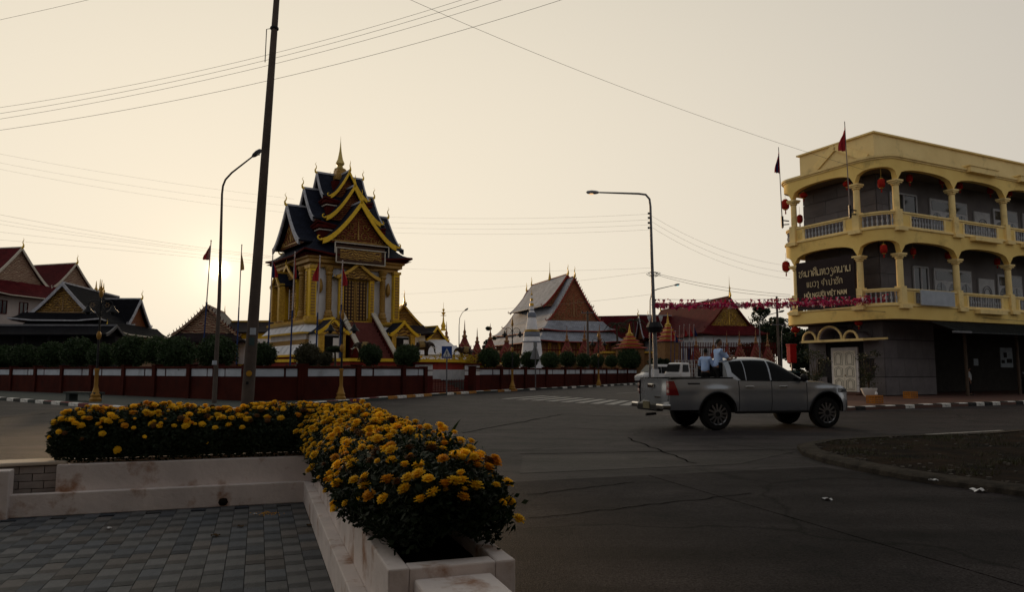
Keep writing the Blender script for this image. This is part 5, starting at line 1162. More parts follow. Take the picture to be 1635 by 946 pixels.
# door with frame, in the left face
dz = onp(1350, 556, 0, 0).z
mb = MB(); mb.box((-.03, (dy0 + dy1) / 2, dz / 2 + .1), (.08, dy1 - dy0 + .02, dz - .15)); fr = mb.build('door_frame', M('door_frame_grey', (.75, .71, .69), rough=.6), YB)
DW = M('cream_door', (.86, .80, .68), (.76, .70, .58), rough=.55, bump=.05)
for s, (a, b_) in enumerate(((dy0 + .14, (dy0 + dy1) / 2 - .01), ((dy0 + dy1) / 2 + .01, dy1 - .14))):
    mb = MB(); mb.box((-.09, (a + b_) / 2, (dz - .2) / 2 + .18), (.05, b_ - a, dz - .5)); lf = mb.build('door_leaf', DW, YB)
    cy = (a + b_) / 2; w = (b_ - a)
    for (z0, z1) in ((.42, 1.05), (1.15, 1.75), (1.85, dz - .25)):
        mb = MB()
        for k in (.36, .22): 
            ww = w * k; zz0 = z0 + (.36 - k) * .5; zz1 = min(z1, dz - .2) - (.36 - k) * .5
            pts = [(-.122, cy - ww, zz0), (-.122, cy + ww, zz0), (-.122, cy + ww, zz1 - .1), (-.122, cy, zz1), (-.122, cy - ww, zz1 - .1), (-.122, cy - ww, zz0)]
            for p0, p1 in zip(pts, pts[1:]): mb.bar(p0, p1, .022)
        mb.build('moulding', M('door_moulding', (.28, .25, .2), rough=.6), lf)
mb = MB(); mb.lathe([(.01, 0), (.035, .02), (.03, .06), (.01, .08)], 8, (-.14, (dy0 + dy1) / 2 - .07, 1.2)); mb.build('door_handle', M('brass', (.3, .2, .07), metal=.8, rough=.4), YB)
for k in range(2): mb = MB(); mb.box((-.25 - .2 * (1 - k), (dy0 + dy1) / 2, .16 + .09 * k), (.5 + .3 * (1 - k), dy1 - dy0 + .8, .09)); mb.build('doorstep', PAVR, YB)
# triple arched canopy over the door
def cy_(px, py): return onp(px, py, 0, -1.15)
for (pa, pb, pz, ptop) in ((1283, 1303, 544, 531), (1307, 1345, 544, 522), (1348, 1370, 543, 529)):
    a = cy_(pb, pz); b_ = cy_(pa, pz); t_ = cy_((pa + pb) / 2, ptop); c_ = (a.y + b_.y) / 2; rx = (b_.y - a.y) / 2; z0 = (a.z + b_.z) / 2; rz_ = t_.z - z0
    mb = MB(); n = 16; rows = []
    for (kk, xx) in ((1.0, -1.15), (1.0, -.02), (.86, -.02), (.86, -1.15), (1.0, -1.15)):
        rows.append([Vector((xx, c_ + rx * kk * math.cos(math.pi * i / n), z0 + rz_ * kk * math.sin(math.pi * i / n))) for i in range(n + 1)])
    mb.grid(rows); vt = mb.build('canopy_vault', M('lilac_grey_render', (.30, .26, .29), rough=.8), YB, smooth=40)
    mb = MB(); mb.tube([Vector((-1.18, c_ + rx * math.cos(math.pi * i / n), z0 + rz_ * math.sin(math.pi * i / n))) for i in range(n + 1)], .07, 6); mb.build('arch_trim', YT, vt)
zc = cy_(1325, 544).z
mb = MB(); mb.bar((-1.2, cy_(1281, 544).y, zc - .03), (-1.2, .3, zc - .03), .12, .14); mb.bar((-1.2, .3, zc - .03), (-.3, -.5, zc + .02), .12, .12); mb.build('canopy_edge', YT, YB)
mb = MB(); mb.box((-.6, 2.55, zc - .06), (1.15, 4.6, .08)); mb.build('canopy_slab', CEIL, YB)
# columns, capitals, balustrades
def column(i, z0, z1, s=.17):
    o = outw(i); p = path[i] - o * .16; a = math.atan2(o.y, o.x)
    mb = MB(); mb.box((p.x, p.y, z0 + .5), (s * 2.5, s * 2.5, 1.0), rz=a); mb.lathe([(s * 1.05, .0), (s * 1.0, z1 - z0 - 1.35), (s * .92, z1 - z0 - 1.3)], 12, (p.x, p.y, z0 + 1.0))
    c = mb.build('column', YT, YB, smooth=40)
    mb = MB(); mb.box((p.x, p.y, z1 - .05), (s * 3.4, s * 3.4, .10), rz=a); mb.box((p.x, p.y, z1 - .15), (s * 2.9, s * 2.9, .08), rz=a); mb.lathe([(s * 1.0, -.32), (s * 1.3, -.28), (s * 1.25, -.2)], 12, (p.x, p.y, z1)); mb.build('capital', YT, c, smooth=40)
    mb = MB(); mb.box((p.x + o.x * .12, p.y + o.y * .12, z0 - .1), (.5, .75, .22), rz=a); mb.build('bracket', YT, c)
mb = MB(); mb.lathe([(.05, 0), (.05, .06), (.03, .09), (.045, .16), (.062, .24), (.05, .33), (.028, .42), (.028, .47), (.045, .50), (.03, .54), (.05, .60), (.05, .64)], 8); o = mb.build('baluster', GREYBAL, smooth=50); BAL = o.data; bpy.data.objects.remove(o)
for f, (zf, zs, zc_, zt) in enumerate(FL):
    for k in keys[1:-1]: column(k, zf + .05, zs)
    for bi, (a, b) in enumerate(zip(keys, keys[1:])):
        if f == 0 and bi == 1: continue                        # the signboard fills this bay
        mbr = MB(); ins = .14
        pts = [path[i] - outw(i) * ins for i in range(a, b + 1 if b < len(path) else b)]
        ln = [0.0]
        for u, v in zip(pts, pts[1:]): ln.append(ln[-1] + (v - u).length)
        tot = ln[-1]
        def pp(s):
            for j in range(len(ln) - 1):
                if s <= ln[j + 1]: return pts[j].lerp(pts[j + 1], (s - ln[j]) / (ln[j + 1] - ln[j]))
            return pts[-1]
        def rail(nm, z, w, h):
            rows = [[], [], [], [], []]
            for j, u in enumerate(pts):
                o = outw(min(a + j, len(path) - 1))
                for r_, (q, zz) in zip(rows, ((w / 2, z - h / 2), (w / 2, z + h / 2), (-w / 2, z + h / 2), (-w / 2, z - h / 2), (w / 2, z - h / 2))): r_.append(u + o * q + Vector((0, 0, zz)))
            mb = MB(); mb.grid(rows); mb.build(nm, YT, YB, smooth=40)
        rail('handrail', zf + .90, .24, .09); rail('upper_rail', zf + .80, .14, .07); rail('bottom_rail', zf + .11, .18, .10)
        pl_, pr_ = {0: (.2, .3), 1: (.75, .8), 2: (.2, .2), 3: (1.0, .9)}.get(bi, (.8, .9))
        for (s0, s1) in ((.2, pl_), (tot - pr_, tot - .2)):
            if s1 - s0 > .2: 
                mb = MB(); u, v = pp(s0), pp(s1); mb.bar(u + Vector((0, 0, zf + .46)), v + Vector((0, 0, zf + .46)), .12, .62); mb.build('parapet_panel', YW, YB)
                mb = MB(); mb.box(pp(s1 if s0 == .2 else s0) + Vector((0, 0, zf + .46)), (.16, .16, .66), rz=math.atan2((v - u).y, (v - u).x)); mb.build('newel', YT, YB)
        n = int((tot - pl_ - pr_) / .235)
        for k in range(n):
            o = bpy.data.objects.new('baluster', BAL); C.objects.link(o); o.parent = YB; o.location = pp(pl_ + (tot - pl_ - pr_) * (k + .5) / n) + Vector((0, 0, zf + .16))
        if bi >= 4 and bi < 8:                                  # projecting ledge under the middle of the long bays
            mb = MB(); u = pp(tot * .5); mb.box((u.x, u.y - .25, zf - .12), (tot * .52, .5, .24)); mb.build('ledge', YT, YB)
            if f == 1: mb = MB(); mb.box((u.x, u.y - .22, 13.2), (tot * .52, .5, .34)); mb.box((u.x, u.y - .22, 13.40), (tot * .56, .6, .08)); mb.build('cornice_block', YT, YB)
# windows and doors behind the balconies
def arched_light(parent, x0, x1, z0, z1, y=-.09):
    r = (x1 - x0) / 2; cx = (x0 + x1) / 2; pts = [(x0, y, z0), (x1, y, z0)] + [(cx + r * math.cos(math.pi * i / 10), y, z1 - r + r * math.sin(math.pi * i / 10)) for i in range(11)]
    mb = MB(); mb.poly(pts, (0, .02, 0)); g = mb.build('pane', M('blue_grey_glass', (.06, .075, .09), rough=.2, bump=0, spec=.6), parent)
    mb = MB(); mb.bar((cx, y - .015, z0), (cx, y - .015, z1), .03)
    for k in range(1, 4): z = z0 + (z1 - z0) * k / 4; mb.bar((x0, y - .015, z), (x1, y - .015, z), .03)
    mb.build('glazing_bar', WHF, g)
def french(x0, x1, zf, n):
    mb = MB(); mb.box(((x0 + x1) / 2, -.03, zf + 1.3), (x1 - x0, .09, 2.55)); w = mb.build('french_window', WHF, YB)
    for k in range(n): a = x0 + (x1 - x0) * (k + .12) / n; b_ = x0 + (x1 - x0) * (k + .88) / n; arched_light(w, a, b_, zf + .2, zf + 1.75)
    mb = MB(); mb.box(((x0 + x1) / 2, -.085, zf + 2.15), (x1 - x0 - .3, .02, .55)); mb.build('transom_glass', GLASSD, w)
def wdoor(x0, x1, zf):
    mb = MB(); mb.box(((x0 + x1) / 2, -.03, zf + 1.1), (x1 - x0, .09, 2.2)); w = mb.build('balcony_door', WHF, YB)
    mb = MB(); cx = (x0 + x1) / 2
    for r, z in ((.45, .5), (.3, .62)):
        q = [(cx - r, -.09, zf + z), (cx + r, -.09, zf + z)] + [(cx + r * math.cos(math.pi * i / 8), -.09, zf + 1.3 + r * math.sin(math.pi * i / 8)) for i in range(9)] + [(cx - r, -.09, zf + z)]
        for u, v in zip(q, q[1:]): mb.bar(u, v, .04)
    mb.build('moulding', M('door_moulding_grey', (.2, .2, .21), rough=.6), w)
for f, (zf, *_r) in enumerate(FL):
    a = 1.0 if f else 2.7; window(YB, I4, a + (1.3 if f else .8), zf + 1.2, 2.3 if f else 1.3, 1.35, -.02, WHF)
    for base in (4.7, 14.2): french(base, base + 3.6, zf, 3); wdoor(base + 4.3, base + 5.9, zf)
    french(11.0, 13.6, zf, 2); french(20.8, 23.4, zf, 2)
# awning and shop
AWM = M('dark_awning', (.028, .032, .034), (.018, .02, .022), rough=.6, scale=1)
for k in range(11):
    x0 = 1.6 + k * 2.05; mb = MB(); mb.poly([(x0, -1.75, 4.22), (x0, -3.5, 3.55), (x0, -3.5, 3.50), (x0, -1.75, 4.17)], (2.03, 0, 0)); aw = mb.build('awning_panel', AWM, YB)
    mb = MB()
    for j in range(7): xx = x0 + .15 + j * .29; mb.bar((xx, -1.76, 4.235), (xx, -3.5, 3.565), .04)
    mb.build('corrugation', AWM, aw)
for k in range(4): mb = MB(); mb.tube([(4.6 + 5 * k, -1.7, .1), (4.6 + 5 * k, -1.7, 4.3)], .09, 8); mb.build('awning_post', M('post_brown', (.10, .07, .05), rough=.7), YB)
mb = MB(); mb.box((1.6, -3.45, 3.55), (1.5, .12, .1)); mb.build('awning_tube', GREYM, YB)
def shopthing(name, label, cat, x, y, mbs, z=.12):
    r = thing(name, label, cat, W_((x, y, z)), BA)
    for nm, mb, mt in mbs: mb.build(nm, mt, r)
    return r
PB = M('poster_board', (.22, .25, .27), (.15, .17, .19), rough=.7)
shopthing('notice_board', 'pale poster board hanging in the dark shop', 'board', 10.4, -.6, [('panel', MB().box((0, 0, 2.2), (1.25, .05, 1.2)), PB), ('poster_block', MB().box((-.15, -.04, 2.35), (.3, .02, .3)).box((.25, -.04, 2.0), (.5, .02, .25)).box((-.4, -.04, 1.95), (.3, .02, .2)), DARK)])
shopthing('notice_board', 'bluish poster board at the far right of the shop', 'board', 14.6, -.6, [('panel', MB().box((0, 0, 2.1), (1.1, .05, 1.2)), PB)])
shopthing('price_card', 'small pale card near the shop column', 'card', 7.0, -.8, [('panel', MB().box((0, 0, 1.9), (.42, .03, .4)), PB)])
shopthing('display_stand', 'slanted pale display stand inside the shop', 'stand', 12.0, -1.2, [('tray', MB().box((0, 0, 1.0), (1.0, .9, .05), rx=.7), PB), ('tray', MB().box((.1, .1, .55), (1.1, .9, .05), rx=.7), PB), ('frame', MB().box((0, .3, .5), (1.2, .06, 1.0)), DARK)])
def crate(p, rz, label, col):
    r = thing('plastic_crate', label, 'crate', p, rz, 'orange crates on the shop pavement'); m = M('orange_plastic', (.42, .16, .02), (.34, .12, .015), rough=.5, bump=0)
    for (x, y, sx, sy) in ((0, -.19, .56, .03), (0, .19, .56, .03), (-.265, 0, .03, .38), (.265, 0, .03, .38)):
        mb = MB()
        for z in (.04, .13, .22, .32): mb.box((x, y, z), (sx, sy, .055))
        for k in range(4): 
            if sx > sy: mb.box((-.27 + k * .18, y, .18), (.03, sy * .8, .34))
            else: mb.box((x, -.18 + k * .12, .18), (sx * .8, .03, .34))
        mb.build('side', m, r)
    mb = MB(); mb.box((0, 0, .02), (.54, .36, .02)); mb.build('base', m, r); mb = MB(); mb.box((0, 0, .26), (.48, .3, .08)); mb.build('contents', M('crate_contents', (.2, .1, .05), rough=.8), r)
    return r
crate(gp(1397, 645, .12), .5, 'orange plastic crate near the kerb in front of the white plant pot', 0)
crate(gp(1454, 637, .12), .45, 'orange plastic crate against the dark stone wall, right of the corner', 0)
mb = MB(); mb.lathe([(.02, 0), (.06, .02), (.05, .1), (.02, .14)], 8); tag(mb.build('paper_bag', PAPER, loc=gp(1400, 645, .12) + Vector((0, .0, .36))), 'small crumpled white bag on top of the orange crate near the kerb', 'bag')
def potted(px, py, label, H_, seed, w=.9):
    p = gp(px, py, .12); rnd = random.Random(seed); r = thing('potted_shrub', label, 'plant', p, 0, 'potted shrubs by the cream door')
    mb = MB(); mb.lathe([(.20, 0), (.30, .12), (.40, .36), (.43, .44), (.38, .46), (.36, .40)], 16); mb.build('pot', M('white_pot', (.8, .76, .73), (.68, .64, .61), rough=.6), r, smooth=40)
    mb = MB(); mb.lathe([(.36, .40), (.01, .42)], 12); mb.build('soil', SOIL, r)
    mb = MB(); cl = []
    for k in range(16):
        a = rnd.uniform(0, 6.28); z = rnd.uniform(.9, H_); q = Vector((math.cos(a) * w * rnd.uniform(.2, .65), math.sin(a) * w * rnd.uniform(.2, .6), z)); cl.append(q); mb.tube([(0, 0, .4), (q.x * .2, q.y * .2, .7 + z * .2), q], [.035, .018, .006], 5)
    cl += [Vector((rnd.uniform(-.4, .4), 0, .65)) for _ in range(3)]
    mb.build('stem', BARK, r); mb = MB(); leaf_cloud(mb, 900, lambda rn: (rn.choice(cl) + Vector((rn.gauss(0, .12), rn.gauss(0, .12), rn.gauss(0, .09))), None), .085, rnd)
    mb.build('foliage', leafy('pot_leaf', (.05, .055, .03), (.03, .036, .02)), r, recalc=False)
potted(1388, 634, 'bushy shrub in a white bowl pot right of the cream door', 2.35, 3)
potted(1303, 637, 'thin shrub behind the pickup bonnet left of the cream door', 2.4, 5, w=1.05)
# signboard with lettering
sA = onp(1375, 410, 0, -1.86); sB_ = onp(1270, 425, 0, -1.86)
SY0, SY1, SZ0, SZ1 = .16, 4.2, 5.10, 7.95
sg = thing('signboard', 'dark brown signboard with gold Lao and Vietnamese lettering on the yellow building', 'sign', W_((-1.86, (SY0 + SY1) / 2, 0)), BA)
mb = MB(); mb.box((0, 0, (SZ0 + SZ1) / 2), (.08, SY1 - SY0, SZ1 - SZ0)); mb.build('board', M('sign_brown', (.022, .012, .013), (.017, .009, .011), rough=.6, bump=0), sg)
LET = M('gold_letters', (.88, .74, .46), (.78, .64, .38), rough=.5, bump=0)
LAO = {'s': [[(0, .75), (.12, .95), (.3, .9), (.3, .6), (.12, .5), (.12, .1), (.3, 0), (.55, .05), (.75, .3), (.75, .75), (.6, .95)], [(.6, .95), (.9, 1.15)]],
 'a': [[(.1, .7), (.3, .92), (.38, .68), (.1, .6)], [(.1, .22), (.3, .42), (.38, .18), (.1, .1)]],
 'm': [[(.05, .98), (.08, .15), (.2, 0), (.3, .15), (.15, .25)], [(.2, .05), (.75, .1)], [(.75, 0), (.75, 1)]],
 'A': [[(.08, .78), (.25, .98), (.48, .9), (.5, 0)]],
 'k': [[(.15, 0), (.08, .5), (.15, .88), (.45, 1), (.75, .85), (.78, 0)], [(.3, .5), (.45, .62), (.52, .42), (.32, .4), (.15, 0)]],
 'i': [[(-.72, 1.12), (-.6, 1.34), (-.35, 1.4), (-.12, 1.3), (-.05, 1.12), (-.72, 1.12)]],
 'h': [[(.05, .85), (.18, 1), (.2, 0), (.42, .25), (.45, .85), (.6, 1), (.8, .85), (.8, 0)]],
 'w': [[(.12, .15), (.3, 0), (.6, .1), (.7, .5), (.6, .9), (.35, 1), (.12, .82)]],
 'y': [[(.12, .75), (.35, .98), (.62, .8), (.35, .5), (.66, .3), (.6, -.1), (.35, -.38), (.08, -.25)]],
 'd': [[(.5, .5), (.3, .4), (.38, .1), (.15, 0), (.06, .5), (.2, .9), (.5, 1), (.75, .85), (.8, 0)]],
 'n': [[(.02, .95), (.15, .88), (.15, .1), (.5, 0), (.62, .2)], [(.45, .25), (.78, 0)], [(.75, 0), (.75, .98)]],
 'E': [[(.1, 1), (.1, .1), (.25, 0)], [(.42, 1), (.42, .1), (.57, 0)]],
 'x': [[(.08, .8), (.25, .97), (.32, .7), (.15, .6), (.15, .15), (.3, 0), (.6, 0), (.76, .2), (.76, .98)]],
 'g': [[(.08, .82), (.28, 1), (.5, .85), (.5, .2), (.32, -.2), (.62, -.3)]],
 'c': [[(.1, .5), (.3, .62), (.36, .4), (.15, .4)], [(.08, .75), (.35, 1), (.66, .9), (.7, .4), (.5, 0)]],
 'o': [[(-.3, 1.2), (-.15, 1.35), (0, 1.2), (-.15, 1.08), (-.3, 1.2)], [(.08, .78), (.25, .98), (.48, .9), (.5, 0)]],
 'p': [[(.02, .95), (.15, .88), (.15, .1), (.3, 0), (.7, 0), (.76, .2), (.76, 1.25)]],
 '~': [[(-.65, 1.38), (-.5, 1.18), (-.25, 1.2), (-.1, 1.42)]],
 'K': [[(.15, 0), (.15, .5), (.32, .56), (.1, .8), (.35, 1), (.7, .9), (.76, 0)]]}
ADV = {'a': .48, 'A': .66, 'i': 0, '~': 0, 'E': .72, 'g': .72, ' ': .5, 'y': .78, 'w': .84}
def laoline(txt, yc, z, h):
    wt = sum(ADV.get(c, .95) for c in txt) * h * .92; u = -wt / 2
    for c in txt:
        if c in LAO:
            mb = MB()
            for st in LAO[c]: mb.tube([(-.055, -(u + x * h * .92) + yc, z + y * h) for x, y in st], h * .062, 5)
            mb.build('letter', LET, sg)
        u += ADV.get(c, .95) * h * .92
ym = 0
laoline('samAkimhwydnAm', ym, 7.05, .36)
laoline('Exwg copAs~K', ym, 6.42, .30)
cu = bpy.data.curves.new('lettering', 'FONT'); cu.body = 'HỘI NGƯỜI VIỆT NAM'; cu.size = .50; cu.extrude = .012; cu.align_x = 'CENTER'; cu.offset = .004
to = bpy.data.objects.new('lettering', cu); C.objects.link(to); dg = bpy.context.evaluated_depsgraph_get(); dg.update()
tm = bpy.data.meshes.new_from_object(to.evaluated_get(dg)); bpy.data.objects.remove(to)
bb = max(v.co.x for v in tm.vertices) - min(v.co.x for v in tm.vertices); k_ = 2.95 / bb
tm.transform(Matrix(((0, 0, -1, -.055), (-k_, 0, 0, ym), (0, k_ * 1.3, 0, 5.80), (0, 0, 0, 1)))); tm.materials.clear(); tm.materials.append(LET)
o = bpy.data.objects.new('lettering', tm); C.objects.link(o); o.parent = sg
# pale board hung over the first floor rail
a = onp(1470, 463, 1, -2.05); b_ = onp(1524, 466, 1, -2.05); c_ = onp(1470, 487, 1, -2.05)
bs = thing('blank_board', 'blank pale grey board hung over the first floor balustrade', 'board', W_((0, 0, 0)), BA); mb = MB(); mb.poly([(a.x, -2.05, c_.z), (b_.x, -2.05, c_.z), (b_.x, -2.05, a.z), (a.x, -2.05, a.z)], (0, .05, 0)); mb.build('panel', M('pale_board', (.42, .45, .5), (.34, .37, .42), rough=.5), bs)
# lanterns
LR = M('lantern_red', (.36, .022, .014), (.26, .015, .01), rough=.7, scale=8, spec=.05)
def lantern(px, py, hpx, axis, val, label, kind='round', arm=0.0):
    p = onp(px, py, axis, val); Y = W_(p).y; h = hpx * .78 / FPX * Y; r = thing('red_lantern', label, 'lantern', W_(p), 0, 'red lanterns hanging in the arcades')
    n = 14; mb = MB()
    if kind == 'round': pr = [(h * .62 * math.sin(math.pi * (i + .8) / 9.6), -h / 2 + h * i / 8) for i in range(9)]
    else: pr = [(h * .22, -h * .5), (h * .36, -h * .38), (h * .40, 0), (h * .36, h * .38), (h * .22, h * .5)]
    vs = []; 
    for rr2, z in pr:
        for j in range(n * 2): a = math.pi * j / n; q = rr2 * (1 if j % 2 else .9); vs.append((q * math.cos(a), q * math.sin(a), z))
    m = n * 2; mb.add(vs, [(i * m + j, i * m + (j + 1) % m, (i + 1) * m + (j + 1) % m, (i + 1) * m + j) for i in range(len(pr) - 1) for j in range(m)]); mb.build('shade', LR, r, smooth=60)
    mb = MB(); mb.lathe([(h * .2, h * .48), (h * .2, h * .56), (.008, h * .57), (.008, h * .5 + .55)], 10); mb.build('cap', GOLD, r); mb = MB(); mb.lathe([(h * .2, -h * .56), (h * .2, -h * .48)], 10); mb.build('lower_ring', GOLD, r)
    mb = MB(); mb.tube([(0, 0, -h * .55), (0, 0, -h * 1.0)], [.03, .045], 6); mb.build('tassel', LR, r)
LN = [(1283, 312, 13, 0, -1.3, 'small round lantern at the left end of the top left arch', 'round'), (1352, 294, 13, 0, -1.3, 'small round lantern behind the red flag pole', 'round'), (1407, 293, 19, 1, -1.3, 'lantern in the top corner arch', 'tall'),
 (1452, 285, 16, 1, -1.0, 'lantern left end of the top arch right of the corner', 'tall'), (1504, 289, 15, 1, -1.0, 'lantern in front of the top floor french window', 'tall'), (1532, 297, 15, 1, -1.0, 'lantern just right of the fourth top column', 'tall'),
 (1581, 304, 15, 1, -1.0, 'lantern over the top floor balcony door', 'tall'), (1611, 308, 15, 1, -1.0, 'rightmost lantern on the top floor', 'tall'), (1254, 327, 20, 1, 5.2, 'bright red lantern in the far left return of the top floor', 'tall'),
 (1277, 350, 16, 1, 5.6, 'bright red lantern low behind the left balustrade', 'tall'), (1255, 426, 20, 1, 5.4, 'bright red lantern left of the signboard', 'tall'), (1411, 398, 18, 1, -1.3, 'lantern in the first floor corner arch', 'tall'),
 (1458, 402, 14, 1, -1.0, 'lantern by the first floor column left of the pale board', 'tall'), (1513, 408, 14, 1, -1.0, 'lantern above the pale board', 'tall'), (1592, 418, 14, 1, -1.0, 'lantern in the first floor arch furthest right', 'tall'),
 (1270, 527, 14, 0, -1.5, 'orange-red round lantern below the left balcony corner', 'round'), (1371, 516, 13, 0, -1.4, 'orange-red round lantern above the arched canopy', 'round')]
for l in LN: lantern(*l)

# ================================================================ POLES, LAMPS, FLAGS, SIGNS, WIRES
CONP = M('weathered_concrete_pole', (.115, .09, .075), (.07, .055, .048), rough=.85, scale=1.5, bump=.4, bscale=12, stain=(.035, .03, .03), stain_amt=.5, stain_scale=1.2)
b0 = gp(391, 692); t0 = at(441.5, 0, 18.2); t1 = b0 + (t0 - b0) * 1.12
cp_ = thing('utility_pole', 'big weathered concrete pole leaning right behind the marigolds', 'pole', b0)
mb = MB(); mb.tube([(0, 0, -.2), (t0 - b0) * .5, t1 - b0], [.165, .115, .068], 10); mb.build('shaft', CONP, cp_, smooth=60)
def polept(px, py): d = ray(px, py); k = b0.y / d.y; z = EYE + d.z * k; f = (z - 0) / (t0.z); q = b0 + (t0 - b0) * f; return q - b0, .165 + (.075 - .165) * f
for (py, w, h, m_, nm) in ((530, .2, .17, PANW, 'faded_poster'), (546, .17, .2, M('dark_sticker', (.05, .08, .08), rough=.6), 'torn_sticker'), (612, .08, .07, M('black_sticker', (.02, .02, .02)), 'black_sticker')):
    q, r_ = polept(400, py); mb = MB(); mb.grid([[q + Vector((math.sin(a) * (r_ + .006), -math.cos(a) * (r_ + .006), z)) for a in (-.05 + w * 5 * t - .0 for t in (0, .33, .66, 1))] for z in (-h / 2, h / 2)]); mb.build(nm, m_, cp_, recalc=False)
q, r_ = polept(400, 597); mb = MB(); mb.lathe([(.07, 0), (.07, .012)], 14); o = mb.build('round_sticker', M('yellow_sticker', (.5, .26, .03), rough=.6, bump=0), cp_); o.location = q + Vector((.05, -r_ - .0, 0)); o.rotation_euler = (math.pi / 2, 0, .35)
q, r_ = polept(436, 46); mb = MB(); mb.lathe([(r_ + .02, -.03), (r_ + .03, 0), (r_ + .02, .03)], 12, q); mb.tube([q + Vector((-r_, 0, 0)), q + Vector((-r_ - .12, 0, -.02)), q + Vector((-r_ - .13, 0, -.9))], .012, 5); mb.build('clamp', BLACK, cp_)
def streetlamp(base, pts, head, label, r0=.11, mat=GREYM, hl=.75, lit=None):
    root = thing('street_lamp', label, 'street lamp', base); P_ = [Vector(p) - base for p in pts]
    mb = MB(); n = len(P_); ls = [0.0]
    for u, v in zip(P_, P_[1:]): ls.append(ls[-1] + (v - u).length)
    mb.tube(P_, [r0 * (1 - .70 * l / ls[-1]) for l in ls], 8); mb.build('pole', mat, root, smooth=60)
    h = Vector(head) - base; d = (h - P_[-1]).normalized(); o_ = P_[-1]
    mb = MB(); mb.lathe([(.04, 0), (.10, .06), (.15, .25 * hl), (.18, .6 * hl), (.13, .9 * hl), (.04, hl)], 12, sx=1.0, sy=.55); hd = mb.build('lamp_head', M('lamp_head_pale', (.34, .34, .36), rough=.4, spec=.4) if lit else M('lamp_head_grey', (.09, .09, .10), rough=.5), root, smooth=60)
    rot = d.to_track_quat('Z', 'Y').to_euler(); hd.location = o_; hd.rotation_euler = rot
    mb = MB(); mb.lathe([(.02, 0), (.11, .02), (.09, .08), (.02, .12)], 12); g_ = mb.build('lens', lit or M('lamp_lens', (.5, .48, .42), rough=.2, bump=0), root, smooth=60); g_.location = o_ + d * hl * .6 + Vector((0, 0, -.12))
    return root
b1 = gp(342, 644, .12); Y = b1.y
streetlamp(b1, [b1, at(350, 480, Y), at(354.5, 310, Y), at(356, 297, Y), at(360, 287, Y), at(370, 276, Y), at(402, 251, Y)], at(416, 240, Y), 'slim curved street lamp in front of the setting sun', r0=.115, mat=CONP, hl=.55)
q = gp(342, 644, .12); o = MB().lathe([(.13, 0), (.13, .18)], 10).build('sticker_band', PANW, None); o.location = at(343.5, 583, Y) ; tag(o, 'small white sticker wrapped round the slim street lamp pole', 'sticker')
b2 = Vector((7.0, 36.2, .12)); Y = 36.2; lens_on = emis('warm_lens', (1.0, .62, .32), .9)
sl2 = streetlamp(b2, [b2, at(1046, 560, Y), at(1041, 420, Y), at(1038.5, 330, Y), at(1037, 318, Y), at(1031, 311, Y), at(1020, 309.5, Y), at(957, 307.5, Y)], at(935, 307, Y), 'street lamp with long horizontal arm and white pole base behind the pickup', r0=.125, hl=.66, lit=lens_on)
mb = MB(); q = at(1047, 590, Y) - b2; mb.tube([q + Vector((0, 0, -1.2)), q], [.16, .155], 10); mb.build('whitewashed_base', WHITEW, sl2)
for py in (341, 348, 356, 364): mb = MB(); mb.lathe([(.03, -.05), (.06, -.03), (.04, 0), (.06, .03), (.03, .05)], 8, at(1037, py, Y) - b2 + Vector((-.04, 0, 0))); mb.build('insulator', BLACK, sl2)
mb = MB(); mb.lathe([(.30, -.25), (.42, 0), (.30, .25)], 10, at(1045, 523, Y) - b2); mb.build('junction_cluster', BLACK, sl2)
mb = MB()
for k in range(7): a = k * 1.3; c_ = at(1043, 439, Y) - b2; mb.tube([c_ + Vector((.1 * math.cos(a), .1 * math.sin(a), -.1)), c_ + Vector((.38 * math.cos(a), .2 * math.sin(a), .02 * k)), c_ + Vector((.1 * math.cos(a + 1), .1, .15))], .015, 4)
mb.build('cable_knot', BLACK, sl2)
for k in (-1, 1): mb = MB(); p = at(1046 + 9 * k, 510, Y) - b2; mb.lathe([(.03, -.12), (.09, .05), (.10, .15)], 10, p); mb.build('floodlight', WHITEW, sl2)
cy_on = emis('cyan_lens', (.25, .75, .8), .8)
for (pts, hd, lab, lens) in (([(1038, 480), (1041, 466), (1050, 462), (1076, 456)], (1086, 454), 'thin street lamp behind the right lamp pole, with greenish lamp', cy_on), ):
    b_ = at(1037, 593, 62); b_.z = .12; streetlamp(b_, [b_] + [at(x, y, 62) for x, y in pts], at(*hd, 62), lab, r0=.09, hl=.5, lit=lens)
for (pts, hd, Yl, lab) in (([(733, 590), (733, 520), (734, 508), (738, 500), (741, 497)], (744, 495), 88, 'small curved street light between two red pinnacles'), ([(1213, 600), (1213, 515), (1216, 508), (1224, 504), (1243, 499)], (1250, 497), 72, 'curved street light right of the white walled hall'), ([(1248, 600), (1248, 530), (1250, 523), (1258, 519)], (1264, 517), 78, 'faint curved street light beside the yellow building')):
    b_ = at(*pts[0], Yl); b_.z = .1; streetlamp(b_, [b_] + [at(x, y, Yl) for x, y in pts[1:]], at(*hd, Yl), lab, r0=.10, hl=.6)
def crosspole(px, pyt, Y, arms, label, r=.16):
    t = at(px, pyt, Y); root = thing('utility_pole', label, 'pole', (t.x, Y, 0)); mb = MB(); mb.tube([(0, 0, 0), (0, 0, t.z)], [r, r * .7], 8); mb.build('shaft', CONP, root, smooth=60)
    for (py, w) in arms: z = at(px, py, Y).z; mb = MB(); mb.bar((-w / 2, -.1, z), (w / 2, -.1, z), .1); mb.build('crossarm', GREYM, root); mb = MB(); [mb.lathe([(.04, 0), (.07, .08), (.03, .2)], 6, (x, -.1, z + .05)) for x in (-w / 2 + .1, 0, w / 2 - .1)]; mb.build('insulators', BLACK, root)
crosspole(938, 497, 84, [(500, 1.4)], 'grey utility pole in front of the grey roofed hall')
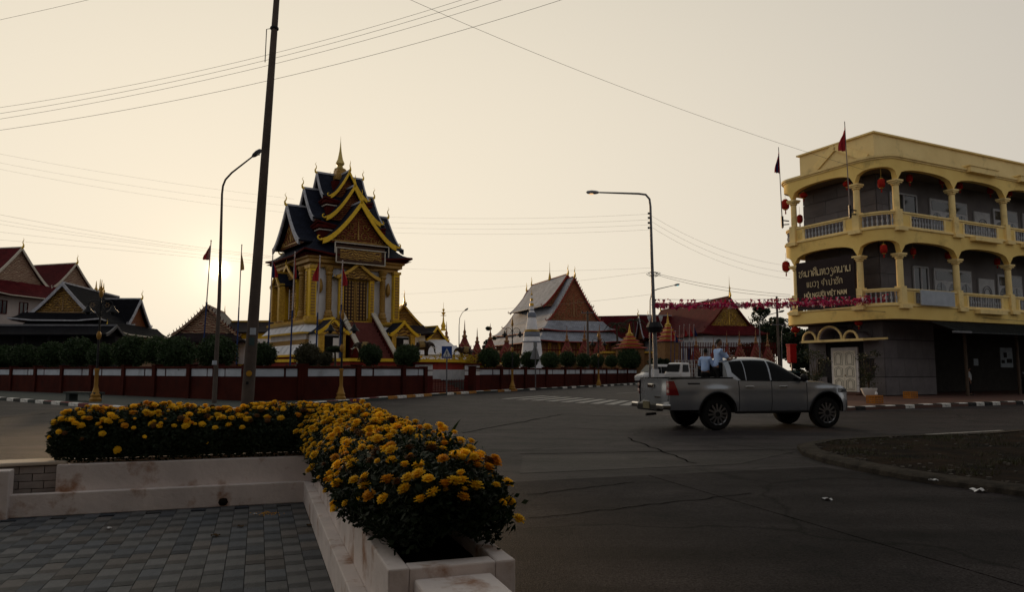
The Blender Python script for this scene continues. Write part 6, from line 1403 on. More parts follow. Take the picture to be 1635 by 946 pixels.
crosspole(1240, 474, 78, [(492, 1.3), (519, 1.5)], 'tall utility pole with two crossarms left of the yellow building')
# gilded lamp posts with two lamps
GB = M('ochre_gilt_base', (.34, .18, .035), (.24, .12, .025), rough=.5, metal=.2)
def lamppost(base, H_, label, dead=False):
    root = thing('lamp_post', label, 'lamp post', base, 0, 'black and gold lamp posts along the pavement')
    mb = MB(); mb.lathe([(.24, 0), (.25, .12), (.19, .2), (.21, .3), (.16, .38), (.10, .62), (.085, .7), (.085, 1.35), (.11, 1.42), (.09, 1.5)], 12); mb.build('base', GB, root, smooth=40)
    if dead: return root
    mb = MB(); mb.tube([(0, 0, 1.45), (0, 0, H_ - .3)], [.055, .035], 8); mb.build('pole', BLACK, root)
    for z, r in ((H_ * .58, .10), (H_ - .25, .09)): mb = MB(); mb.lathe([(.04, -.22), (r, -.08), (r, .05), (.04, .18)], 10, (0, 0, z)); mb.build('gilt_bulb', GB, root, smooth=60)
    mb = MB(); mb.lathe([(.05, -.05), (.07, .05), (.03, .15), (.01, .45)], 8, (0, 0, H_ - .1)); mb.build('finial', GB, root, smooth=60)
    for s in (-1, 1):
        z = H_ * .84; mb = MB(); pts = [(s * .03, 0, z - .25)] + [(s * (.30 + .27 * math.cos(a)), 0, z + .25 * math.sin(a)) for a in [math.pi - k * math.pi / 8 for k in range(9)]]
        mb.tube(pts, .02, 6); mb.tube([(s * .03, 0, z - .5), (s * .2, 0, z - .2), (s * .06, 0, z + .05)], .015, 5); arm = mb.build('bracket_arm', BLACK, root)
        mb = MB(); mb.lathe([(.03, .22), (.08, .18), (.10, .08), (.24, -.06), (.25, -.09), (.10, -.10), (.09, -.18), (.02, -.22)], 14, (s * .57, 0, z - .22)); mb.build('lamp_shade', BLACK, arm, smooth=40)
        mb = MB()
        for k in range(6): a = k * math.pi / 3; mb.lathe([(.0, 0), (.055, .015), (.0, .03)], 6, (s * .34 + math.cos(a) * .085, -.06, z + math.sin(a) * .085))
        mb.build('gilt_flower', GB, root)
    return root
lamppost(gp(152, 642, .12), 5.2, 'black lamp post with gold base at the far left, taller than the hedge')
lamppost(gp(544, 639.5, .12), 4.3, 'black lamp post with gold base in front of the shrine')
lamppost(gp(818, 623.3, .12), 5.1, 'black lamp post with gold base next to the white stupa')
lamppost(gp(956, 616.6, .12), 4.95, 'lamp post furthest along the temple pavement, near the parked van')
# flags
CL = {'red': M('flag_red', (.40, .025, .03), (.28, .018, .022), rough=.8), 'blue': M('flag_blue', (.02, .03, .12), rough=.8), 'pink': M('flag_faded', (.36, .16, .14), (.25, .10, .09), rough=.8), 'orange': M('flag_orange', (.5, .3, .1), rough=.8)}
def flag(parent, top, h, w, side, mats, seed):
    rnd = random.Random(seed); nx, nz = 9, 8; ph = rnd.uniform(0, 6); out = []
    for (f0, f1, mt) in mats:
        rows = []
        for j in range(nz):
            t = j / (nz - 1); row = []
            for i in range(nx):
                u = f0 + (f1 - f0) * i / (nx - 1); wd = w * .68 * (.22 + .78 * math.sin(min(1, t * 1.2) * 1.5)); sag = h * .28 * u
                row.append(Vector((top.x + side * u * wd, top.y + .07 * math.sin(u * 13 + ph + t * 2), top.z - t * h * (1 - .2 * u) - sag * (1 - t * .4))))
            rows.append(row)
        mb = MB(); mb.grid(rows); out.append(mb.build('cloth', mt, parent, recalc=False, smooth=180))
    return out
PW = M('flagpole_white', (.5, .42, .40), rough=.6); PBL = M('flagpole_blue', (.02, .04, .13), rough=.6)
def flagpole(x0, y0, x1, y1, Y, fl, fy0, fy1, side, label, blue_y, w=.55, pr3=1.0):
    t = at(x0, y0, Y); b_ = at(x1, y1, Y); d = (b_ - t); root = thing('flagpole', label, 'flagpole', b_, 0, 'limp flags on poles inside the temple yard')
    k = (blue_y - y0) / (y1 - y0); m_ = t + d * k; e = t + d * 1.08
    mb = MB(); mb.tube([t - b_, m_ - b_], [.035 * pr3, .045 * pr3], 8); mb.lathe([(.02, 0), (.06, .05), (.02, .12)], 8, t - b_); mb.build('upper_pole', PW, root, smooth=60)
    mb = MB(); mb.tube([m_ - b_, e - b_], [.05 * pr3, .055 * pr3], 8); mb.build('lower_pole', PBL, root, smooth=60)
    f0 = at(x0, fy0, Y); f1 = at(x0, fy1, Y); h = f0.z - f1.z; top = t + d * ((fy0 - y0) / (y1 - y0)) - b_
    if fl: flag(root, Vector((top.x + side * .03, top.y - .05, top.z)), h * .8, w, side, fl, int(x0))
R1 = [(0, 1, CL['red'])]
flagpole(337, 386, 325, 552, 52, [(0, .5, CL['pink']), (.5, 1, CL['red'])], 392, 422, -1, 'limp reddish flag on a pole left of the sun', 484, .7)
flagpole(386, 393, 378, 568, 52, [(0, 1, CL['orange'])], 403, 440, 1, 'narrow orange flag on a pole right of the sun', 492, .35)
flagpole(436, 401, 428, 556, 47, [(0, .4, CL['blue']), (.4, 1, CL['red'])], 415, 452, 1, 'limp red and blue flag at the left corner of the shrine', 500, .55)
flagpole(471, 405, 463, 585, 45, [(0, 1, CL['red'])], 410, 455, 1, 'flagpole in front of the left shrine columns with a narrow red flag', 497, .14)
flagpole(511, 411, 505, 556, 46, R1, 418, 458, -1, 'red flag hanging left of its pole before the white shrine wall', 500, .6)
flagpole(547, 419, 543, 560, 45, R1, 424, 466, 1, 'red flag on the pole overlapping the gold lamp post', 487, .45)
for k, (px, pt, c) in enumerate(((1072, 524, 'red'), (1085, 522, 'pink'), (1092, 520, 'red'), (1101, 520, 'red'), (1108, 520, 'blue'), (1078, 530, 'blue'))):
    flagpole(px, pt, px - 1, 575, 80, [(0, 1, CL[c])], pt + 2, pt + 22, 1, 'small limp %s flag, number %s of the row before the red roofed hall' % (c, ('one', 'two', 'three', 'four', 'five', 'six')[k]), 545, .42, .6)
def wallflag(x0, y0, x1, y1, fy0, fy1, mats, side, axis, val, label, w):
    b_ = W_(onp(x1, y1, axis, val)); Y = b_.y; t = at(x0, y0, Y); root = thing('wall_flag', label, 'flag', b_, 0)
    mb = MB(); mb.tube([(0, 0, -.5), t - b_], [.035, .022], 8); mb.build('pole', M('wall_flagpole', (.28, .22, .2), rough=.5), root)
    mb = MB(); o_ = BM4.to_3x3() @ Vector((.55, 0, 0)); mb.bar((0, 0, .0), o_, .06); mb.bar((0, 0, -.28), o_ + Vector((0, 0, -.2)), .06); mb.box((0, 0, -.1), (.12, .12, .7)); mb.build('bracket', BLACK, root)
    f0 = at(x0 + (x1 - x0) * .12, fy0, Y) - b_; h = (fy1 - fy0) / FPX * Y; flag(root, f0 + Vector((side * .02, -.03, 0)), h * .85, w, side, mats, int(x0))
wallflag(1348.5, 194, 1357, 335, 202, 252, R1, -1, 0, -2.3, 'plain red flag hanging limp above the building corner', .62)
wallflag(1243, 235, 1249, 352, 243, 285, [(0, .3, CL['red']), (.3, .75, CL['blue']), (.75, 1, CL['red'])], -1, 0, -2.3, 'red and blue striped flag at the left end of the top balcony', .45)
# signs
sp = gp(713, 630, .12); ps = thing('crossing_sign', 'blue square pedestrian crossing sign on a grey post', 'road sign', sp)
zt = at(713, 563, sp.y).z - .12; mb = MB(); mb.tube([(0, 0, 0), (0, 0, zt + .35)], .04, 8); mb.build('post', GREYM, ps)
mb = MB(); mb.box((0, -.06, zt), (.62, .03, .72)); pn = mb.build('panel', M('sign_blue', (.02, .06, .24), rough=.4, bump=0), ps, bevel=.01)
mb = MB(); mb.poly([(-.26, -.08, zt - .28), (.26, -.08, zt - .28), (0, -.08, zt + .24)], (0, -.008, 0)); mb.build('white_triangle', M('sign_white', (.6, .6, .6), rough=.4, bump=0), pn)
mb = MB(); y_ = -.092; 
for a, b_ in (((0, .06), (-.01, -.06)), ((-.01, -.06), (.06, -.19)), ((-.01, -.06), (-.07, -.19)), ((0, .03), (.07, -.04)), ((0, .03), (-.06, -.03))): mb.bar((a[0], y_, zt + a[1]), (b_[0], y_, zt + b_[1]), .028)
mb.lathe([(.001, -.025), (.025, 0), (.001, .025)], 8, (0, y_, zt + .10)); mb.build('walking_figure', BLACK, pn)
for k in range(4): mb = MB(); mb.box((-.18 + k * .12, y_, zt - .235), (.05, .006, .05)); mb.build('stripe', BLACK, pn)
sp = gp(855, 621.3, .12); ts = thing('warning_sign', 'triangular road sign seen edge-on from behind near the stupa', 'road sign', sp, R(62)); zt = at(855, 570, sp.y).z - .12
mb = MB(); mb.tube([(0, 0, 0), (0, 0, zt + .7)], .05, 8); mb.build('post', GREYM, ts); mb = MB(); mb.poly([(-.85, 0, zt - .2), (.85, 0, zt - .2), (0, 0, zt + 1.1)], (0, .04, 0)); mb.box((0, 0, zt + .95), (.6, .03, .35)); mb.build('panel', M('sign_back_grey', (.16, .17, .19), rough=.5), ts)
rb = gp(1265, 612, .12); rb = at(1265, 593, 52); rx = thing('red_box', 'bright red box on a post beyond the pickup bonnet', 'box', (rb.x, 52, .1)); z0 = at(1265, 580, 52).z; z1 = at(1265, 552, 52).z
mb = MB(); mb.box((0, 0, (z0 + z1) / 2 - .1), (.52, .4, z1 - z0), rz=.3); mb.box((0, 0, z1 - .06), (.6, .48, .1), rz=.3); mb.build('case', M('bright_red', (.5, .02, .025), (.42, .018, .02), rough=.5, bump=0), rx, bevel=.02); mb = MB(); mb.box((0, 0, (z0 - .1) / 2), (.12, .12, z0)); mb.build('post', GREYM, rx)
# fence post bin and bench on the pavement
p = gp(133, 641, .12); bn = thing('stone_bench', 'low dark green slab bench on the pavement beside the left lamp post', 'bench', p, -.55); mb = MB(); mb.box((0, 0, .38), (2.6, .5, .08)); mb.build('seat', PAVT, bn)
for s in (-1, 1): mb = MB(); mb.box((s * 1.0, 0, .17), (.3, .4, .34)); mb.build('leg', PAVT, bn)
p = gp(973, 611, .12); bn = thing('litter_bin', 'dark bin with a white bag by the wall near the parked van', 'bin', p); mb = MB(); mb.lathe([(.3, 0), (.38, .7), (.4, .9)], 10); mb.build('body', M('bin_brown', (.10, .06, .04)), bn); mb = MB(); mb.lathe([(.3, .88), (.2, 1.1), (.03, 1.3)], 8); mb.build('bag', PAPER, bn)
# wires
WM = M('wire_black', (.10, .09, .085), rough=.7, bump=0)
def wire(pts, Ya, Yb, r, label, mat=None):
    P_ = []; (x0, y0), (x1, y1), (x2, y2) = pts; n = 28
    for i in range(n + 1):
        t = i / n; tm_ = (x1 - x0) / (x2 - x0); x = x0 + (x2 - x0) * t
        l0 = (t - tm_) * (t - 1) / (tm_); l1 = t * (t - 1) / (tm_ * (tm_ - 1)); l2 = t * (t - tm_) / (1 - tm_)
        P_.append(at(x, y0 * l0 + y1 * l1 + y2 * l2, Ya + (Yb - Ya) * t))
    o = MB().tube(P_, r, 5).build('overhead_wire', mat or WM, None, smooth=180); tag(o, label, 'wire'); return o
wire([(-60, 180), (400, 94), (760, -8)], 24, 20, .005, 'highest of the four near wires crossing behind the leaning pole')
wire([(-60, 190), (400, 102), (790, -9)], 24, 20, .0055, 'second highest near wire crossing behind the leaning pole')
wire([(-60, 199), (400, 111), (830, -10)], 24, 20, .0055, 'third near wire crossing behind the leaning pole')
wire([(-60, 216), (400, 135), (925, -10)], 24, 20, .006, 'lowest and thickest near wire crossing behind the leaning pole')
wire([(-40, 40), (60, 18), (180, -10)], 22, 22, .005, 'short wire across the top left corner of the sky')
wire([(635, -10), (900, 103), (1382, 272)], 24, 38.5, .007, 'long wire running down to the yellow building')
FW = M('far_wire', (.30, .27, .23), rough=.8, bump=0)
for k, (a, b_, c_) in enumerate((((-40, 238), (200, 281), (470, 318)), ((-40, 252), (200, 295), (470, 330)), ((-40, 262), (200, 306), (470, 341)))):
    wire([a, b_, c_], 50, 60, .005, ('topmost', 'middle', 'lowest')[k] + ' faint distant wire left of the street lamp', FW)
for k, (a, b_, c_) in enumerate((((-40, 335), (150, 370), (440, 410)), ((-40, 345), (150, 376), (440, 412)), ((-40, 352), (150, 380), (440, 414)), ((-40, 366), (150, 388), (440, 420)), ((-40, 380), (150, 396), (440, 424)))):
    wire([a, b_, c_], 48, 56, .007 if k == 0 else .0055, 'wire %s of the bundle sloping toward the sun, counted from the top' % ('one', 'two', 'three', 'four', 'five')[k], FW)
for k, y in enumerate((343, 352, 360, 368)): wire([(600, y + 3), (820, y + 6), (1037, y - 1)], 60, 36.4, .0045, 'faint wire %s from the top reaching the lamp arm pole' % ('one', 'two', 'three', 'four')[k], FW)
for k, (y0, y2) in enumerate(((344, 425), (353, 436), (362, 446))): wire([(1039, y0), (1130, (y0 + y2) / 2 + 6), (1262, y2)], 36.4, 44, .005, 'faint wire %s from the top between right lamp pole and yellow building' % ('one', 'two', 'three')[k], FW)
wire([(1044, 436), (1150, 458), (1262, 471)], 36.3, 40, .009, 'thick dark cable bundle from the right lamp pole to the yellow building')
wire([(1044, 438), (1150, 463), (1262, 474)], 36.3, 40, .009, 'lower dark cable beside the thick bundle')
wire([(640, 470), (860, 455), (1042, 434)], 70, 36.3, .005, 'faint wire in front of the grey roofed hall gable', FW)
wire([(560, 425), (800, 433), (1042, 428)], 70, 36.3, .0045, 'faint wire just above the grey roofed hall', FW)
wire([(520, 500), (780, 495), (1042, 470)], 60, 36.3, .005, 'faint low wire across the gap right of the shrine', FW)
wire([(1262, 494), (1450, 500), (1700, 520)], 36.6, 45, .014, 'black cable slung along the first floor band of the yellow building')
# garland of pink pennants across the street
ga = at(1046, 487, 36.2); gb_ = W_((-2.4, 0.2, 5.3)); gb2 = at(1416, 478, gb_.y); GR = thing('garland', 'thick pink and magenta garland strung from the lamp pole to the yellow building', 'garland', ga)
PK = [M('pink_foil', (.82, .05, .16), (.55, .03, .10), rough=.45, bump=0), M('magenta_foil', (.50, .03, .13), rough=.45, bump=0), M('pale_foil', (.92, .75, .75), rough=.4, bump=0)]
Lg = 44; gp_ = []
for i in range(Lg + 1): t = i / Lg; p = ga.lerp(gb2, t) - ga; p.z -= .35 * 4 * t * (1 - t) * .35; gp_.append(p)
mb = MB(); mb.tube(gp_, .012, 4); mb.tube([p + Vector((0, 0, .27)) for p in gp_], .008, 4); mb.build('cord', WM, GR)
pm_ = []
for m in PK: mb = MB(); mb.add([(-.07, 0, 0), (.07, 0, 0), (.0, .0, -.20), (.03, .06, -.04)], [(0, 1, 2), (0, 3, 2)]); o = mb.build('pennant', m, recalc=False); pm_.append(o.data); bpy.data.objects.remove(o)
rnd = random.Random(77)
for k in range(290):
    t = rnd.random(); p = gp_[0].lerp(gp_[-1], t); p.z -= .35 * 4 * t * (1 - t) * .35; up = rnd.random() < .25
    o = bpy.data.objects.new('pennant', pm_[rnd.choice((0, 0, 0, 1, 1, 2))]); C.objects.link(o); o.parent = GR; o.location = p + Vector((0, 0, .27 if up else rnd.uniform(-.02, .10))); o.rotation_euler = (rnd.gauss(0, .5), rnd.gauss(0, .7), rnd.uniform(-.9, .9)); s = rnd.uniform(.7, 1.15); o.scale = (s, s, s)
mb = MB()
for k in range(2600):
    t = rnd.random(); p = gp_[0].lerp(gp_[-1], t); p.z -= .35 * 4 * t * (1 - t) * .35; p += Vector((rnd.gauss(0, .05), rnd.gauss(0, .05), rnd.gauss(-.03, .06))); s = rnd.uniform(.03, .09)
    v = [p + Vector((rnd.gauss(0, s), rnd.gauss(0, s), rnd.gauss(0, s))) for _ in range(3)]; mb.add(v, [(0, 1, 2)], m=rnd.choice((0, 0, 1, 1, 1, 2)))
o = mb.build('tinsel', PK, GR, recalc=False); o['kind'] = 'stuff'
# ================================================================ PEOPLE
SKN = M('skin', (.24, .13, .085), (.20, .105, .07), rough=.6, scale=8, bump=0); HAIR = M('black_hair', (.010, .008, .008), rough=.5, scale=30, bump=.5)
SHIRT = M('pale_blue_shirt', (.50, .64, .92), (.34, .50, .85), rough=.85, scale=9, bump=.3, bscale=14); SHIRTW = M('white_shirt', (.5, .52, .54), rough=.85, bump=.3, bscale=14); PANT = M('black_trousers', (.010, .010, .012), rough=.85, bump=.2, bscale=14)
def person(loc, rz, H_, label, shirt, hands, lean=0.0, head_yaw=0.0, sleeve=.5, feet=None, group=None):
    """x forward, y left; hands = [(x,y,z) left, right] in units of height"""
    h = H_; root = thing('person', label, 'person', loc, rz, group)
    def S(v): return tuple(a * h for a in v)
    hx = lean; sh = (lean, 0, .815); V_ = []; E_ = []
    def add(x, y, z, r, link=None):
        V_.append((x * h, y * h, z * h, tuple(a * h for a in r) if isinstance(r, tuple) else r * h)); 
        if link is not None: E_.append((link, len(V_) - 1))
        return len(V_) - 1
    pel = add(lean * .1, 0, .52, (.085, .060)); bel = add(lean * .3, 0, .60, (.078, .055), pel); che = add(lean * .75, 0, .72, (.070, .050), bel); nb = add(lean, 0, .80, (.045, .035), che); nk = add(lean * 1.05, 0, .855, .030, nb); hd0 = add(lean * 1.1 + .005, 0, .885, .034, nk)
    ff = feet or ((.02, .06, .02), (-.02, -.06, .02)); elb = []
    for k, s in enumerate((1, -1)):
        hp = add(lean * .1, s * .05, .49, .052, pel); kn = add((ff[k][0]) * .5 + .02, s * .055, .28, .036, hp); an = add(ff[k][0], ff[k][1], .045, .022, kn); add(ff[k][0] + .08, ff[k][1] * 1.1, .018, .018, an)
        so = add(lean, s * .105, .795, .034, nb); hnd = Vector(hands[k]); s0 = Vector((lean, s * .105, .795)); mid = (s0 + hnd) / 2; d = hnd - s0; L0 = .19; off = math.sqrt(max(0, L0 * L0 - (d.length / 2) ** 2)); bend = Vector((0, 0, -1)) - d.normalized() * d.normalized().z * -1; bend = (Vector((0, s * .5, -1))).normalized()
        eb = mid + bend * off; e = add(*eb, .026, so); w = add(*(s0 + d * .94), .017, e); elb.append((s0, eb, hnd))
        pm = add(*(hnd + d.normalized() * .02), (.020, .012), w)
        for f in range(5):
            q = (f - 2) * .010; ln = (.028, .042, .046, .042, .034)[f]; fd = (d.normalized() + Vector((0, 0, -.35)) + (Vector((0, s * -.9, 0)) if f == 0 else Vector((0, 0, 0)))).normalized(); side = Vector((-d.y, d.x, 0)); side = side.normalized() if side.length > .01 else Vector((0, 1, 0))
            b_ = hnd + d.normalized() * .03 + side * q; f1 = add(*b_, .0055, pm); add(*(b_ + fd * ln), .0045, f1)
    body = skin_obj('body', V_, E_, SKN, root, sub=2)
    # head: lathe-like grid with face relief
    mb = MB(); rows = []; hc = Vector((lean * 1.12 + .008, 0, .935)) * h; R3 = Matrix.Rotation(head_yaw, 3, 'Z')
    for i in range(13):
        p = -math.pi / 2 + math.pi * i / 12; row = []
        for j in range(20):
            a = 2 * math.pi * j / 20; rx = .056; ry = .045; zz = .068 * math.sin(p)
            x = rx * math.cos(p) * math.cos(a); y = ry * math.cos(p) * math.sin(a)
            if p < 0: x *= 1 - .18 * (-p); y *= 1 - .30 * (-p)
            if math.cos(a) > .93 and -.35 < p < .1: x += .012 * (1 - abs(p + .15) / .3)        # nose
            if math.cos(a) > .9 and p < -.7: x += .006                                    # chin
            if abs(math.cos(a)) < .25 and abs(p) < .25: y *= 1.14                               # ears
            row.append(hc + R3 @ (Vector((x, y, zz)) * h))
        rows.append(row + [row[0]])
    mb.grid(rows); hd = mb.build('head', SKN, root, recalc=False, smooth=60)
    for s in (-1, 1): mb = MB(); mb.lathe([(.001, -.004 * h), (.007 * h, 0), (.001, .004 * h)], 8, hc + R3 @ (Vector((.052, s * .018, .008)) * h)); mb.build('eye', HAIR, hd)
    mb = MB(); mb.bar(hc + R3 @ (Vector((.050, -.012, -.033)) * h), hc + R3 @ (Vector((.050, .012, -.033)) * h), .004 * h); mb.build('mouth', M('lips', (.2, .07, .06), bump=0), hd)
    mb = MB(); rows = []
    for i in range(8):
        p = -.25 + (math.pi / 2 + .25) * i / 7; row = []
        for j in range(21):
            a = 2 * math.pi * j / 20; front = max(0, math.cos(a)); pp = max(p, .62 * front ** 2 + (-.25 if front < .3 else 0)) if i < 4 else p
            pp = max(p, -.25 + .95 * front ** 1.5); row.append(hc + R3 @ (Vector((.0600 * math.cos(pp) * math.cos(a) - .003, .050 * math.cos(pp) * math.sin(a), .074 * math.sin(pp) + .002)) * h))
        rows.append(row)
    mb.grid(rows); mb.build('hair', HAIR, root, recalc=False, smooth=60)
    # clothes
    V_.clear(); E_.clear()
    b0_ = add(lean * .1, 0, .50, (.100, .073)); b1_ = add(lean * .3, 0, .60, (.094, .070), b0_); b2_ = add(lean * .75, 0, .72, (.102, .076), b1_); b3_ = add(lean, 0, .805, (.086, .074), b2_); add(lean, 0, .838, (.040, .040), b3_)
    for (s0, eb, hnd) in elb: so = add(*s0, .050, b3_); add(*(s0.lerp(eb, .55)), .042, so); add(*(s0.lerp(eb, .55 + sleeve * .4)), .040, len(V_) - 1)
    skin_obj('shirt', V_, E_, shirt, root, sub=2)
    V_.clear(); E_.clear(); p0 = add(lean * .1, 0, .535, (.092, .068)); p1 = add(lean * .1, 0, .49, (.096, .070), p0)
    for k, s in enumerate((1, -1)): a = add(lean * .05, s * .052, .46, .058, p1); b_ = add(ff[k][0] * .5 + .02, s * .056, .28, .045, a); add(ff[k][0], ff[k][1], .05, .034, b_)
    skin_obj('trousers', V_, E_, PANT, root, sub=2)
    for k in range(2): mb = MB(); mb.box(((ff[k][0] + .04) * h, ff[k][1] * h, .018 * h), (.14 * h, .052 * h, .036 * h)); mb.build('shoe', BLACK, root, bevel=.01)
    return root

# ================================================================ SILVER PICKUP
PT = M('silver_paint', (.33, .35, .385), (.30, .32, .355), rough=.26, metal=.6, scale=1.0, bump=0, spec=.5, coat=.6)
BP = M('black_plastic', (.014, .014, .015), rough=.5, bump=0); TYRE = M('tyre_rubber', (.012, .012, .012), rough=.85, bscale=60, bump=.3); GLS = M('tinted_glass', (.004, .005, .006), rough=.08, bump=0, spec=.08)
RIM = M('alloy_rim', (.24, .24, .25), rough=.35, metal=.8, bump=0); CHR = M('chrome', (.6, .58, .56), rough=.12, metal=1.0, bump=0); TLR = M('tail_lamp_red', (.22, .008, .01), rough=.15, bump=0, spec=.6, coat=.5)
SC = 1.04; pr_ = gp(1143, 687.5); HEAD = R(14.2)
PU = thing('pickup_truck', 'silver four-door pickup crossing the junction with two children standing in its bed', 'pickup truck', (0, 0, 0), HEAD); PU.scale = (SC, SC, SC)
PU.location = pr_ - Matrix.Rotation(HEAD, 3, 'Z') @ (Vector((0, -.80, 0)) * SC)
AX = 3.085; WR = .392
def hw(x, z):
    w = .925
    if x > 3.15: w -= .34 * ((x - 3.15) / .80) ** 2.4
    if x < -.95: w -= .05 * ((-.95 - x) / .33) ** 2
    w -= .045 * max(0, (z - .95) / .35) ** 2 + .05 * max(0, (.72 - z) / .3) ** 1.5
    for ax in (0, AX):
        d = math.hypot(x - ax, z - .42)
        w += .035 * math.exp(-((d - .52) / .13) ** 2) * (1 if z > .35 else 0)
    w += .012 * math.exp(-((z - 1.0) / .05) ** 2)
    return w
def zbot(x):
    z = .44
    if x < -.45: z = .50
    if x > 3.6: z = .42
    for ax in (0, AX):
        d = abs(x - ax)
        if d < .50: z = max(z, .42 + math.sqrt(max(0, .50 ** 2 - d * d)))
    return z
def ztop(x): return interp([(-1.28, 1.235), (-.9, 1.25), (.45, 1.262), (.6, 1.20), (1.5, 1.185), (2.4, 1.17), (2.7, 1.17), (3.2, 1.13), (3.6, 1.06), (3.86, .98), (4.0, .90)], x)
def side_panel(name, x0, x1, mat, out=0.0, n=26, zt=None, zb=None, rows=9):
    xs = [x0 + (x1 - x0) * i / n for i in range(n + 1)]
    xs = sorted(set(xs + [a + s * .5 * math.cos(R(t)) for a in (0, AX) for s in (-1, 1) for t in (0, 6, 12, 20, 30, 42, 56, 72) if x0 < a + s * .5 * math.cos(R(t)) < x1]))
    for s in (-1, 1):
        mb = MB(); G_ = []
        for j in range(rows + 1):
            r = []
            for x in xs:
                b_ = zb or zbot(x); t_ = zt or ztop(x); z = b_ + (t_ - b_) * j / rows; r.append(Vector((x, s * (hw(x, z) + out), z)))
            G_.append(r)
        mb.grid(G_)
        back = [[p + Vector((0, -s * .04, 0)) for p in r] for r in (G_[0], )]; mb.grid([G_[0], back[0]]); mb.grid([[r[0] for r in G_], [r[0] + Vector((0, -s * .04, 0)) for r in G_]]); mb.grid([[r[-1] for r in G_], [r[-1] + Vector((0, -s * .04, 0)) for r in G_]])
        mb.build(name, mat, PU, recalc=False, smooth=32)
side_panel('bed_side', -1.26, .585, PT); side_panel('rear_door', .605, 1.50, PT, n=14); side_panel('front_door', 1.52, 2.50, PT, n=14); side_panel('front_wing', 2.52, 3.97, PT, n=22)
mb = MB()                                                        # dark inner tub behind the panel gaps
mb.box((1.55, 0, .84), (2.0, 1.72, .62)); mb.box((.55, 0, .9), (.2, 1.70, .60)); mb.box((1.5, 0, .56), (1.9, 1.5, .3)); mb.box((3.05, 0, .83), (1.0, 1.10, .5)); mb.box((-.6, 0, .62), (1.2, 1.0, .16)); mb.build('chassis', BP, PU)
mb = MB(); mb.box((1.55, -.86, .43), (2.05, .12, .07)); mb.box((1.55, .86, .43), (2.05, .12, .07)); mb.build('side_step', BP, PU, bevel=.02)
# bed
mb = MB(); mb.box((-.36, 0, .74), (1.8, 1.66, .05)); mb.box((.50, 0, 1.0), (.05, 1.70, .50)); mb.box((-.36, .82, 1.0), (1.78, .05, .46)); mb.box((-.36, -.82, 1.0), (1.78, .05, .46)); mb.build('bed_liner', BP, PU)
mb = MB()
for s in (-1, 1): mb.bar((-1.22, s * .84, 1.262), (.46, s * .84, 1.275), .12, .035)
mb.build('bed_rail', BP, PU, bevel=.008)
mb = MB(); rows = []
for j in range(8):
    z = .60 + .66 * j / 7; x = -1.285 - .025 * math.sin(j / 7 * math.pi) - (.02 if j > 6 else 0); rows.append([Vector((x + (.05 if abs(i - 5) == 5 else 0), (i - 5) / 5 * .80, z)) for i in range(11)])
mb.grid(rows); mb.grid([rows[-1], [p + Vector((.08, 0, 0)) for p in rows[-1]]]); mb.grid([[r[0] for r in rows], [r[0] + Vector((.08, 0, 0)) for r in rows]]); mb.grid([[r[-1] for r in rows], [r[-1] + Vector((.08, 0, 0)) for r in rows]]); tg_ = mb.build('tailgate', PT, PU, recalc=False, smooth=35)
mb = MB(); mb.box((-1.335, 0, 1.08), (.03, .34, .10)); mb.box((-1.345, 0, 1.09), (.03, .22, .05)); mb.build('tailgate_handle', CHR, tg_, bevel=.01)
mb = MB(); mb.box((-1.32, -.34, .80), (.02, .30, .035)); mb.build('badge', CHR, tg_)
for s in (-1, 1):
    mb = MB(); G_ = []
    for j in range(7):
        z = .86 + .34 * j / 6; G_.append([Vector((x, s * (hw(x, z) + .012), z)) for x in (-1.275, -1.24, -1.20, -1.17 + .05 * (6 - j) / 6, -1.14 + .11 * (6 - j) / 6)])
    mb.grid(G_); mb.grid([[r[0] for r in G_], [Vector((-1.30, s * .80, r[0].z)) for r in G_]]); tl = mb.build('tail_lamp', TLR, PU, recalc=False, smooth=40)
    for z in (.95, 1.10): mb = MB(); mb.box((-1.285, s * .855, z), (.03, .09, .07)); mb.build('lamp_lens', M('clear_lens', (.6, .45, .4), rough=.1, bump=0), tl, bevel=.01)
mb = MB(); mb.box((-1.37, 0, .55), (.18, 1.2, .17)); mb.build('rear_bumper', BP, PU, bevel=.03)
for s in (-1, 1): mb = MB(); mb.box((-1.36, s * .74, .585), (.22, .42, .13)); mb.build('chrome_bumper_corner', CHR, PU, bevel=.035)
mb = MB(); mb.box((-1.465, 0, .60), (.02, .38, .17)); mb.build('number_plate', M('plate', (.16, .14, .08), rough=.5), PU)
mb = MB(); mb.tube([(-1.0, .45, .35), (-1.28, .45, .33)], .035, 10); mb.build('exhaust', GREYM, PU)
mb = MB()                                                        # cab top
def zr(x): return interp([(.33, 1.73), (.5, 1.765), (.8, 1.79), (1.1, 1.80), (1.4, 1.795), (1.65, 1.765), (1.85, 1.69), (2.1, 1.53), (2.35, 1.36), (2.62, 1.19)], x)
def CB(x, t, k=0.0):
    h = max(.012, zr(x) - 1.17); a = math.pi / 2 * t; e1, e2 = .50, .36
    z = 1.17 + h * math.sin(a) ** e1 if t > 0 else 1.17
    y = (.885 - .175 * ((z - 1.17) / .63)) * (math.cos(a) ** e2 if t < 1 else 0)
    if x > 2.3: y *= 1 - .10 * (x - 2.3)
    return Vector((x, y + k * .9, z + k * (.5 if t > .4 else 0)))
ts = [0, .03, .08, .16, .26, .38, .5, .6, .68, .76, .84, .9, .95, 1.0]; xs = [.33, .36, .45, .6, .8, 1.0, 1.2, 1.4, 1.55, 1.65, 1.75, 1.85, 1.97, 2.1, 2.22, 2.35, 2.5, 2.62]
for s in (1, -1): mb.grid([[Vector((p.x, s * p.y, p.z)) for p in (CB(x, t) for x in xs)] for t in ts])
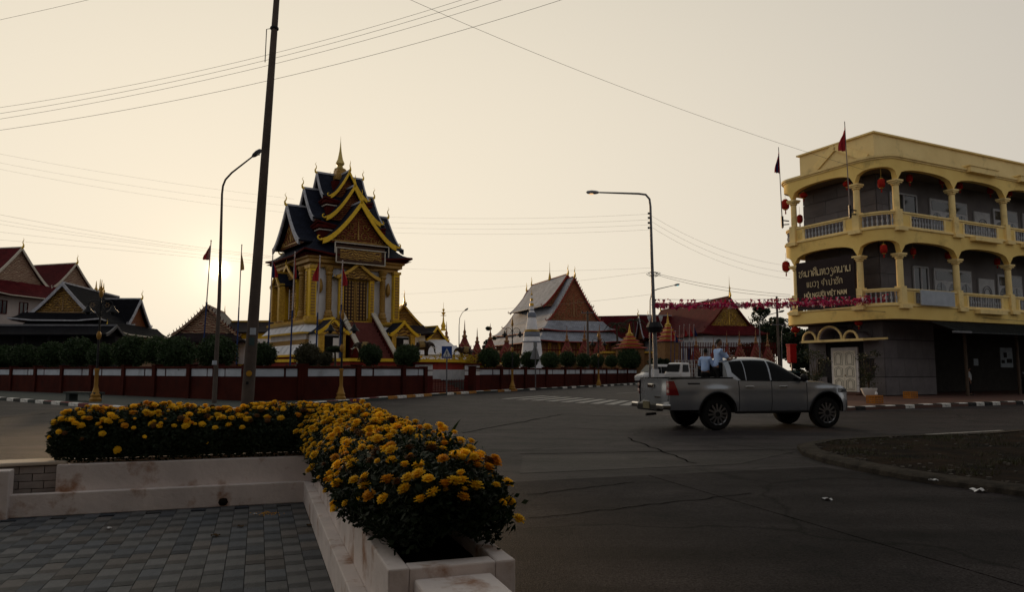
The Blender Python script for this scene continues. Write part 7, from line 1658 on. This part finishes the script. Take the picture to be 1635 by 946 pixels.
mb.add([Vector((.33, s * CB(.33, t).y, CB(.33, t).z)) for s, tt in ((1, ts), (-1, ts[::-1][1:])) for t in tt], [tuple(range(len(ts) * 2 - 1))]); mb.build('cab', PT, PU, recalc=True, smooth=35)
mb = MB(); mb.box((.32, 0, 1.48), (.02, 1.25, .36)); mb.build('rear_window', GLS, PU, bevel=.03)
def tz(x, z):                                                     # t whose height is z
    h = max(.012, zr(x) - 1.17); q = min(1, max(0, (z - 1.17) / h)); return math.asin(q ** 2) / (math.pi / 2)
for s in (1, -1):
    for (nm, xa, xb) in (('quarter_glass', .47, .82), ('rear_door_glass', .85, 1.50), ('front_door_glass', 1.55, 2.44)):
        cols = []
        for i in range(11):
            x = xa + (xb - xa) * i / 10; hi = zr(x) - .085; lo = 1.205
            if x < .70: lo += (.70 - x) * .9; hi = min(hi, 1.70)
            if hi <= lo + .01: hi = lo + .01
            col = []
            for j in range(7):
                z = lo + (hi - lo) * j / 6; p = CB(x, tz(x, z)); col.append(Vector((x, s * (p.y + .008), z)))
            cols.append(col)
        mb = MB(); mb.grid(cols); mb.build(nm, GLS, PU, recalc=False, smooth=60)
    mb = MB(); mb.tube([Vector((x, s * (CB(x, tz(x, 1.2)).y + .012), 1.198)) for x in (.6, 1.0, 1.5, 2.0, 2.45)], .012, 5); mb.build('belt_trim', BP, PU)
    for x in (.78, 1.72): mb = MB(); mb.tube([(x, s * (hw(x, 1.06) + .0), 1.055), (x + .04, s * (hw(x, 1.06) + .035), 1.06), (x + .19, s * (hw(x, 1.06) + .035), 1.06), (x + .23, s * hw(x, 1.06), 1.055)], .016, 8); mb.build('door_handle', CHR, PU, smooth=60)
    mb = MB(); mb.lathe([(.03, -.10), (.09, -.07), (.10, .05), (.05, .10)], 12, (2.36, s * 1.03, 1.27), sx=.7, sy=1.1); mb.tube([(2.38, s * .87, 1.2), (2.37, s * .98, 1.24)], .025, 6); mb.build('wing_mirror', BP, PU, smooth=60)
    mb = MB(); G_ = [[Vector((x, s * (hw(x, z) + .010), z)) for x in (3.45, 3.6, 3.75, 3.88)] for z in (.90, .96, 1.01)]; G_[2] = [p + Vector((0, 0, -.02 * i)) for i, p in enumerate(G_[2])]; mb.grid(G_); mb.build('headlight', M('headlamp', (.05, .055, .06), rough=.1, bump=0, coat=.5), PU, recalc=False)
    for ax in (0, AX):                                            # dark arch liners
        mb = MB(); pts = [Vector((ax + .505 * math.cos(a), 0, .42 + .505 * math.sin(a))) for a in [math.pi * k / 14 for k in range(15)]]
        mb.grid([[p + Vector((0, s * (hw(p.x, p.z) - .005), 0)) for p in pts], [p + Vector((0, s * .45, 0)) for p in pts]]); mb.grid([[p + Vector((0, s * .5, 0)) for p in pts], [Vector((p.x, s * .5, .5)) for p in pts]]); mb.build('wheel_arch', BP, PU, recalc=False)
        mb = MB(); lipp = [p + Vector((0, s * (hw(p.x, p.z) + .012), 0)) for p in pts]; mb.tube(lipp, .022, 6); mb.build('arch_lip', BP, PU)
mb = MB(); xs = [2.55 + 1.42 * i / 12 for i in range(13)]; G_ = []
for j in range(11):
    v = (j - 5) / 5; G_.append([Vector((x, v * hw(x, ztop(x)), ztop(x) + .055 * (1 - v * v) * (1 - .5 * ((x - 2.55) / 1.42) ** 3) + .012 * math.exp(-((abs(v) - .55) / .09) ** 2))) for x in xs])
mb.grid(G_); mb.build('bonnet', PT, PU, recalc=False, smooth=40)
mb = MB(); mb.grid([[Vector((3.97 + (.10 * (1 - (v / 5) ** 2)), v / 5 * hw(3.97, .8), z)) for v in range(-5, 6)] for z in (.42, .6, .8, .92)]); mb.build('front_bumper', PT, PU, recalc=False, smooth=40)
mb = MB(); mb.box((4.06, 0, .78), (.04, .85, .22)); mb.build('grille', BP, PU)
def wheel(parent, c, s):
    mb = MB(); mb.lathe([(.26, -.13), (WR - .03, -.13), (WR - .005, -.10), (WR, -.06), (WR, .06), (WR - .005, .10), (WR - .03, .13), (.26, .13)], 32, cap=False); t = mb.build('tyre', TYRE, parent, smooth=30); t.rotation_euler = (math.pi / 2, 0, 0); t.location = c
    for j in range(0): pass
    mb = MB(); mb.lathe([(.23, .06), (.232, -.05), (.245, -.105), (.268, -.12), (.272, -.09), (.25, .0)], 28, cap=False); b_ = mb.build('rim', RIM, parent, smooth=30); b_.rotation_euler = (math.pi / 2 * (1 if s < 0 else -1), 0, 0); b_.location = c
    b_.rotation_euler = (math.pi / 2, 0, 0) if s > 0 else (-math.pi / 2, 0, 0)
    mb = MB(); mb.lathe([(.235, -.04), (.01, -.04)], 20); mb.build('brake_shadow', BP, b_)
    for k in range(6):
        a = k * math.pi / 3 + .2; mb = MB(); c_, s_ = math.cos(a), math.sin(a)
        for q in (-1, 1):
            o1 = Vector((c_ * .06 - s_ * q * .018, s_ * .06 + c_ * q * .018, -.115)); o2 = Vector((c_ * .245 - s_ * q * .062, s_ * .245 + c_ * q * .062, -.105)); mb.bar(o1, o2, .044, .03)
        mb.build('spoke', RIM, b_)
    mb = MB(); mb.lathe([(.065, -.13), (.06, -.09), (.01, -.088)], 12); mb.build('hub_cap', BP, b_)
for ax in (0, AX):
    for s in (-1, 1):
        w_ = bpy.data.objects.new('wheel', None); C.objects.link(w_); w_.parent = PU; w_.location = (ax, s * .79, WR); wheel(w_, (0, 0, 0), -s if False else s)
cd = CHR
mb = MB(); mb.box((-.62, -hw(-.62, 1.13) - .004, 1.135), (.32, .006, .035)); mb.build('side_decal', M('decal_grey', (.03, .03, .035), bump=0), PU)
PUM = Matrix.Translation(PU.location) @ Matrix.Rotation(HEAD, 4, 'Z') @ Matrix.Scale(SC, 4)
bz = (PUM @ Vector((0, 0, .77))).z
def bedpt(px): # point on the bed floor under a pixel column
    best = min((abs((q := PUM @ Vector((x / 50, -.35, .77))).x / (q.y * math.cos(PIT) + (bz - EYE) * math.sin(PIT)) * FPX + 817.5 - px), x / 50) for x in range(-60, 25)); return PUM @ Vector((best[1], -.35, .77))
k1 = bedpt(1147); person(k1, HEAD + R(0), 1.54, 'older child in pale blue shirt, arms on the pickup cab roof, looking toward camera', SHIRT, ((.29, .07, .715), (.27, -.09, .705)), lean=.035, head_yaw=R(-75), group=None)
k2 = PUM @ (PUM.inverted() @ bedpt(1134) + Vector((0, .22, 0))); person(k2, HEAD + R(35), 1.30, 'smaller child in pale blue shirt standing behind the older one, facing away', SHIRT, ((.20, .12, .62), (.14, -.16, .55)), lean=.03, head_yaw=R(20))
pr2 = W_((13.6, -1.0, .12)); person(pr2, BA + R(-70), 1.62, 'person in white shirt standing in the dark shop', SHIRTW, ((.12, .14, .52), (.14, -.14, .55)), lean=.02)
pr3 = W_((5.9, -1.0, .12)); person(pr3, BA + R(-60), 1.6, 'person in pale shirt behind the first awning post', SHIRTW, ((.05, .15, .48), (.05, -.15, .48)), lean=.0)

# ================================================================ PARKED CARS
WP_ = M('white_car_paint', (.55, .55, .56), (.5, .5, .52), rough=.35, bump=0, coat=.5)
def loft(mb, secs, m=0):                      # secs: list of (x, [(y,z)...]) half sections mirrored
    rows = []
    for x, pts in secs: rows.append([Vector((x, y, z)) for y, z in pts] + [Vector((x, -y, z)) for y, z in reversed(pts)])
    mb.grid(rows); mb.add(rows[0], [tuple(range(len(rows[0])))]); mb.add(rows[-1], [tuple(range(len(rows[-1])))])
def simplewheel(parent, x, y, r):
    mb = MB(); mb.lathe([(r * .6, -.11), (r, -.09), (r, .09), (r * .6, .11)], 20); t = mb.build('wheel', TYRE, parent); t.rotation_euler = (math.pi / 2, 0, 0); t.location = (x, y, r)
    mb = MB(); mb.lathe([(r * .62, -.10), (r * .2, -.115), (r * .05, -.11)], 10); o = mb.build('hubcap', RIM, t); 
vp = at(1043, 593, 74); VN_ = thing('parked_van', 'white passenger van parked facing the camera behind the right lamp pole', 'van', (vp.x + .6, 75, 0), R(205)); VN_.scale = (1, 1, 1.12)
def sec(w, zb, zs, zt, wt): return [(w * .9, zb), (w, zb + .15), (w, zs - .05), (w * .97, zs), (wt, zt - .12), (wt * .85, zt - .02), (0.01, zt)]
mb = MB(); loft(mb, [(2.3, sec(.62, .35, .75, .82, .5)), (2.2, sec(.80, .28, .92, 1.0, .66)), (1.6, sec(.88, .26, 1.05, 1.2, .74)), (1.45, sec(.89, .26, 1.06, 1.32, .76)), (.75, sec(.90, .26, 1.08, 1.88, .74)), (.3, sec(.90, .26, 1.08, 1.95, .74)), (-1.9, sec(.90, .26, 1.08, 1.93, .72)), (-2.35, sec(.85, .3, 1.05, 1.75, .68))]); mb.build('body', WP_, VN_, smooth=35)
mb = MB(); mb.add([(1.58, -.70, 1.27), (1.58, .70, 1.27), (.90, .62, 1.89), (.90, -.62, 1.89)], [(0, 1, 2, 3)]); mb.build('windscreen', M('dim_glass', (.04, .048, .05), rough=.1, bump=0, spec=.2), VN_, recalc=False)
for s in (-1, 1):
    for x0, x1 in ((-2.0, -.95), (-.88, .1), (.16, 1.15)): mb = MB(); t_ = .45 if x1 > 1 else 0; mb.add([(x0, s * .90, 1.14), (x1, s * .90, 1.14), (x1 - t_, s * .80, 1.72), (x0, s * .80, 1.72)], [(0, 1, 2, 3)]); mb.build('side_window', GLS, VN_, recalc=False)
    for x in (1.45, -1.45): simplewheel(VN_, x, s * .80, .33)
    mb = MB(); mb.box((2.22, s * .62, .74), (.12, .26, .14)); mb.build('headlight', M('lamp_lens', (.5, .48, .42)), VN_, bevel=.02)
mb = MB(); mb.box((2.30, 0, .42), (.1, 1.3, .16)); mb.build('grille', BP, VN_)
tp_ = at(1098, 593, 68); TK = thing('cargo_truck', 'small white cargo truck with a cage body, half hidden by the pickup', 'truck', (tp_.x + .5, 70, 0), R(222))
mb = MB(); loft(mb, [(2.5, sec(.84, .45, 1.25, 1.3, .7)), (2.42, sec(.88, .42, 1.35, 1.45, .8)), (2.1, sec(.88, .42, 1.35, 2.2, .78)), (1.95, sec(.88, .42, 1.35, 2.28, .78)), (.9, sec(.88, .42, 1.35, 2.28, .78))]); mb.build('cab', WP_, TK, smooth=35)
mb = MB(); mb.add([(2.52, -.74, 1.46), (2.52, .74, 1.46), (2.20, .68, 2.12), (2.20, -.68, 2.12)], [(0, 1, 2, 3)]); mb.build('windscreen', GLS, TK, recalc=False)
for s in (-1, 1):
    mb = MB(); mb.add([(1.1, s * .885, 1.42), (2.1, s * .885, 1.42), (1.95, s * .80, 2.08), (1.1, s * .80, 2.08)], [(0, 1, 2, 3)]); mb.build('side_window', GLS, TK, recalc=False)
    for x in (1.7, -1.2): simplewheel(TK, x, s * .72, .36)
    mb = MB(); mb.box((2.5, s * .66, .78), (.06, .22, .16)); mb.build('headlight', M('lamp_lens', (.5, .48, .42)), TK)
    mb = MB()
    for z in (1.3, 1.7, 2.1, 2.5): mb.bar((.8, s * .88, z), (-2.0, s * .88, z), .04)
    for k in range(6): mb.bar((.75 - k * .55, s * .88, .9), (.75 - k * .55, s * .88, 2.5), .05)
    mb.build('cage_side', WHF, TK)
mb = MB(); mb.box((-.6, 0, .85), (2.8, 1.8, .12)); mb.box((0, 0, .6), (4.2, .8, .2)); mb.build('flatbed', GREYM, TK)
mb = MB(); mb.box((2.53, 0, .6), (.03, .5, .16)); mb.build('number_plate', M('plate_blue', (.03, .08, .2), bump=0), TK)
cp2 = at(1283, 593, 40); SD = thing('parked_car', 'dark car hidden behind the pickup bonnet, only its roof showing', 'car', (cp2.x, 42, 0), R(40)); mb = MB()
loft(mb, [(2.1, sec(.6, .3, .6, .65, .5)), (1.9, sec(.8, .25, .8, .85, .7)), (.9, sec(.85, .22, .9, .98, .7)), (.2, sec(.86, .22, .92, 1.5, .62)), (-.9, sec(.86, .22, .92, 1.55, .62)), (-1.6, sec(.85, .25, .92, 1.1, .7)), (-2.1, sec(.75, .3, .85, .95, .6))]); mb.build('body', M('dark_teal_paint', (.02, .05, .055), rough=.3, bump=0, coat=.5), SD, smooth=35)
for s in (-1, 1):
    for x in (1.3, -1.3): simplewheel(SD, x, s * .75, .31)
    mb = MB(); mb.add([(.6, s * .87, .98), (-1.3, s * .87, .98), (-.95, s * .70, 1.42), (.2, s * .70, 1.40)], [(0, 1, 2, 3)]); mb.build('side_window', GLS, SD, recalc=False)
# ================================================================ UNSEEN SHOPHOUSES ADDED BEHIND AND BESIDE THE VIEWER to block skylight from the foreground
SHW = M('occluder_render', (.14, .13, .115), (.10, .095, .085), rough=.85, scale=.5)
def occluder_shophouse(x, y, rz, w, d, h, label):
    r = thing('occluder_shophouse', label, 'building', (x, y, 0), R(rz), 'unseen shophouses added to block skylight')
    mb = MB(); mb.box((0, -d / 2, h / 2), (w, d, h)); mb.build('wall', SHW, r)
    mb = MB(); mb.box((0, .15, h + .25), (w + .3, .4, .5)); mb.build('parapet', SHW, r)
    n = int(w / 4)
    for k in range(n):
        xx = -w / 2 + w * (k + .5) / n
        mb = MB(); mb.box((xx, .03, 1.6), (w / n - .8, .1, 3.0)); mb.build('shutter', GREYM, r)
        mb = MB(); mb.box((xx, .7, 3.5), (w / n - .3, 1.4, .12)); mb.build('canopy', GREYM, r)
        for fl in range(1, int(h / 3.6)): window(r, I4, xx, fl * 3.6 + 1.0, 1.8, 1.5, .02, WHF, 1)
occluder_shophouse(-9, -6.5, 0, 22, 10, 13, 'unseen three storey shophouses added directly behind the viewer to block skylight')
occluder_shophouse(14, -5.0, 8, 24, 10, 16, 'unseen three storey shophouses added behind the viewer to the right to block skylight')
occluder_shophouse(33, 6, 58, 26, 10, 14, 'unseen shophouses added across the side street from the yellow building to block skylight')
occluder_shophouse(-30, -2, -28, 20, 10, 10, 'unseen shophouses added behind the viewer to the left to block skylight')
